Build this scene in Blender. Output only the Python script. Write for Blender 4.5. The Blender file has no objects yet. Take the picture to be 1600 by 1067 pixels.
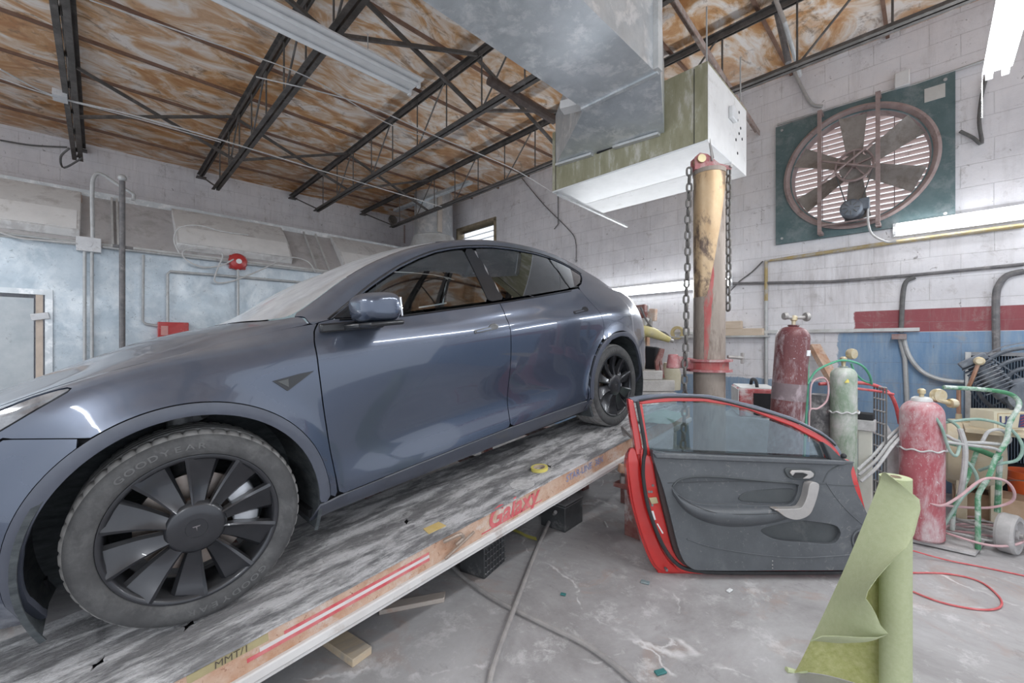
import bpy, bmesh, math, random
import numpy as np
from mathutils import Vector, Matrix, Euler, noise
from math import pi, sin, cos, tan, radians, sqrt, atan2
random.seed(7)
C = bpy.context.scene.collection

# ------------------------------------------------------------------ camera, sky, light, exposure
F_PX, CY_PX, YAW, CAM_Z = 650.0, 536.0, 0.789, 1.42
cam_d = bpy.data.cameras.new('camera'); cam = bpy.data.objects.new('camera', cam_d); C.objects.link(cam)
cam_d.sensor_width = 36.0; cam_d.lens = F_PX / 1600 * 36.0; cam_d.shift_y = (CY_PX - 533.5) / 1600
cam_d.clip_start = 0.02
cam.location = (0, 0, CAM_Z); cam.rotation_euler = (pi / 2, 0, YAW)
bpy.context.scene.camera = cam

world = bpy.data.worlds.new('daylight'); bpy.context.scene.world = world
world.use_nodes = True
bg = world.node_tree.nodes['Background']
bg.inputs[0].default_value = (0.86, 0.92, 1.0, 1); bg.inputs[1].default_value = 1.0
vs = bpy.context.scene.view_settings
vs.view_transform = 'Standard'; vs.look = 'None'; vs.gamma = 1; vs.use_curve_mapping = False
vs.exposure = 0.62
bpy.context.scene.cycles.max_bounces = 10
bpy.context.scene.cycles.diffuse_bounces = 6
bpy.context.scene.cycles.transparent_max_bounces = 16

# ------------------------------------------------------------------ geometry of the place, from the photograph's vanishing points
_r = Vector((cos(YAW), sin(YAW), 0)); _f = Vector((-sin(YAW), cos(YAW), 0)); _c = Vector((0, 0, CAM_Z))
def ray(u, v): return _r * ((u - 800) / F_PX) + _f + Vector((0, 0, -(v - CY_PX) / F_PX))
def onX(u, v, X): d = ray(u, v); return _c + d * (X / d.x)
def onY(u, v, Y): d = ray(u, v); return _c + d * (Y / d.y)
def onZ(u, v, Z): d = ray(u, v); return _c + d * ((Z - CAM_Z) / d.z)
def atd(u, v, dep): return _c + ray(u, v) * dep

# ------------------------------------------------------------------ materials
MATS = {}
def _n(nt, t, **kw):
    n = nt.nodes.new(t)
    for k, v in kw.items(): setattr(n, k, v)
    return n
def ramp(nt, fac, stops, interp='LINEAR'):
    r = _n(nt, 'ShaderNodeValToRGB'); r.color_ramp.interpolation = interp
    els = r.color_ramp.elements
    while len(els) < len(stops): els.new(0.5)
    for e, (p, c) in zip(els, stops):
        e.position = p; e.color = (*c, 1) if len(c) == 3 else c
    nt.links.new(fac, r.inputs[0]); return r.outputs[0]
def tnoise(nt, vec, scale, detail=6, rough=.6, dist=0.0):
    n = _n(nt, 'ShaderNodeTexNoise'); n.inputs['Scale'].default_value = scale; n.inputs['Detail'].default_value = detail
    n.inputs['Roughness'].default_value = rough; n.inputs['Distortion'].default_value = dist
    nt.links.new(vec, n.inputs['Vector']); return n.outputs['Fac']
def mixc(nt, fac, a, b, mode='MIX'):
    m = _n(nt, 'ShaderNodeMix', data_type='RGBA', blend_type=mode)
    for s, v in ((m.inputs['Factor'], fac), (m.inputs['A'], a), (m.inputs['B'], b)):
        if hasattr(v, 'is_linked') or isinstance(v, bpy.types.NodeSocket): nt.links.new(v, s)
        elif isinstance(v, (int, float)): s.default_value = v
        else: s.default_value = (*v, 1)
    return m.outputs['Result']
def mth(nt, op, a, b=None, clamp=False):
    m = _n(nt, 'ShaderNodeMath', operation=op); m.use_clamp = clamp
    for s, v in ((m.inputs[0], a), (m.inputs[1], b)):
        if v is None: continue
        if isinstance(v, bpy.types.NodeSocket): nt.links.new(v, s)
        else: s.default_value = v
    return m.outputs[0]
def newmat(name):
    m = bpy.data.materials.new(name); m.use_nodes = True; nt = m.node_tree
    b = nt.nodes['Principled BSDF']; MATS[name] = m
    return m, nt, b
def coords(nt, stretch=(1, 1, 1), world=False):
    if world:
        src = _n(nt, 'ShaderNodeNewGeometry').outputs['Position']
    else: src = _n(nt, 'ShaderNodeTexCoord').outputs['Object']
    mp = _n(nt, 'ShaderNodeMapping'); mp.inputs['Scale'].default_value = stretch
    nt.links.new(src, mp.inputs['Vector']); return mp.outputs['Vector'], src
def M(name, c1, c2=None, scale=6, rough=.6, metal=0, bump=0.0, bscale=60, dirt=None, dscale=3, dt=(.5, .62), stretch=(1, 1, 1),
      coat=0, dust=None, dustamt=.0, alpha=None, spec=.5, dist=0.0, emit=None, estr=0, world=False, rvar=0.0, trans=0, ior=1.45, scratch=None):
    if name in MATS: return MATS[name]
    m, nt, b = newmat(name); L = nt.links
    vec, src = coords(nt, stretch, world)
    if c2 is None: c2 = tuple(x * .82 for x in c1)
    col = ramp(nt, tnoise(nt, vec, scale, 8, .65, dist), [(.32, c1), (.68, c2)])
    if dirt is not None:
        f = ramp(nt, tnoise(nt, vec, dscale, 10, .72, .3), [(dt[0], (0, 0, 0)), (dt[1], (1, 1, 1))])
        col = mixc(nt, f, col, dirt)
    if scratch is not None:
        f = ramp(nt, tnoise(nt, vec, dscale * 9, 4, .8, 1.5), [(.60, (0, 0, 0)), (.66, (1, 1, 1))])
        col = mixc(nt, f, col, scratch)
    if dust is not None:   # settled dust lies on whatever faces up
        g = _n(nt, 'ShaderNodeNewGeometry'); sp = _n(nt, 'ShaderNodeSeparateXYZ'); L.new(g.outputs['Normal'], sp.inputs[0])
        up = mth(nt, 'POWER', mth(nt, 'MAXIMUM', sp.outputs['Z'], 0.0), 1.6)
        nz = ramp(nt, tnoise(nt, vec, 7, 8, .7), [(.2, (.55, .55, .55)), (.75, (1, 1, 1))])
        f = mth(nt, 'MULTIPLY', mth(nt, 'MULTIPLY', up, dustamt), nz, True)
        col = mixc(nt, f, col, dust)
        rr = mth(nt, 'ADD', mth(nt, 'MULTIPLY', f, .6), rough, True); L.new(rr, b.inputs['Roughness'])
        if coat: L.new(mth(nt, 'MULTIPLY', mth(nt, 'SUBTRACT', 1.0, f, True), coat), b.inputs['Coat Weight'])
        if metal: L.new(mth(nt, 'MULTIPLY', mth(nt, 'SUBTRACT', 1.0, f, True), metal), b.inputs['Metallic'])
    else:
        b.inputs['Roughness'].default_value = rough; b.inputs['Coat Weight'].default_value = coat; b.inputs['Metallic'].default_value = metal
        if rvar:
            rr = ramp(nt, tnoise(nt, vec, scale * 1.3, 6, .7), [(.3, (rough - rvar,) * 3), (.7, (rough + rvar,) * 3)]); L.new(rr, b.inputs['Roughness'])
    L.new(col, b.inputs['Base Color'])
    b.inputs['Specular IOR Level'].default_value = spec; b.inputs['Coat Roughness'].default_value = .04
    if bump:
        bp = _n(nt, 'ShaderNodeBump'); bp.inputs['Strength'].default_value = bump; bp.inputs['Distance'].default_value = .01
        L.new(tnoise(nt, vec, bscale, 5, .6), bp.inputs['Height']); L.new(bp.outputs[0], b.inputs['Normal'])
    if emit: b.inputs['Emission Color'].default_value = (*emit, 1); b.inputs['Emission Strength'].default_value = estr
    if alpha is not None: b.inputs['Alpha'].default_value = alpha
    if trans: b.inputs['Transmission Weight'].default_value = trans; b.inputs['IOR'].default_value = ior
    return m
def glass(name, tint, alpha, rough=.02, dust=0.0, refl=3.0):
    """thin pane: part see-through, part mirror by fresnel"""
    if name in MATS: return MATS[name]
    m, nt, b = newmat(name); L = nt.links
    out = [n for n in nt.nodes if n.type == 'OUTPUT_MATERIAL'][0]
    tr = _n(nt, 'ShaderNodeBsdfTransparent'); tr.inputs[0].default_value = (*tint, 1)
    gl = _n(nt, 'ShaderNodeBsdfGlossy'); gl.inputs['Roughness'].default_value = rough; gl.inputs[0].default_value = (.95, .97, 1, 1)
    fr = _n(nt, 'ShaderNodeFresnel'); fr.inputs['IOR'].default_value = 1.55
    fac = mth(nt, 'MULTIPLY', fr.outputs[0], refl, True)
    mx = _n(nt, 'ShaderNodeMixShader'); L.new(fac, mx.inputs[0]); L.new(tr.outputs[0], mx.inputs[1]); L.new(gl.outputs[0], mx.inputs[2])
    last = mx.outputs[0]
    if dust or alpha:
        vec, src = coords(nt)
        df = _n(nt, 'ShaderNodeBsdfDiffuse'); df.inputs[0].default_value = (.62, .62, .63, 1)
        f = ramp(nt, tnoise(nt, vec, 5, 8, .7), [(.25, (dust * .6,) * 3), (.75, (dust,) * 3)])
        m2 = _n(nt, 'ShaderNodeMixShader'); L.new(f, m2.inputs[0]); L.new(last, m2.inputs[1]); L.new(df.outputs[0], m2.inputs[2]); last = m2.outputs[0]
    L.new(last, out.inputs['Surface'])
    return m

# ------------------------------------------------------------------ mesh builder
def frame(d, up=None):
    d = Vector(d).normalized()
    up = Vector(up) if up is not None else (Vector((0, 0, 1)) if abs(d.z) < .95 else Vector((1, 0, 0)))
    x = up.cross(d).normalized(); y = d.cross(x).normalized()
    return x, y, d
class MB:
    def __init__(s): s.v = []; s.f = []
    def add(s, vs, fs):
        o = len(s.v); s.v += [Vector(p) for p in vs]; s.f += [tuple(i + o for i in f) for f in fs]; return s
    def box(s, c, size, R=None):
        c = Vector(c); h = [x / 2 for x in size]
        P = [Vector((a * h[0], b * h[1], d * h[2])) for a in (-1, 1) for b in (-1, 1) for d in (-1, 1)]
        if R is not None: P = [R @ p for p in P]
        return s.add([c + p for p in P], [(0, 1, 3, 2), (4, 6, 7, 5), (0, 4, 5, 1), (2, 3, 7, 6), (0, 2, 6, 4), (1, 5, 7, 3)])
    def bb(s, a, b):
        a = Vector(a); b = Vector(b)
        return s.box((a + b) / 2, [abs(b[i] - a[i]) for i in range(3)])
    def bar(s, p0, p1, w, h, up=None):
        p0 = Vector(p0); p1 = Vector(p1); x, y, d = frame(p1 - p0, up)
        P = []
        for p in (p0, p1):
            for a, b in ((-1, -1), (1, -1), (1, 1), (-1, 1)): P.append(p + x * a * w / 2 + y * b * h / 2)
        return s.add(P, [(3, 2, 1, 0), (4, 5, 6, 7), (0, 1, 5, 4), (1, 2, 6, 5), (2, 3, 7, 6), (3, 0, 4, 7)])
    def cyl(s, p0, p1, r0, r1=None, n=20, caps=True):
        r1 = r0 if r1 is None else r1
        p0 = Vector(p0); p1 = Vector(p1); x, y, d = frame(p1 - p0)
        P = [];
        for p, r in ((p0, r0), (p1, r1)):
            P += [p + x * r * cos(2 * pi * i / n) + y * r * sin(2 * pi * i / n) for i in range(n)]
        F = [(i, (i + 1) % n, n + (i + 1) % n, n + i) for i in range(n)]
        if caps: F += [tuple(reversed(range(n))), tuple(range(n, 2 * n))]
        return s.add(P, F)
    def lathe(s, prof, o, d=(0, 0, 1), n=32, mod=None, closed=False, capend=True):
        """prof: list of (radius, distance along d)"""
        o = Vector(o); x, y, d = frame(d); P = []; m = len(prof)
        for k, (r, t) in enumerate(prof):
            for i in range(n):
                rr = r if mod is None else mod(r, t, k, i)
                a = 2 * pi * i / n; P.append(o + d * t + x * rr * cos(a) + y * rr * sin(a))
        F = []
        rng = m if closed else m - 1
        for k in range(rng):
            k2 = (k + 1) % m
            for i in range(n): F.append((k * n + i, k * n + (i + 1) % n, k2 * n + (i + 1) % n, k2 * n + i))
        if not closed and capend:
            if prof[0][0] > 1e-5: F.append(tuple(reversed(range(n))))
            if prof[-1][0] > 1e-5: F.append(tuple(range((m - 1) * n, m * n)))
        return s.add(P, F)
    def tube(s, pts, r, n=8, closed=False, smooth=0):
        pts = [Vector(p) for p in pts]
        if smooth: pts = spline(pts, smooth, closed)
        m = len(pts); P = []; prev = None
        rs = r if isinstance(r, (list, tuple)) else None
        for k in range(m):
            if closed: t = pts[(k + 1) % m] - pts[k - 1]
            else: t = pts[min(k + 1, m - 1)] - pts[max(k - 1, 0)]
            if t.length < 1e-9: t = Vector((0, 0, 1))
            t.normalize()
            if prev is None: x, y, _ = frame(t)
            else:
                x = prev - t * prev.dot(t)
                if x.length < 1e-6: x, y, _ = frame(t)
                x.normalize(); y = t.cross(x)
            prev = x; rr = rs[k] if rs else r
            P += [pts[k] + x * rr * cos(2 * pi * i / n) + y * rr * sin(2 * pi * i / n) for i in range(n)]
        F = []
        for k in range(m if closed else m - 1):
            k2 = (k + 1) % m
            F += [(k * n + i, k * n + (i + 1) % n, k2 * n + (i + 1) % n, k2 * n + i) for i in range(n)]
        if not closed: F += [tuple(reversed(range(n))), tuple(range((m - 1) * n, m * n))]
        return s.add(P, F)
    def prism(s, poly, o, ax, ay, az, t0=0.0, t1=.01):
        """2-D polygon (a,b) in plane o + a*ax + b*ay, extruded along az from t0 to t1"""
        o = Vector(o); ax = Vector(ax); ay = Vector(ay); az = Vector(az); n = len(poly)
        P = [o + ax * a + ay * b + az * t0 for a, b in poly] + [o + ax * a + ay * b + az * t1 for a, b in poly]
        F = [(i, (i + 1) % n, n + (i + 1) % n, n + i) for i in range(n)] + [tuple(reversed(range(n))), tuple(range(n, 2 * n))]
        return s.add(P, F)
    def sphere(s, c, r, n=14, sc=(1, 1, 1)):
        c = Vector(c); prof = [(r * sin(pi * k / (n // 2 * 2)), -r * cos(pi * k / (n // 2 * 2))) for k in range(n // 2 * 2 + 1)]
        b = MB().lathe([(max(a, 1e-4), t) for a, t in prof], (0, 0, 0), (0, 0, 1), n)
        return s.add([c + Vector((p.x * sc[0], p.y * sc[1], p.z * sc[2])) for p in b.v], b.f)
    def torus(s, c, axis, R, r, n=32, m=10, a0=0, a1=2 * pi):
        c = Vector(c); x, y, d = frame(axis); full = abs(a1 - a0 - 2 * pi) < 1e-6
        k = n if full else n + 1
        return s.tube([c + x * R * cos(a0 + (a1 - a0) * i / n) + y * R * sin(a0 + (a1 - a0) * i / n) for i in range(k)], r, m, closed=full)
    def xf(s, mat):
        s.v = [mat @ p for p in s.v]; return s
    def build(s, name, mat, parent=None, bevel=0, smooth=True, angle=35, solid=0, subsurf=0, seg=2, local=False):
        me = bpy.data.meshes.new(name); vs = s.v
        if parent is not None and not local:
            inv = parent_world(parent).inverted(); vs = [inv @ p for p in vs]; org = None
        elif parent is None and vs:
            lo = [min(p[i] for p in vs) for i in range(3)]; hi = [max(p[i] for p in vs) for i in range(3)]
            org = Vector(((lo[0] + hi[0]) / 2, (lo[1] + hi[1]) / 2, lo[2])); vs = [p - org for p in vs]
        me.from_pydata([tuple(p) for p in vs], [], s.f); me.validate()
        if not me.polygons: print('EMPTY', name)
        bm = bmesh.new(); bm.from_mesh(me); bmesh.ops.recalc_face_normals(bm, faces=bm.faces) if not getattr(s, 'keepn', False) else None
        bm.to_mesh(me); bm.free()
        if smooth:
            me.polygons.foreach_set('use_smooth', [True] * len(me.polygons)); me.set_sharp_from_angle(angle=radians(angle))
            if solid:                                   # open borders stay crisp after thickening
                cnt = {}
                for p in me.polygons:
                    for ek in p.edge_keys: cnt[ek] = cnt.get(ek, 0) + 1
                at = me.attributes.get('sharp_edge') or me.attributes.new('sharp_edge', 'BOOLEAN', 'EDGE')
                for e in me.edges:
                    if cnt.get(e.key, 0) == 1: at.data[e.index].value = True
        if mat is not None: me.materials.append(mat)
        o = bpy.data.objects.new(name, me); C.objects.link(o)
        if parent is not None: o.parent = parent
        elif vs: o.location = org
        if solid:
            md = o.modifiers.new('s', 'SOLIDIFY'); md.thickness = solid; md.offset = -1
        if bevel:
            md = o.modifiers.new('b', 'BEVEL'); md.width = bevel; md.segments = seg; md.limit_method = 'ANGLE'; md.angle_limit = radians(40)
            md.harden_normals = False
        if subsurf:
            md = o.modifiers.new('u', 'SUBSURF'); md.levels = subsurf; md.render_levels = subsurf
        return o
def parent_world(o):
    m = o.matrix_basis.copy()
    while o.parent: o = o.parent; m = o.matrix_basis @ m
    return m
def spline(pts, k=8, closed=False):
    pts = [Vector(p) for p in pts]; n = len(pts); out = []
    for i in range(n if closed else n - 1):
        p0 = pts[i - 1] if (i > 0 or closed) else pts[0]; p1 = pts[i]; p2 = pts[(i + 1) % n]
        p3 = pts[(i + 2) % n] if (i + 2 < n or closed) else pts[-1]
        for j in range(k):
            t = j / k
            out.append(.5 * ((2 * p1) + (p2 - p0) * t + (2 * p0 - 5 * p1 + 4 * p2 - p3) * t * t + (3 * p1 - p0 - 3 * p2 + p3) * t ** 3))
    if not closed: out.append(pts[-1])
    return out
def tag(o, label, cat, group=None):
    o['label'] = label; o['category'] = cat
    if group: o['group'] = group
    return o
def thing(name, label, cat, loc=(0, 0, 0), rz=0, group=None, rot=None):
    o = bpy.data.objects.new(name, None); C.objects.link(o); o.location = loc
    o.rotation_euler = rot if rot is not None else (0, 0, rz); o.empty_display_size = .1
    return tag(o, label, cat, group)
def struct(o):
    o['kind'] = 'structure'; return o
CH = {}
def copy_tree(o, parent=None, label=None):
    c = o.copy(); C.objects.link(c)
    if parent is not None: c.parent = parent
    if label: c['label'] = label
    for ch in [x for x in bpy.data.objects if x.parent == o]:
        copy_tree(ch, c)
    return c
def text_mesh(s, size=1.0, shear=0.0, bold=0.0):
    cu = bpy.data.curves.new('t', 'FONT'); cu.body = s; cu.size = size; cu.shear = shear; cu.offset = bold; cu.resolution_u = 3
    cu.align_x = 'CENTER'; cu.align_y = 'CENTER'
    ob = bpy.data.objects.new('t', cu); C.objects.link(ob)
    dg = bpy.context.evaluated_depsgraph_get(); me = bpy.data.meshes.new_from_object(ob.evaluated_get(dg))
    vs = [v.co.copy() for v in me.vertices]; fs = [tuple(p.vertices) for p in me.polygons]
    bpy.data.objects.remove(ob); bpy.data.curves.remove(cu); bpy.data.meshes.remove(me)
    return vs, fs
def text_on(s, o, ax, ay, size, shear=0.0, bold=0.0, th=.0012):
    vs_, fs = text_mesh(s, size, shear, bold); o = Vector(o); ax = Vector(ax).normalized(); ay = Vector(ay).normalized(); az = ax.cross(ay)
    m = MB(); n = len(vs_)
    P = [o + ax * p.x + ay * p.y + az * th for p in vs_]
    m.add(P, fs); return m
# ------------------------------------------------------------------ room shell
D, WX, CE = 5.7, -9.35, CAM_Z + 3.13       # back wall y, left wall x, ceiling underside
XR, YN = 4.6, -4.2                          # how far the hall is built to the right of and behind the viewpoint
def wall_mat(name, axis, blue=False):
    m, nt, b = newmat(name); L = nt.links
    pos = _n(nt, 'ShaderNodeNewGeometry').outputs['Position']; sp = _n(nt, 'ShaderNodeSeparateXYZ'); L.new(pos, sp.inputs[0])
    cb = _n(nt, 'ShaderNodeCombineXYZ'); L.new(sp.outputs['X' if axis == 'x' else 'Y'], cb.inputs[0]); L.new(sp.outputs['Z'], cb.inputs[1])
    br = _n(nt, 'ShaderNodeTexBrick'); br.inputs['Scale'].default_value = 1; br.inputs['Brick Width'].default_value = .41; br.inputs['Row Height'].default_value = .205
    br.inputs['Mortar Size'].default_value = .004; br.inputs['Mortar Smooth'].default_value = .4
    wn = _n(nt, 'ShaderNodeTexNoise'); wn.inputs['Scale'].default_value = 1.5; L.new(pos, wn.inputs['Vector'])
    add = _n(nt, 'ShaderNodeVectorMath', operation='MULTIPLY_ADD'); L.new(wn.outputs['Color'], add.inputs[0]); add.inputs[1].default_value = (.02, .02, 0); L.new(cb.outputs[0], add.inputs[2])
    L.new(add.outputs[0], br.inputs['Vector'])
    n1 = tnoise(nt, pos, 1.1, 8, .7); n2 = tnoise(nt, pos, 4.5, 10, .78, .4)
    st = _n(nt, 'ShaderNodeMapping'); st.inputs['Scale'].default_value = (6, 6, .7); L.new(pos, st.inputs['Vector']); n3 = tnoise(nt, st.outputs[0], 1.6, 8, .75)
    col = ramp(nt, n1, [(.3, (.62, .61, .64)), (.5, (.76, .75, .78)), (.72, (.86, .84, .86))])
    # paint bands
    if blue:
        X = sp.outputs['X']; Z = sp.outputs['Z']
        wob = mth(nt, 'MULTIPLY', mth(nt, 'SUBTRACT', n2, .5), .12)
        def band(lo, hi, src, w=.004, wobble=True):
            s2 = mth(nt, 'ADD', src, wob) if wobble else src
            a = mth(nt, 'DIVIDE', mth(nt, 'SUBTRACT', s2, lo), w, True); c_ = mth(nt, 'DIVIDE', mth(nt, 'SUBTRACT', hi, s2), w, True)
            return mth(nt, 'MULTIPLY', a, c_, True)
        grime = ramp(nt, n3, [(.35, (0, 0, 0)), (.7, (1, 1, 1))])
        zone = band(-1.6, .1, X, 1.0); zz = band(1.6, 2.6, Z, .5)
        col = mixc(nt, mth(nt, 'MULTIPLY', mth(nt, 'MULTIPLY', mth(nt, 'MULTIPLY', zone, zz), grime), .95), col, (.20, .155, .14))
        bl = mixc(nt, n1, (.10, .20, .36), (.24, .38, .56)); bl = mixc(nt, grime, bl, (.33, .42, .52))
        m_bl = mth(nt, 'MULTIPLY', band(-.72, 50, X, .01), band(-1, 1.53, Z, .004, False))
        m_bl2 = mth(nt, 'MULTIPLY', band(-50, -.70, X, .01), band(-1, 1.0, Z, .01))
        rd = mixc(nt, n2, (.23, .045, .06), (.36, .12, .13))
        m_rd = mth(nt, 'MULTIPLY', band(-.58, 50, X, .01), band(1.53, 1.755, Z, .004, False))
        col = mixc(nt, mth(nt, 'MAXIMUM', m_bl, m_bl2), col, bl); col = mixc(nt, m_rd, col, rd)
    spots = ramp(nt, n2, [(.56, (0, 0, 0)), (.68, (1, 1, 1))])
    col = mixc(nt, mth(nt, 'MULTIPLY', spots, .55), col, (.36, .33, .32))
    streak = ramp(nt, n3, [(.5, (0, 0, 0)), (.85, (1, 1, 1))]); col = mixc(nt, mth(nt, 'MULTIPLY', streak, .45), col, (.40, .37, .36))
    n4 = tnoise(nt, pos, 16, 6, .6, 1.0); crack = ramp(nt, n4, [(.66, (0, 0, 0)), (.70, (1, 1, 1))]); col = mixc(nt, mth(nt, 'MULTIPLY', crack, .7), col, (.16, .14, .14))
    brk = mth(nt, 'MULTIPLY', br.outputs['Fac'], ramp(nt, n2, [(.35, (.12, .12, .12)), (.6, (.8, .8, .8))]))
    col = mixc(nt, mth(nt, 'MULTIPLY', brk, .5), col, (.28, .26, .26))
    L.new(col, b.inputs['Base Color']); b.inputs['Roughness'].default_value = .75
    bp = _n(nt, 'ShaderNodeBump'); bp.inputs['Strength'].default_value = .5; bp.inputs['Distance'].default_value = .012
    h = mth(nt, 'SUBTRACT', mth(nt, 'MULTIPLY', n2, 1.0), mth(nt, 'MULTIPLY', br.outputs['Fac'], .5)); L.new(h, bp.inputs['Height']); L.new(bp.outputs[0], b.inputs['Normal'])
    return m
def ceiling_mat():
    m, nt, b = newmat('stained_board'); L = nt.links
    pos = _n(nt, 'ShaderNodeNewGeometry').outputs['Position']; sp = _n(nt, 'ShaderNodeSeparateXYZ'); L.new(pos, sp.inputs[0])
    mp = _n(nt, 'ShaderNodeMapping'); mp.inputs['Scale'].default_value = (1.6, .8, 1); L.new(pos, mp.inputs['Vector'])
    a = tnoise(nt, mp.outputs[0], 1.9, 9, .62, 1.6); c = tnoise(nt, mp.outputs[0], 2.6, 9, .75, 1.4); d = tnoise(nt, mp.outputs[0], .7, 4, .5)
    col = ramp(nt, a, [(.36, (.50, .23, .085)), (.46, (.64, .37, .18)), (.53, (.76, .60, .46)), (.62, (.90, .85, .81))])
    dark = ramp(nt, c, [(.54, (0, 0, 0)), (.64, (1, 1, 1))]); col = mixc(nt, mth(nt, 'MULTIPLY', dark, .8), col, (.20, .115, .06))
    # boards differ in tone and are lined every 0.83 m
    cb = _n(nt, 'ShaderNodeCombineXYZ'); fl = mth(nt, 'FLOOR', mth(nt, 'DIVIDE', mth(nt, 'ADD', sp.outputs['X'], 20.23), .83)); L.new(fl, cb.inputs[0])
    L.new(mth(nt, 'FLOOR', mth(nt, 'DIVIDE', sp.outputs['Y'], 2.2)), cb.inputs[1])
    wn = _n(nt, 'ShaderNodeTexWhiteNoise'); L.new(cb.outputs[0], wn.inputs['Vector'])
    col = mixc(nt, mth(nt, 'MULTIPLY', wn.outputs['Value'], .22), col, (.36, .20, .10))
    bright = ramp(nt, d, [(.4, (0, 0, 0)), (.65, (1, 1, 1))]); col = mixc(nt, mth(nt, 'MULTIPLY', bright, .25), col, (.75, .70, .66))
    L.new(col, b.inputs['Base Color']); b.inputs['Roughness'].default_value = .85
    return m
def floor_mat():
    m, nt, b = newmat('worn_concrete'); L = nt.links
    pos = _n(nt, 'ShaderNodeNewGeometry').outputs['Position']
    a = tnoise(nt, pos, .9, 9, .72, .5); c = tnoise(nt, pos, 5, 10, .78, .2); d = tnoise(nt, pos, 2.2, 6, .65, 1.2)
    col = ramp(nt, a, [(.3, (.22, .21, .21)), (.48, (.34, .33, .335)), (.68, (.46, .455, .465))])
    rust = ramp(nt, d, [(.54, (0, 0, 0)), (.70, (1, 1, 1))]); col = mixc(nt, mth(nt, 'MULTIPLY', rust, .55), col, (.36, .25, .20))
    spk = ramp(nt, c, [(.54, (0, 0, 0)), (.64, (1, 1, 1))]); col = mixc(nt, mth(nt, 'MULTIPLY', spk, .55), col, (.62, .61, .62))
    spk2 = ramp(nt, c, [(.33, (1, 1, 1)), (.42, (0, 0, 0))]); col = mixc(nt, mth(nt, 'MULTIPLY', spk2, .5), col, (.20, .19, .19))
    # pale filled cracks
    vo = _n(nt, 'ShaderNodeTexVoronoi', feature='DISTANCE_TO_EDGE'); vo.inputs['Scale'].default_value = .75
    wn = _n(nt, 'ShaderNodeTexNoise'); wn.inputs['Scale'].default_value = 3.5; wn.inputs['Detail'].default_value = 8; L.new(pos, wn.inputs['Vector'])
    ad = _n(nt, 'ShaderNodeVectorMath', operation='MULTIPLY_ADD'); L.new(wn.outputs['Color'], ad.inputs[0]); ad.inputs[1].default_value = (.45, .45, 0); L.new(pos, ad.inputs[2])
    L.new(ad.outputs[0], vo.inputs['Vector'])
    cr = ramp(nt, vo.outputs['Distance'], [(.002, (1, 1, 1)), (.007, (0, 0, 0))])
    col = mixc(nt, mth(nt, 'MULTIPLY', cr, ramp(nt, d, [(.47, (0, 0, 0)), (.58, (.8, .8, .8))])), col, (.70, .69, .70))
    L.new(col, b.inputs['Base Color']); b.inputs['Roughness'].default_value = .8
    bp = _n(nt, 'ShaderNodeBump'); bp.inputs['Strength'].default_value = .35; bp.inputs['Distance'].default_value = .006; L.new(c, bp.inputs['Height']); L.new(bp.outputs[0], b.inputs['Normal'])
    return m
fan_c = Vector((-.565, D, 3.27)); FH = .70     # centre and half side of the fan's square opening
struct(MB().bb((WX - .2, YN, -.12), (XR, D + .25, 0)).build('floor', floor_mat(), smooth=False))
struct(MB().bb((WX - .2, YN, CE), (XR, D + .25, CE + .12)).build('ceiling', ceiling_mat(), smooth=False))
struct(MB().bb((WX - .2, YN, 0), (WX, D + .2, CE)).build('wall_left', wall_mat('painted_block_left', 'y'), smooth=False))
# back wall around the fan opening and the louvre window
wb = MB(); lw = ((-7.45, -6.22), (3.35, 3.93))
fx0, fx1, fz0, fz1 = fan_c.x - .62, fan_c.x + .62, fan_c.z - .6, fan_c.z + .6
xs = [WX, lw[0][0], lw[0][1], fx0, fx1, XR]
for a, b_ in ((xs[0], xs[1]), (xs[2], xs[3]), (xs[4], xs[5])): wb.bb((a, D, 0), (b_, D + .2, CE))
for (a, b_), (z0, z1) in (((xs[1], xs[2]), lw[1]), ((xs[3], xs[4]), (fz0, fz1))):
    wb.bb((a, D, 0), (b_, D + .2, z0)); wb.bb((a, D, z1), (b_, D + .2, CE))
struct(wb.build('wall_back', wall_mat('painted_block_back', 'x', True), smooth=False))

STEEL = M('dark_steel', (.07, .065, .06), (.13, .12, .115), 9, .6, .25, .2, 50, dirt=(.22, .2, .19), dscale=5, dt=(.5, .75))
BROWN = M('rusty_strip', (.16, .085, .06), (.24, .15, .11), 8, .8)
k = 0
for i in range(-10, 10):
    x = -3.65 + i * .83 + .02
    if x < WX + .1 or x > XR: continue
    k += 1
    o = struct(MB().bb((x - .014, YN, CE - .03), (x + .014, D, CE)).build('trim_%d' % k, BROWN, smooth=False))

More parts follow.
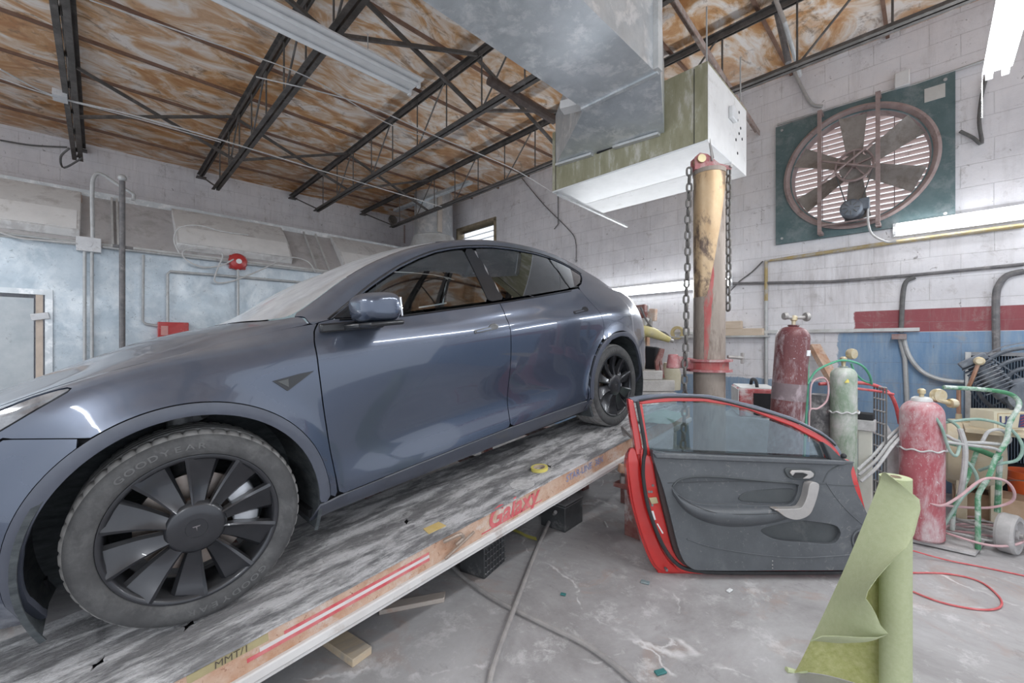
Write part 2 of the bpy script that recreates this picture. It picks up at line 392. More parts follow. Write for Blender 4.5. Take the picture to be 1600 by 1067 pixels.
# ------------------------------------------------------------------ open web steel joists
HB, HT = CAM_Z + 2.43, CAM_Z + 3.05
def joist(Y, label):
    t = thing('roof_joist', label, 'joist', (-3, Y, HB), 0, 'open web steel joists under the roof boards')
    m = MB()                                               # pairs of angles back to back with a gap
    for s in (-1, 1):
        m.bb((WX, Y + s * .012, HT), (XR - .1, Y + s * .055, HT + .008)); m.bb((WX, Y + s * .012, HT - .05), (XR - .1, Y + s * .020, HT))
        m.bb((WX, Y + s * .012, HT), (XR - .1, Y + s * .055, CE - .03)) if False else None
    m.build('top_chord', STEEL, t, smooth=False)
    m = MB(); x0 = -8.0
    for s in (-1, 1):
        m.bb((x0, Y + s * .010, HB - .004), (XR - .1, Y + s * .052, HB + .004)); m.bb((x0, Y + s * .010, HB), (XR - .1, Y + s * .018, HB + .045))
    m.build('bottom_chord', STEEL, t, smooth=False)
    x = x0 + .35; up = False
    while x < XR - .8:
        MB().cyl((x, Y, HB), (x, Y, HT), .009, n=6).build('web_rod', STEEL, t)
        if up: MB().cyl((x, Y, HB + .01), (x + .60, Y, HT), .010, n=6).build('web_rod', STEEL, t)
        up = not up; x += .62
    MB().cyl((WX + .02, Y, HT - .02), (x0 + .1, Y, HB + .02), .012, n=6).build('web_rod', STEEL, t)
    MB().bb((WX, Y - .07, HT - .07), (WX + .12, Y + .07, HT - .052)).build('bearing_plate', STEEL, t)
JY = [-.20, 1.31, 2.84, 4.36]
joist(-1.73, 'dark steel roof joist nearest, behind the viewpoint overhead')
joist(JY[0], 'dark steel roof joist at far left with a double lower chord')
joist(JY[1], 'dark steel roof joist passing over the unlit tube light')
joist(JY[2], 'dark steel roof joist running into the galvanised duct')
joist(JY[3], 'dark steel roof joist farthest back, just before the louvred wall')
for i in range(3):
    for bx, nm in ((-6.6, 'left'), (-3.4, 'middle'), (.6, 'right')):
        y0, y1 = JY[i], JY[i + 1]; dx = 0.0
        w = ('between the first two joists', 'between the second and third joists', 'between the two farthest joists')[i]
        t = thing('cross_bracing', '%s pair of crossed thin steel braces %s' % (nm, w), 'brace', (bx, (y0 + y1) / 2, HB), 0, 'crossed braces between the roof joists')
        MB().bar((bx, y0 + .03, HT - .03), (bx + .02, y1 - .03, HB + .03), .032, .03).build('brace', STEEL, t, smooth=False)
        MB().bar((bx + .05, y0 + .03, HB + .03), (bx + .05, y1 - .03, HT - .03), .032, .03).build('brace', STEEL, t, smooth=False)
# ------------------------------------------------------------------ the grey car on the runway
PIT = .110
CAR_O = Vector((-1.897 - .905, .254 + .352 * sin(PIT), CAM_Z - .676 - .352 * cos(PIT)))   # ground point under the front axle, on the centreline
# car space: x = a (rearward from front axle), y = half-width coordinate (+ = near side), z = h above tyre contact
def car_matrix():
    # a -> world +Y (tilted up), lateral -> world +X, h -> up
    return Matrix(((0, 1, 0, CAR_O.x), (cos(PIT), 0, -sin(PIT), CAR_O.y), (sin(PIT), 0, cos(PIT), CAR_O.z), (0, 0, 0, 1)))
CM = car_matrix()
STN = [-.86, -.75, -.65, -.5, -.41, -.24, -.07, .11, .30, .42, .60, .82, 1.03, 1.31, 1.58, 1.80, 2.24, 2.57, 2.80, 3.1, 3.4, 3.65, 3.80, 3.88]
ROWS = [  # each: list of (a, y, h)
 [(-.86,.40,.25),(-.7,.60,.21),(-.5,.76,.19),(-.2,.84,.19),(.4,.865,.20),(1,.87,.21),(2,.875,.22),(2.4,.88,.225),(2.89,.88,.25),(3.4,.82,.30),(3.7,.70,.33),(3.88,.48,.38)],
 [(-.86,.47,.33),(-.7,.70,.31),(-.5,.84,.30),(-.2,.92,.29),(.2,.935,.285),(.45,.932,.283),(1,.925,.298),(1.6,.928,.316),(2.3,.942,.320),(2.89,.95,.33),(3.4,.88,.37),(3.7,.76,.41),(3.88,.52,.44)],
 [(-.86,.52,.45),(-.7,.735,.45),(-.5,.86,.46),(-.2,.94,.47),(.2,.948,.47),(.5,.930,.47),(1,.898,.48),(1.5,.900,.49),(2.1,.922,.49),(2.4,.948,.49),(2.89,.958,.49),(3.4,.89,.50),(3.7,.77,.52),(3.88,.54,.52)],
 [(-.86,.53,.54),(-.7,.75,.57),(-.5,.865,.62),(-.2,.935,.66),(.2,.945,.70),(.5,.938,.70),(1,.932,.71),(1.6,.935,.72),(2.2,.945,.73),(2.6,.955,.74),(2.89,.962,.74),(3.4,.895,.73),(3.7,.775,.70),(3.88,.54,.62)],
 [(-.86,.50,.60),(-.7,.74,.66),(-.5,.85,.73),(-.2,.915,.82),(.2,.935,.87),(.5,.940,.885),(1,.944,.90),(1.6,.946,.92),(2.2,.950,.94),(2.6,.955,.95),(2.89,.955,.96),(3.4,.875,.93),(3.7,.75,.85),(3.88,.53,.72)],
 [(-.86,.45,.645),(-.7,.69,.74),(-.5,.80,.825),(-.41,.83,.862),(-.24,.86,.92),(-.07,.875,.958),(.11,.885,.975),(.41,.905,.985),(.6,.912,.99),(1.2,.916,1.0),(1.8,.916,1.02),(2.4,.915,1.04),(2.8,.90,1.06),(3.1,.865,1.07),(3.4,.80,1.065),(3.65,.70,1.03),(3.8,.62,.95),(3.88,.50,.80)],
 [(-.86,.40,.665),(-.65,.65,.79),(-.41,.755,.882),(-.24,.785,.935),(0,.80,.982),(.2,.805,1.018),(.41,.83,1.05),(.6,.872,1.066),(.94,.880,1.062),(1.6,.880,1.098),(2.04,.873,1.13),(2.42,.86,1.16),(2.8,.80,1.19),(3.1,.75,1.175),(3.4,.70,1.15),(3.65,.63,1.10),(3.8,.55,1.0),(3.88,.44,.85)],
 [(-.86,.35,.68),(-.65,.56,.805),(-.41,.66,.892),(-.24,.68,.945),(0,.70,1.003),(.2,.73,1.043),(.41,.79,1.078),(.592,.845,1.085),(.819,.79,1.229),(1.032,.745,1.342),(1.31,.70,1.445),(1.58,.675,1.49),(1.80,.665,1.505),(2.24,.665,1.48),(2.574,.68,1.405),(2.797,.70,1.32),(3.1,.69,1.235),(3.4,.64,1.165),(3.65,.56,1.12),(3.8,.48,1.03),(3.88,.38,.87)],
 [(-.86,.29,.69),(-.65,.45,.815),(-.41,.52,.90),(-.24,.53,.955),(0,.55,1.02),(.2,.60,1.062),(.34,.69,1.078),(.42,.725,1.085),(.537,.715,1.15),(.736,.69,1.279),(.881,.665,1.355),(1.037,.64,1.42),(1.209,.615,1.475),(1.5,.59,1.535),(1.9,.575,1.565),(2.24,.575,1.545),(2.6,.575,1.49),(3.0,.57,1.37),(3.4,.54,1.235),(3.65,.48,1.14),(3.8,.41,1.04),(3.88,.33,.88)],
 [(-.86,.15,.70),(-.65,.24,.825),(-.41,.27,.908),(-.24,.28,.968),(0,.29,1.045),(.2,.30,1.082),(.32,.33,1.094),(.42,.36,1.13),(.6,.36,1.222),(.8,.35,1.325),(1.06,.34,1.437),(1.3,.32,1.515),(1.5,.31,1.570),(1.8,.30,1.604),(2.1,.30,1.604),(2.4,.30,1.573),(2.83,.30,1.478),(3.3,.29,1.32),(3.6,.26,1.20),(3.7,.25,1.15),(3.8,.22,1.05),(3.88,.18,.89)],
 [(-.86,0,.705),(-.65,0,.828),(-.41,0,.910),(-.24,0,.972),(0,0,1.05),(.2,0,1.086),(.30,0,1.096),(.36,0,1.11),(.6,0,1.238),(.80,0,1.342),(1.06,0,1.455),(1.3,0,1.535),(1.5,0,1.585),(1.8,0,1.62),(2.1,0,1.618),(2.4,0,1.588),(2.83,0,1.495),(3.3,0,1.34),(3.6,0,1.22),(3.7,0,1.165),(3.8,0,1.06),(3.88,0,.90)],
]
def pchip(x, xs, ys):
    xs = np.asarray(xs, float); ys = np.asarray(ys, float); x = np.clip(np.asarray(x, float), xs[0], xs[-1])
    h = np.diff(xs); d = np.diff(ys) / h; m = np.zeros_like(xs)
    for i in range(1, len(xs) - 1):
        if d[i - 1] * d[i] > 0:
            w1 = 2 * h[i] + h[i - 1]; w2 = h[i] + 2 * h[i - 1]; m[i] = (w1 + w2) / (w1 / d[i - 1] + w2 / d[i])
    m[0] = d[0]; m[-1] = d[-1]
    i = np.clip(np.searchsorted(xs, x, side='right') - 1, 0, len(xs) - 2); t = (x - xs[i]) / h[i]
    return ((1 + 2 * t) * (1 - t) ** 2 * ys[i] + t * (1 - t) ** 2 * h[i] * m[i] + t * t * (3 - 2 * t) * ys[i + 1] + t * t * (t - 1) * h[i] * m[i + 1])
SUBV = [3, 5, 6, 6, 5, 4, 7, 5, 6, 6]                      # subdivisions between rows
AS = np.concatenate([np.arange(-.86, .2, .018), np.arange(.2, 3.2, .022), np.arange(3.2, 3.881, .02)])
def catmull(p0, p1, p2, p3, t, ten=.5):
    return p1 + t * (ten * (p2 - p0)) + t * t * (ten * (2 * p0 - 5 * p1 + 4 * p2 - p3)) + t ** 3 * (ten * (-p0 + 3 * p1 - 3 * p2 + p3))
def body_grid():
    Y = np.array([pchip(AS, [p[0] for p in r], [p[1] for p in r]) for r in ROWS]); H = np.array([pchip(AS, [p[0] for p in r], [p[2] for p in r]) for r in ROWS])
    ker = np.array([1, 3, 5, 6, 5, 3, 1.]); ker /= ker.sum()
    def sm(A):
        P = np.pad(A, ((0, 0), (3, 3)), mode='edge'); P[:, :3] = 2 * A[:, :1] - A[:, 3:0:-1]; P[:, -3:] = 2 * A[:, -1:] - A[:, -2:-5:-1]
        return np.array([np.convolve(r, ker, 'valid') for r in P])
    for _ in range(3): Y, H = sm(Y), sm(H)
    ys, hs, vv = [], [], []
    nR = len(ROWS)
    for k in range(nR - 1):
        km = max(k - 1, 0); kp = min(k + 2, nR - 1)
        for j in range(SUBV[k]):
            t = j / SUBV[k]; ten = .5
            if k in (0,): ten = .25
            ym = Y[km] if k > 0 else Y[0]; yp = Y[kp] if k < nR - 2 else -Y[nR - 2]; hp = H[kp]
            ys.append(catmull(ym, Y[k], Y[k + 1], yp, t, ten)); hs.append(catmull(H[km], H[k], H[k + 1], hp, t, ten)); vv.append(k + t)
    ys.append(Y[-1]); hs.append(H[-1]); vv.append(nR - 1.0)
    Yg, Hg = np.array(ys), np.array(hs); V = np.repeat(np.array(vv)[:, None], len(AS), 1); A = np.repeat(AS[None, :], len(vv), 0)
    # the wheel-arch swellings and the crisp lower door crease
    for ac in (0.0, 2.89):
        r = np.sqrt((A - ac) ** 2 + (Hg - .352) ** 2)
        Yg += np.where(V < 6.2, .020 * np.exp(-((r - .44) / .055) ** 2), 0) * np.clip((Hg - .15) / .1, 0, 1)
    return A, Yg, Hg, V
GA, GY, GH, GV = body_grid()
# ---- signed regions (positive inside), all in side view a,h or grid row v
def sdpoly(poly, pa, ph):
    """signed distance to a closed polygon, + inside"""
    P = np.array(poly, float); Q = np.roll(P, -1, 0); d2 = np.full(pa.shape, 1e9); ins = np.zeros(pa.shape, bool)
    for (x1, y1), (x2, y2) in zip(P, Q):
        ex, ey = x2 - x1, y2 - y1; t = np.clip(((pa - x1) * ex + (ph - y1) * ey) / (ex * ex + ey * ey + 1e-12), 0, 1)
        d2 = np.minimum(d2, (pa - x1 - t * ex) ** 2 + (ph - y1 - t * ey) ** 2)
        c = ((y1 > ph) != (y2 > ph)) & (pa < (x2 - x1) * (ph - y1) / (y2 - y1 + 1e-12) + x1); ins ^= c
    return np.where(ins, 1, -1) * np.sqrt(d2)
def smooth_poly(pts, k=6):
    return [(p.x, p.y) for p in spline([Vector((a, b, 0)) for a, b in pts], k, True)]
rf = np.sqrt(GA ** 2 + (GH - .352) ** 2); rr_ = np.sqrt((GA - 2.89) ** 2 + (GH - .352) ** 2)
arch_f = np.where(GV < 6.5, rf, 9.); arch_r = np.where(GV < 6.5, rr_, 9.)
R_IN, R_OUT = .417, .463
def line(pts, a):   # h of a polyline at a
    return np.interp(a, [p[0] for p in pts], [p[1] for p in pts])
DLO_LOW = [(.58, 1.080), (.75, 1.076), (.94, 1.076), (1.59, 1.112), (2.04, 1.145), (2.42, 1.178), (2.56, 1.20)]
DLO = [(.60, 1.084), (.94, 1.076), (1.59, 1.112), (2.04, 1.145), (2.38, 1.173), (2.52, 1.19), (2.64, 1.225), (2.72, 1.27), (2.76, 1.312), (2.70, 1.345),
       (2.574, 1.398), (2.42, 1.442), (2.24, 1.472), (2.0, 1.492), (1.80, 1.498), (1.58, 1.484), (1.45, 1.466), (1.31, 1.438), (1.17, 1.392), (1.032, 1.335), (.92, 1.278), (.819, 1.222), (.70, 1.146)]
dlo = sdpoly(DLO, GA, GH); dlo = np.where(GV > 5.5, dlo, -1.)
# door outlines
FD = [(.482, .98), (.477, .863), (.480, .70), (.488, .514), (.505, .289), (1.0, .302), (1.598, .320), (1.612, .45), (1.632, .66), (1.645, .838), (1.650, .975), (1.640, 1.112), (.94, 1.076), (.60, 1.080), (.53, 1.068), (.498, 1.03)]
RD = [(1.640, 1.112), (1.650, .975), (1.645, .838), (1.632, .66), (1.612, .45), (1.598, .320), (2.0, .322), (2.405, .324), (2.415, .42), (2.445, .53), (2.50, .63), (2.58, .72), (2.66, .785), (2.69, .86), (2.675, .94), (2.64, 1.02), (2.59, 1.10), (2.55, 1.19), (2.42, 1.178), (2.04, 1.145)]
fd = np.where(GV < 6.9, sdpoly(FD, GA, GH), -1.); rd = np.where(GV < 6.9, sdpoly(RD, GA, GH), -1.)
# windscreen / hood edge
cowl_a = np.interp(np.abs(GY), [0, .3, .55, .7, .80], [.305, .325, .37, .43, .50])
hood_a = cowl_a - .012
def extract(fn, gap=.0, ys=1, inset=0.0, name=None):
    """clip the body grid by a signed field; returns an MB in car space"""
    fn = fn - gap; nV, nA = fn.shape; m = MB(); cache = {}
    def P(i, j): return Vector((GA[i, j], ys * (GY[i, j] - inset), GH[i, j]))
    def vert(i, j):
        k = (i, j)
        if k not in cache: cache[k] = len(m.v); m.v.append(P(i, j))
        return cache[k]
    def cut(a, b):
        k = (a, b) if a < b else (b, a)
        if k not in cache:
            p, q = k; fa, fb = fn[p], fn[q]; t = fa / (fa - fb); t = min(max(t, 0.02), .98)
            cache[k] = len(m.v); m.v.append(P(*p).lerp(P(*q), t))
        return cache[k]
    for i in range(nV - 1):
        row = fn[i:i + 2]
        js = np.nonzero((row[:, :-1].max(0) > 0) | (row[:, 1:].max(0) > 0))[0]
        for j in js:
            cs = [(i, j), (i, j + 1), (i + 1, j + 1), (i + 1, j)]; fv = [fn[c] for c in cs]
            poly = []
            for q in range(4):
                c, d = cs[q], cs[(q + 1) % 4]; a, b = fv[q], fv[(q + 1) % 4]
                if a > 0: poly.append(vert(*c))
                if (a > 0) != (b > 0): poly.append(cut(c, d))
            poly = [p for n_, p in enumerate(poly) if p != poly[n_ - 1]]
            if len(poly) >= 3: m.f.append(tuple(poly if ys > 0 else reversed(poly)))
    return m
def mn(*f):
    r = f[0]
    for g in f[1:]: r = np.minimum(r, g)
    return r
PAINT = M('slate_car_paint', (.062, .080, .122), (.062, .080, .122), 3, .26, .55, coat=1.0, dust=(.40, .39, .395), dustamt=.5)
FLARE = M('arch_trim_paint', (.075, .085, .115), None, 8, .42, .1, coat=.3, dust=(.4, .4, .4), dustamt=.5)
BLACKP = M('black_trim', (.012, .013, .016), (.02, .021, .025), 8, .3, 0, coat=.15)
DARKIN = M('dark_inner', (.012, .013, .016), (.02, .02, .024), 8, .8)
LINER = M('wheel_well_liner', (.028, .034, .04), (.075, .085, .09), 14, .85, bump=.3, stretch=(1, 1, 3))
GLASS_F = glass('front_side_glass', (.84, .95, .91), 1)
GLASS_T = glass('tinted_rear_glass', (.05, .05, .055), 1)
GLASS_W = glass('dusty_windscreen', (.45, .5, .5), 1, dust=.62)
GLASS_R = M('roof_glass', (.03, .035, .05), None, 5, .12, 0, coat=1, dust=(.45, .45, .46), dustamt=.6)
car = thing('car', 'slate grey crossover with black turbine-style wheels standing on the sloping repair runway', 'car', CAR_O)
def cb(m, name, mat, parent=None, **kw):
    m.xf(CM); return m.build(name, mat, parent or car, **kw)
def sym(fn, name, mat, gap=.0025, inset=0, solid=.008, **kw):
    out = []
    for s in (1, -1):
        m = extract(fn, gap, s, inset); out.append(cb(m, name, mat, solid=solid, angle=50, **kw))
    return out
def both(fn, name, mat, gap=.0025, inset=0, solid=.008):
    m = extract(fn, gap, 1, inset); m2 = extract(fn, gap, -1, inset); m.add(m2.v, m2.f)
    mw = m; bmv = {}
    return cb(weld(m), name, mat, solid=solid, angle=50)
def weld(m, eps=1e-4):
    d = {}; remap = []; nv = []
    for p in m.v:
        k = (round(p.x / eps), round(p.y / eps), round(p.z / eps))
        if k not in d: d[k] = len(nv); nv.append(p)
        remap.append(d[k])
    m.f = [tuple(remap[i] for i in f) for f in m.f]; m.f = [f for f in m.f if len(set(f)) == len(f)]; m.v = nv; return m
big = np.full(GA.shape, 9.)
rock_top = line([(.3, .286), (.505, .287), (1.0, .300), (1.598, .318), (2.41, .322), (2.5, .322)], GA)
body_low = np.where(GV < 6.0, GV - .0, big)
side_only = 6.0 - GV
# front fender / front bumper / rear quarter / rocker / rail
bump_line = np.where(GA < -.05, GH - line([(-.86, .55), (-.62, .66), (-.408, .790), (-.217, .752), (-.1, .70)], GA), 9.)
fender = mn(arch_f - R_OUT, np.where(GA < .75, 5.95 - GV, -1), np.minimum(.498 - GA, 9), -fd, bump_line, GH - line([(-.9, .0), (.40, .0), (.46, .287)], GA))
fender = np.minimum(fender, np.where(GV > 5.2, .55 - GA, 9))
# the fender reaches back over the door seam up to the pillar foot
fend2 = mn(np.where((GV > 4.9) & (GV < 7.0), .62 - GA, .498 - GA), arch_f - R_OUT, -fd, -dlo, bump_line, 6.02 - GV, GH - line([(-.9, .0), (.40, .0), (.46, .287)], GA))
HEADL = smooth_poly([(-.255, .915), (-.34, .862), (-.44, .80), (-.58, .72), (-.72, .655), (-.74, .69), (-.62, .77), (-.46, .85), (-.34, .90)])
hl = sdpoly(HEADL, GA, GH); hl = np.where((GV > 3.2) & (GV < 7.5), hl, -1.)
fl, _fr = sym(mn(fend2, -hl), 'front_fender', PAINT)
sym(hl, 'headlight', M('headlight_lens', (.35, .36, .38), (.12, .12, .13), 12, .1, .2, coat=1), gap=.002, solid=.01)
def both_cap(fn, name, mat, j, gap):
    m = extract(fn, gap, 1); m2 = extract(fn, gap, -1); m.add(m2.v, m2.f)
    ring_ = [Vector((GA[i, j], GY[i, j], GH[i, j])) for i in range(GA.shape[0])] + [Vector((GA[i, j], -GY[i, j], GH[i, j])) for i in range(GA.shape[0] - 2, -1, -1)]
    m.add(ring_, [tuple(range(len(ring_)))]); return cb(weld(m), name, mat, solid=.008, angle=50)
both_cap(mn(-bump_line, np.where(GA < -.05, 9., -1), arch_f - R_OUT, -hl), 'front_bumper', PAINT, 0, .001)
both(mn(GV - 6.02, hood_a - GA, -hl), 'hood', PAINT)
rocker = mn(rock_top - .003 - GH, np.minimum(GA - .36, 2.56 - GA), arch_f - R_IN, arch_r - R_IN)
sym(rocker, 'rocker_panel', FLARE, gap=.001)
door_f = sym(fd, 'front_door', PAINT, gap=.003, solid=.012)
door_r = sym(rd, 'rear_door', PAINT, gap=.003, solid=.012)
flare_f = mn(R_OUT - arch_f, arch_f - R_IN, GH - .19, np.where(GA > .3, GH - rock_top, 9.)); flare_r = mn(R_OUT - arch_r, arch_r - R_IN, GH - .24, np.where(GA < 2.6, GH - rock_top, 9.))
sym(flare_f, 'wheel_arch_trim', FLARE, gap=.001, inset=-.004, solid=.02); sym(flare_r, 'wheel_arch_trim', FLARE, gap=.001, inset=-.004, solid=.02)
tail = smooth_poly([(3.45, 1.04), (3.6, 1.03), (3.78, .98), (3.87, .90), (3.86, .85), (3.72, .90), (3.55, .96)])
tl = sdpoly(tail, GA, GH); tl = np.where(GV < 6.2, tl, -1.)
rb_line = line([(3.0, .60), (3.3, .62), (3.5, .70), (3.88, .70)], GA)
quarter = mn(np.where(GV < 7.6, GA - 2.38, -1), -fd, -rd, -dlo, arch_r - R_OUT, 8.05 - GV, np.where(GA > 3.2, GH - rb_line, 9.), -tl, GA - 2.40)
quarter = np.where((GV > 5.9) & (GV < 8.05) & (GA > 2.40), mn(-rd, -dlo, 8.05 - GV + 0 * GA, -tl), quarter)
# rail: A pillar, roof side and C pillar, above the side glass and below the roof glass
rail = mn(GV - 5.98, 8.0 - GV, -dlo, -fd, -rd, GA - cowl_a + .004, 2.42 - GA, GH - line([(.3, 1.05), (.55, 1.062), (.60, 1.083), (.94, 1.077), (1.59, 1.113), (2.04, 1.146), (2.42, 1.18)], GA))
sym(mn(quarter, -0 * GA + 1), 'rear_quarter_panel', PAINT, gap=.001)
sym(rail, 'roof_side_rail', PAINT, gap=.0)
sym(tl, 'tail_light', M('tail_lamp_red', (.25, .03, .035), (.15, .02, .02), 9, .15, coat=1), gap=.002, solid=.01)
both_cap(mn(np.where(GA > 3.2, rb_line - .004 - GH, -1), arch_r - R_OUT), 'rear_bumper', PAINT, -1, .001)
TG0 = 1.42
both(mn(GV - 8.02, GA - cowl_a - .008, TG0 - GA), 'windscreen', GLASS_W, gap=0, solid=0)
both(mn(GV - 8.02, GA - TG0 - .012, 2.52 - GA), 'glass_roof', GLASS_R, gap=0, solid=.004)
both(mn(GV - 8.02, GA - 2.532, 3.60 - GA), 'rear_window', GLASS_T, gap=0, solid=0)
both(mn(GV - 8.02, GA - 3.606), 'tailgate', PAINT, gap=0)
# side glass with black surround
ins = .012
surround = mn(dlo, -(dlo - .011))
sym(surround, 'window_surround', BLACKP, gap=-.001, inset=.002, solid=.010)
def slab(a0l, a0h, a1l, a1h):    # between two slanted lines given at h 1.1 and 1.5
    f0 = a0l + (a0h - a0l) * (GH - 1.1) / .4; f1 = a1l + (a1h - a1l) * (GH - 1.1) / .4
    return np.minimum(GA - f0, f1 - GA)
fglass = mn(dlo - .011, slab(.77, .77, 1.560, 1.535)); sym(fglass, 'front_side_window', GLASS_F, gap=0, inset=.006, solid=0)
sail = mn(dlo - .009, .768 - GA); sym(sail, 'mirror_sail_panel', BLACKP, gap=0, inset=.004, solid=.004)
pil = mn(dlo - .010, slab(1.562, 1.537, 1.70, 1.625)); sym(pil, 'door_pillar_trim', BLACKP, gap=0, inset=.001, solid=.008)
rglass = mn(dlo - .011, slab(1.702, 1.627, 9, 9)); rg2 = mn(rglass, 2.43 - (GH - 1.17) * .15 - GA); sym(rg2, 'rear_side_window', GLASS_T, gap=0, inset=.006, solid=0)
rq = mn(rglass, GA - 2.445 + (GH - 1.17) * .15); sym(rq, 'quarter_window', GLASS_T, gap=0, inset=.006, solid=0)
div = mn(dlo - .010, slab(1.688, 1.613, 1.703, 1.628)); sym(div, 'window_divider', M('satin_metal', (.55, .56, .58), None, 8, .3, .8), gap=0, inset=-.001, solid=.006)
qd = mn(dlo - .010, GA - 2.43 + (GH - 1.17) * .15, 2.446 - (GH - 1.17) * .15 - GA); sym(qd, 'quarter_window_divider', BLACKP, gap=0, inset=.001, solid=.006)
# inner shell, floor pan, wheel wells
inner = mn(5.9 - GV, np.minimum(GA + .80, 3.82 - GA), arch_f - .44, arch_r - .44, GV - .0)
sym(inner, 'inner_body_panel', DARKIN, gap=0, inset=.035, solid=0.004)
inner2 = mn(GV - 5.9, .22 - GA, GA + .8); both(inner2, 'engine_bay_panel', DARKIN, gap=0, inset=.0, solid=.03) if False else None
pan = MB().bb((.40, -.84, .20), (2.46, .84, .235)); pan.bb((-.75, -.6, .20), (-.40, .6, .235)); pan.bb((-.42, -.52, .20), (.42, .52, .30)); pan.bb((2.45, -.52, .20), (3.32, .52, .30)); pan.bb((3.3, -.7, .33), (3.7, .7, .36))
cb(pan, 'floor_pan', DARKIN, smooth=False)
for ac in (0, 2.89):
    for s in (1, -1):
        m = MB(); n = 40; P = []; a0, a1 = radians(-24), radians(204)
        for k in range(n + 1):
            a = a0 + (a1 - a0) * k / n
            for yy, rr in ((.935, .424), (.93, .440), (.66, .440), (.56, .425)): P.append((ac + rr * cos(a), s * yy, .352 + rr * sin(a)))
        F = [(k * 4 + j, k * 4 + j + 1, k * 4 + 5 + j, k * 4 + 4 + j) for k in range(n) for j in range(3)]
        m.add(P, F); poly = [P[k * 4 + 3] for k in range(n + 1)]; m.add(poly, [tuple(range(n + 1))])
        cb(m, 'wheel_well_liner', LINER, solid=.004)
        g = MB(); g.cyl((ac + .02, s * .60, .36), (ac + .02, s * .64, .74), .045, n=12); g.bar((ac - .1, s * .5, .60), (ac + .1, s * .66, .72), .05, .03)
        cb(g, 'suspension_strut', M('cast_metal', (.35, .36, .37), (.18, .18, .19), 20, .5, .7))
# door handles (flush, dark), side camera badge, mirrors
def surf(a, h):
    """outer half width at (a,h)"""
    j = int(np.argmin(np.abs(AS - a))); col = GH[:, j]; m_ = GV[:, j] < 8
    return float(np.interp(h, col[m_], GY[m_, j]))
def plate_on_side(poly, s, off, th, name, mat, parent=None, n=1):
    P = [];
    for a, h in poly: P.append((a, s * (surf(a, h) + off), h))
    for a, h in poly: P.append((a, s * (surf(a, h) + off - th), h))
    k = len(poly); m = MB().add(P, [tuple(range(k)), tuple(reversed(range(k, 2 * k)))] + [(i, (i + 1) % k, k + (i + 1) % k, k + i) for i in range(k)])
    return cb(m, name, mat, parent, smooth=False)
for s, dd in ((1, 0), (-1, 1)):
    for a0, h0, dr in ((1.365, .945, door_f[dd]), (2.335, 1.000, door_r[dd])):
        pts = [(a0, h0 + .012), (a0 + .11, h0 + .020), (a0 + .135, h0 + .036), (a0 + .165, h0 + .040), (a0 + .188, h0 + .030), (a0 + .188, h0 + .012), (a0 + .168, h0 + .002), (a0 + .13, h0 + .002), (a0, h0 - .010), (a0 - .006, h0)]
        plate_on_side(pts, s, .0035, .006, 'door_handle', BLACKP, dr)
        plate_on_side([(a0 + .01, h0 + .006), (a0 + .125, h0 + .016), (a0 + .125, h0 + .008), (a0 + .01, h0 - .003)], s, .006, .004, 'handle_grip', PAINT, dr)
    bd = plate_on_side([(.296, .846), (.345, .797), (.455, .862), (.40, .859)], s, .007, .012, 'side_camera_badge', BLACKP, fl if s > 0 else _fr)
    plate_on_side([(.312, .842), (.350, .812), (.352, .846)], s, .010, .004, 'camera_lens', M('lens_grey', (.02, .022, .02), None, 20, .15, coat=1), fl if s > 0 else _fr)
    # mirror: rounded housing on a short stalk
    mr = MB(); N = 20; K = 12
    mo = Vector((.735, s * 1.03, 1.108))
    # housing as lofted superellipse along lateral axis
    secs = [(-.115, .55), (-.105, .80), (-.08, .94), (-.02, 1.0), (.05, 1.0), (.085, .93), (.108, .75), (.116, .5)]
    P = []
    for t, sc in secs:
        for i in range(N):
            an = 2 * pi * i / N; ca, sa = cos(an), sin(an)
            ea = abs(ca) ** .6 * (1 if ca >= 0 else -1); eh = abs(sa) ** .65 * (1 if sa >= 0 else -1)
            lat = t; aa = ea * .078 * sc * (1.15 if ea < 0 else .75); hh = eh * .072 * sc * (1.0 - .12 * (t > 0) * t / .116)
            P.append(mo + Vector((aa * 1.25, s * lat, hh * .93 + (.010 if eh > 0 else 0))))
    F = [(k * N + i, k * N + (i + 1) % N, (k + 1) * N + (i + 1) % N, (k + 1) * N + i) for k in range(len(secs) - 1) for i in range(N)] + [tuple(reversed(range(N))), tuple(range((len(secs) - 1) * N, len(secs) * N))]
    mirror = cb(MB().add(P, F), 'wing_mirror', PAINT, door_f[dd], angle=60, subsurf=1)
    low = MB().box((.725, s * 1.02, 1.040), (.165, .22, .022)); cb(low, 'mirror_underside', BLACKP, mirror, bevel=.01, seg=3)
    st = MB().bar((.66, s * .89, 1.035), (.70, s * 1.0, 1.038), .12, .026, up=(0, 0, 1)); st.box((.66, s * .915, 1.040), (.30, .035, .040)); cb(st, 'mirror_stalk', BLACKP, mirror, bevel=.008)
    gl = MB().bb((.800, s * 1.03 - .085, 1.065), (.812, s * 1.03 + .085, 1.155)); cb(gl, 'mirror_glass', M('mirror_silver', (.8, .82, .85), None, 4, .03, 1), mirror, bevel=.004)
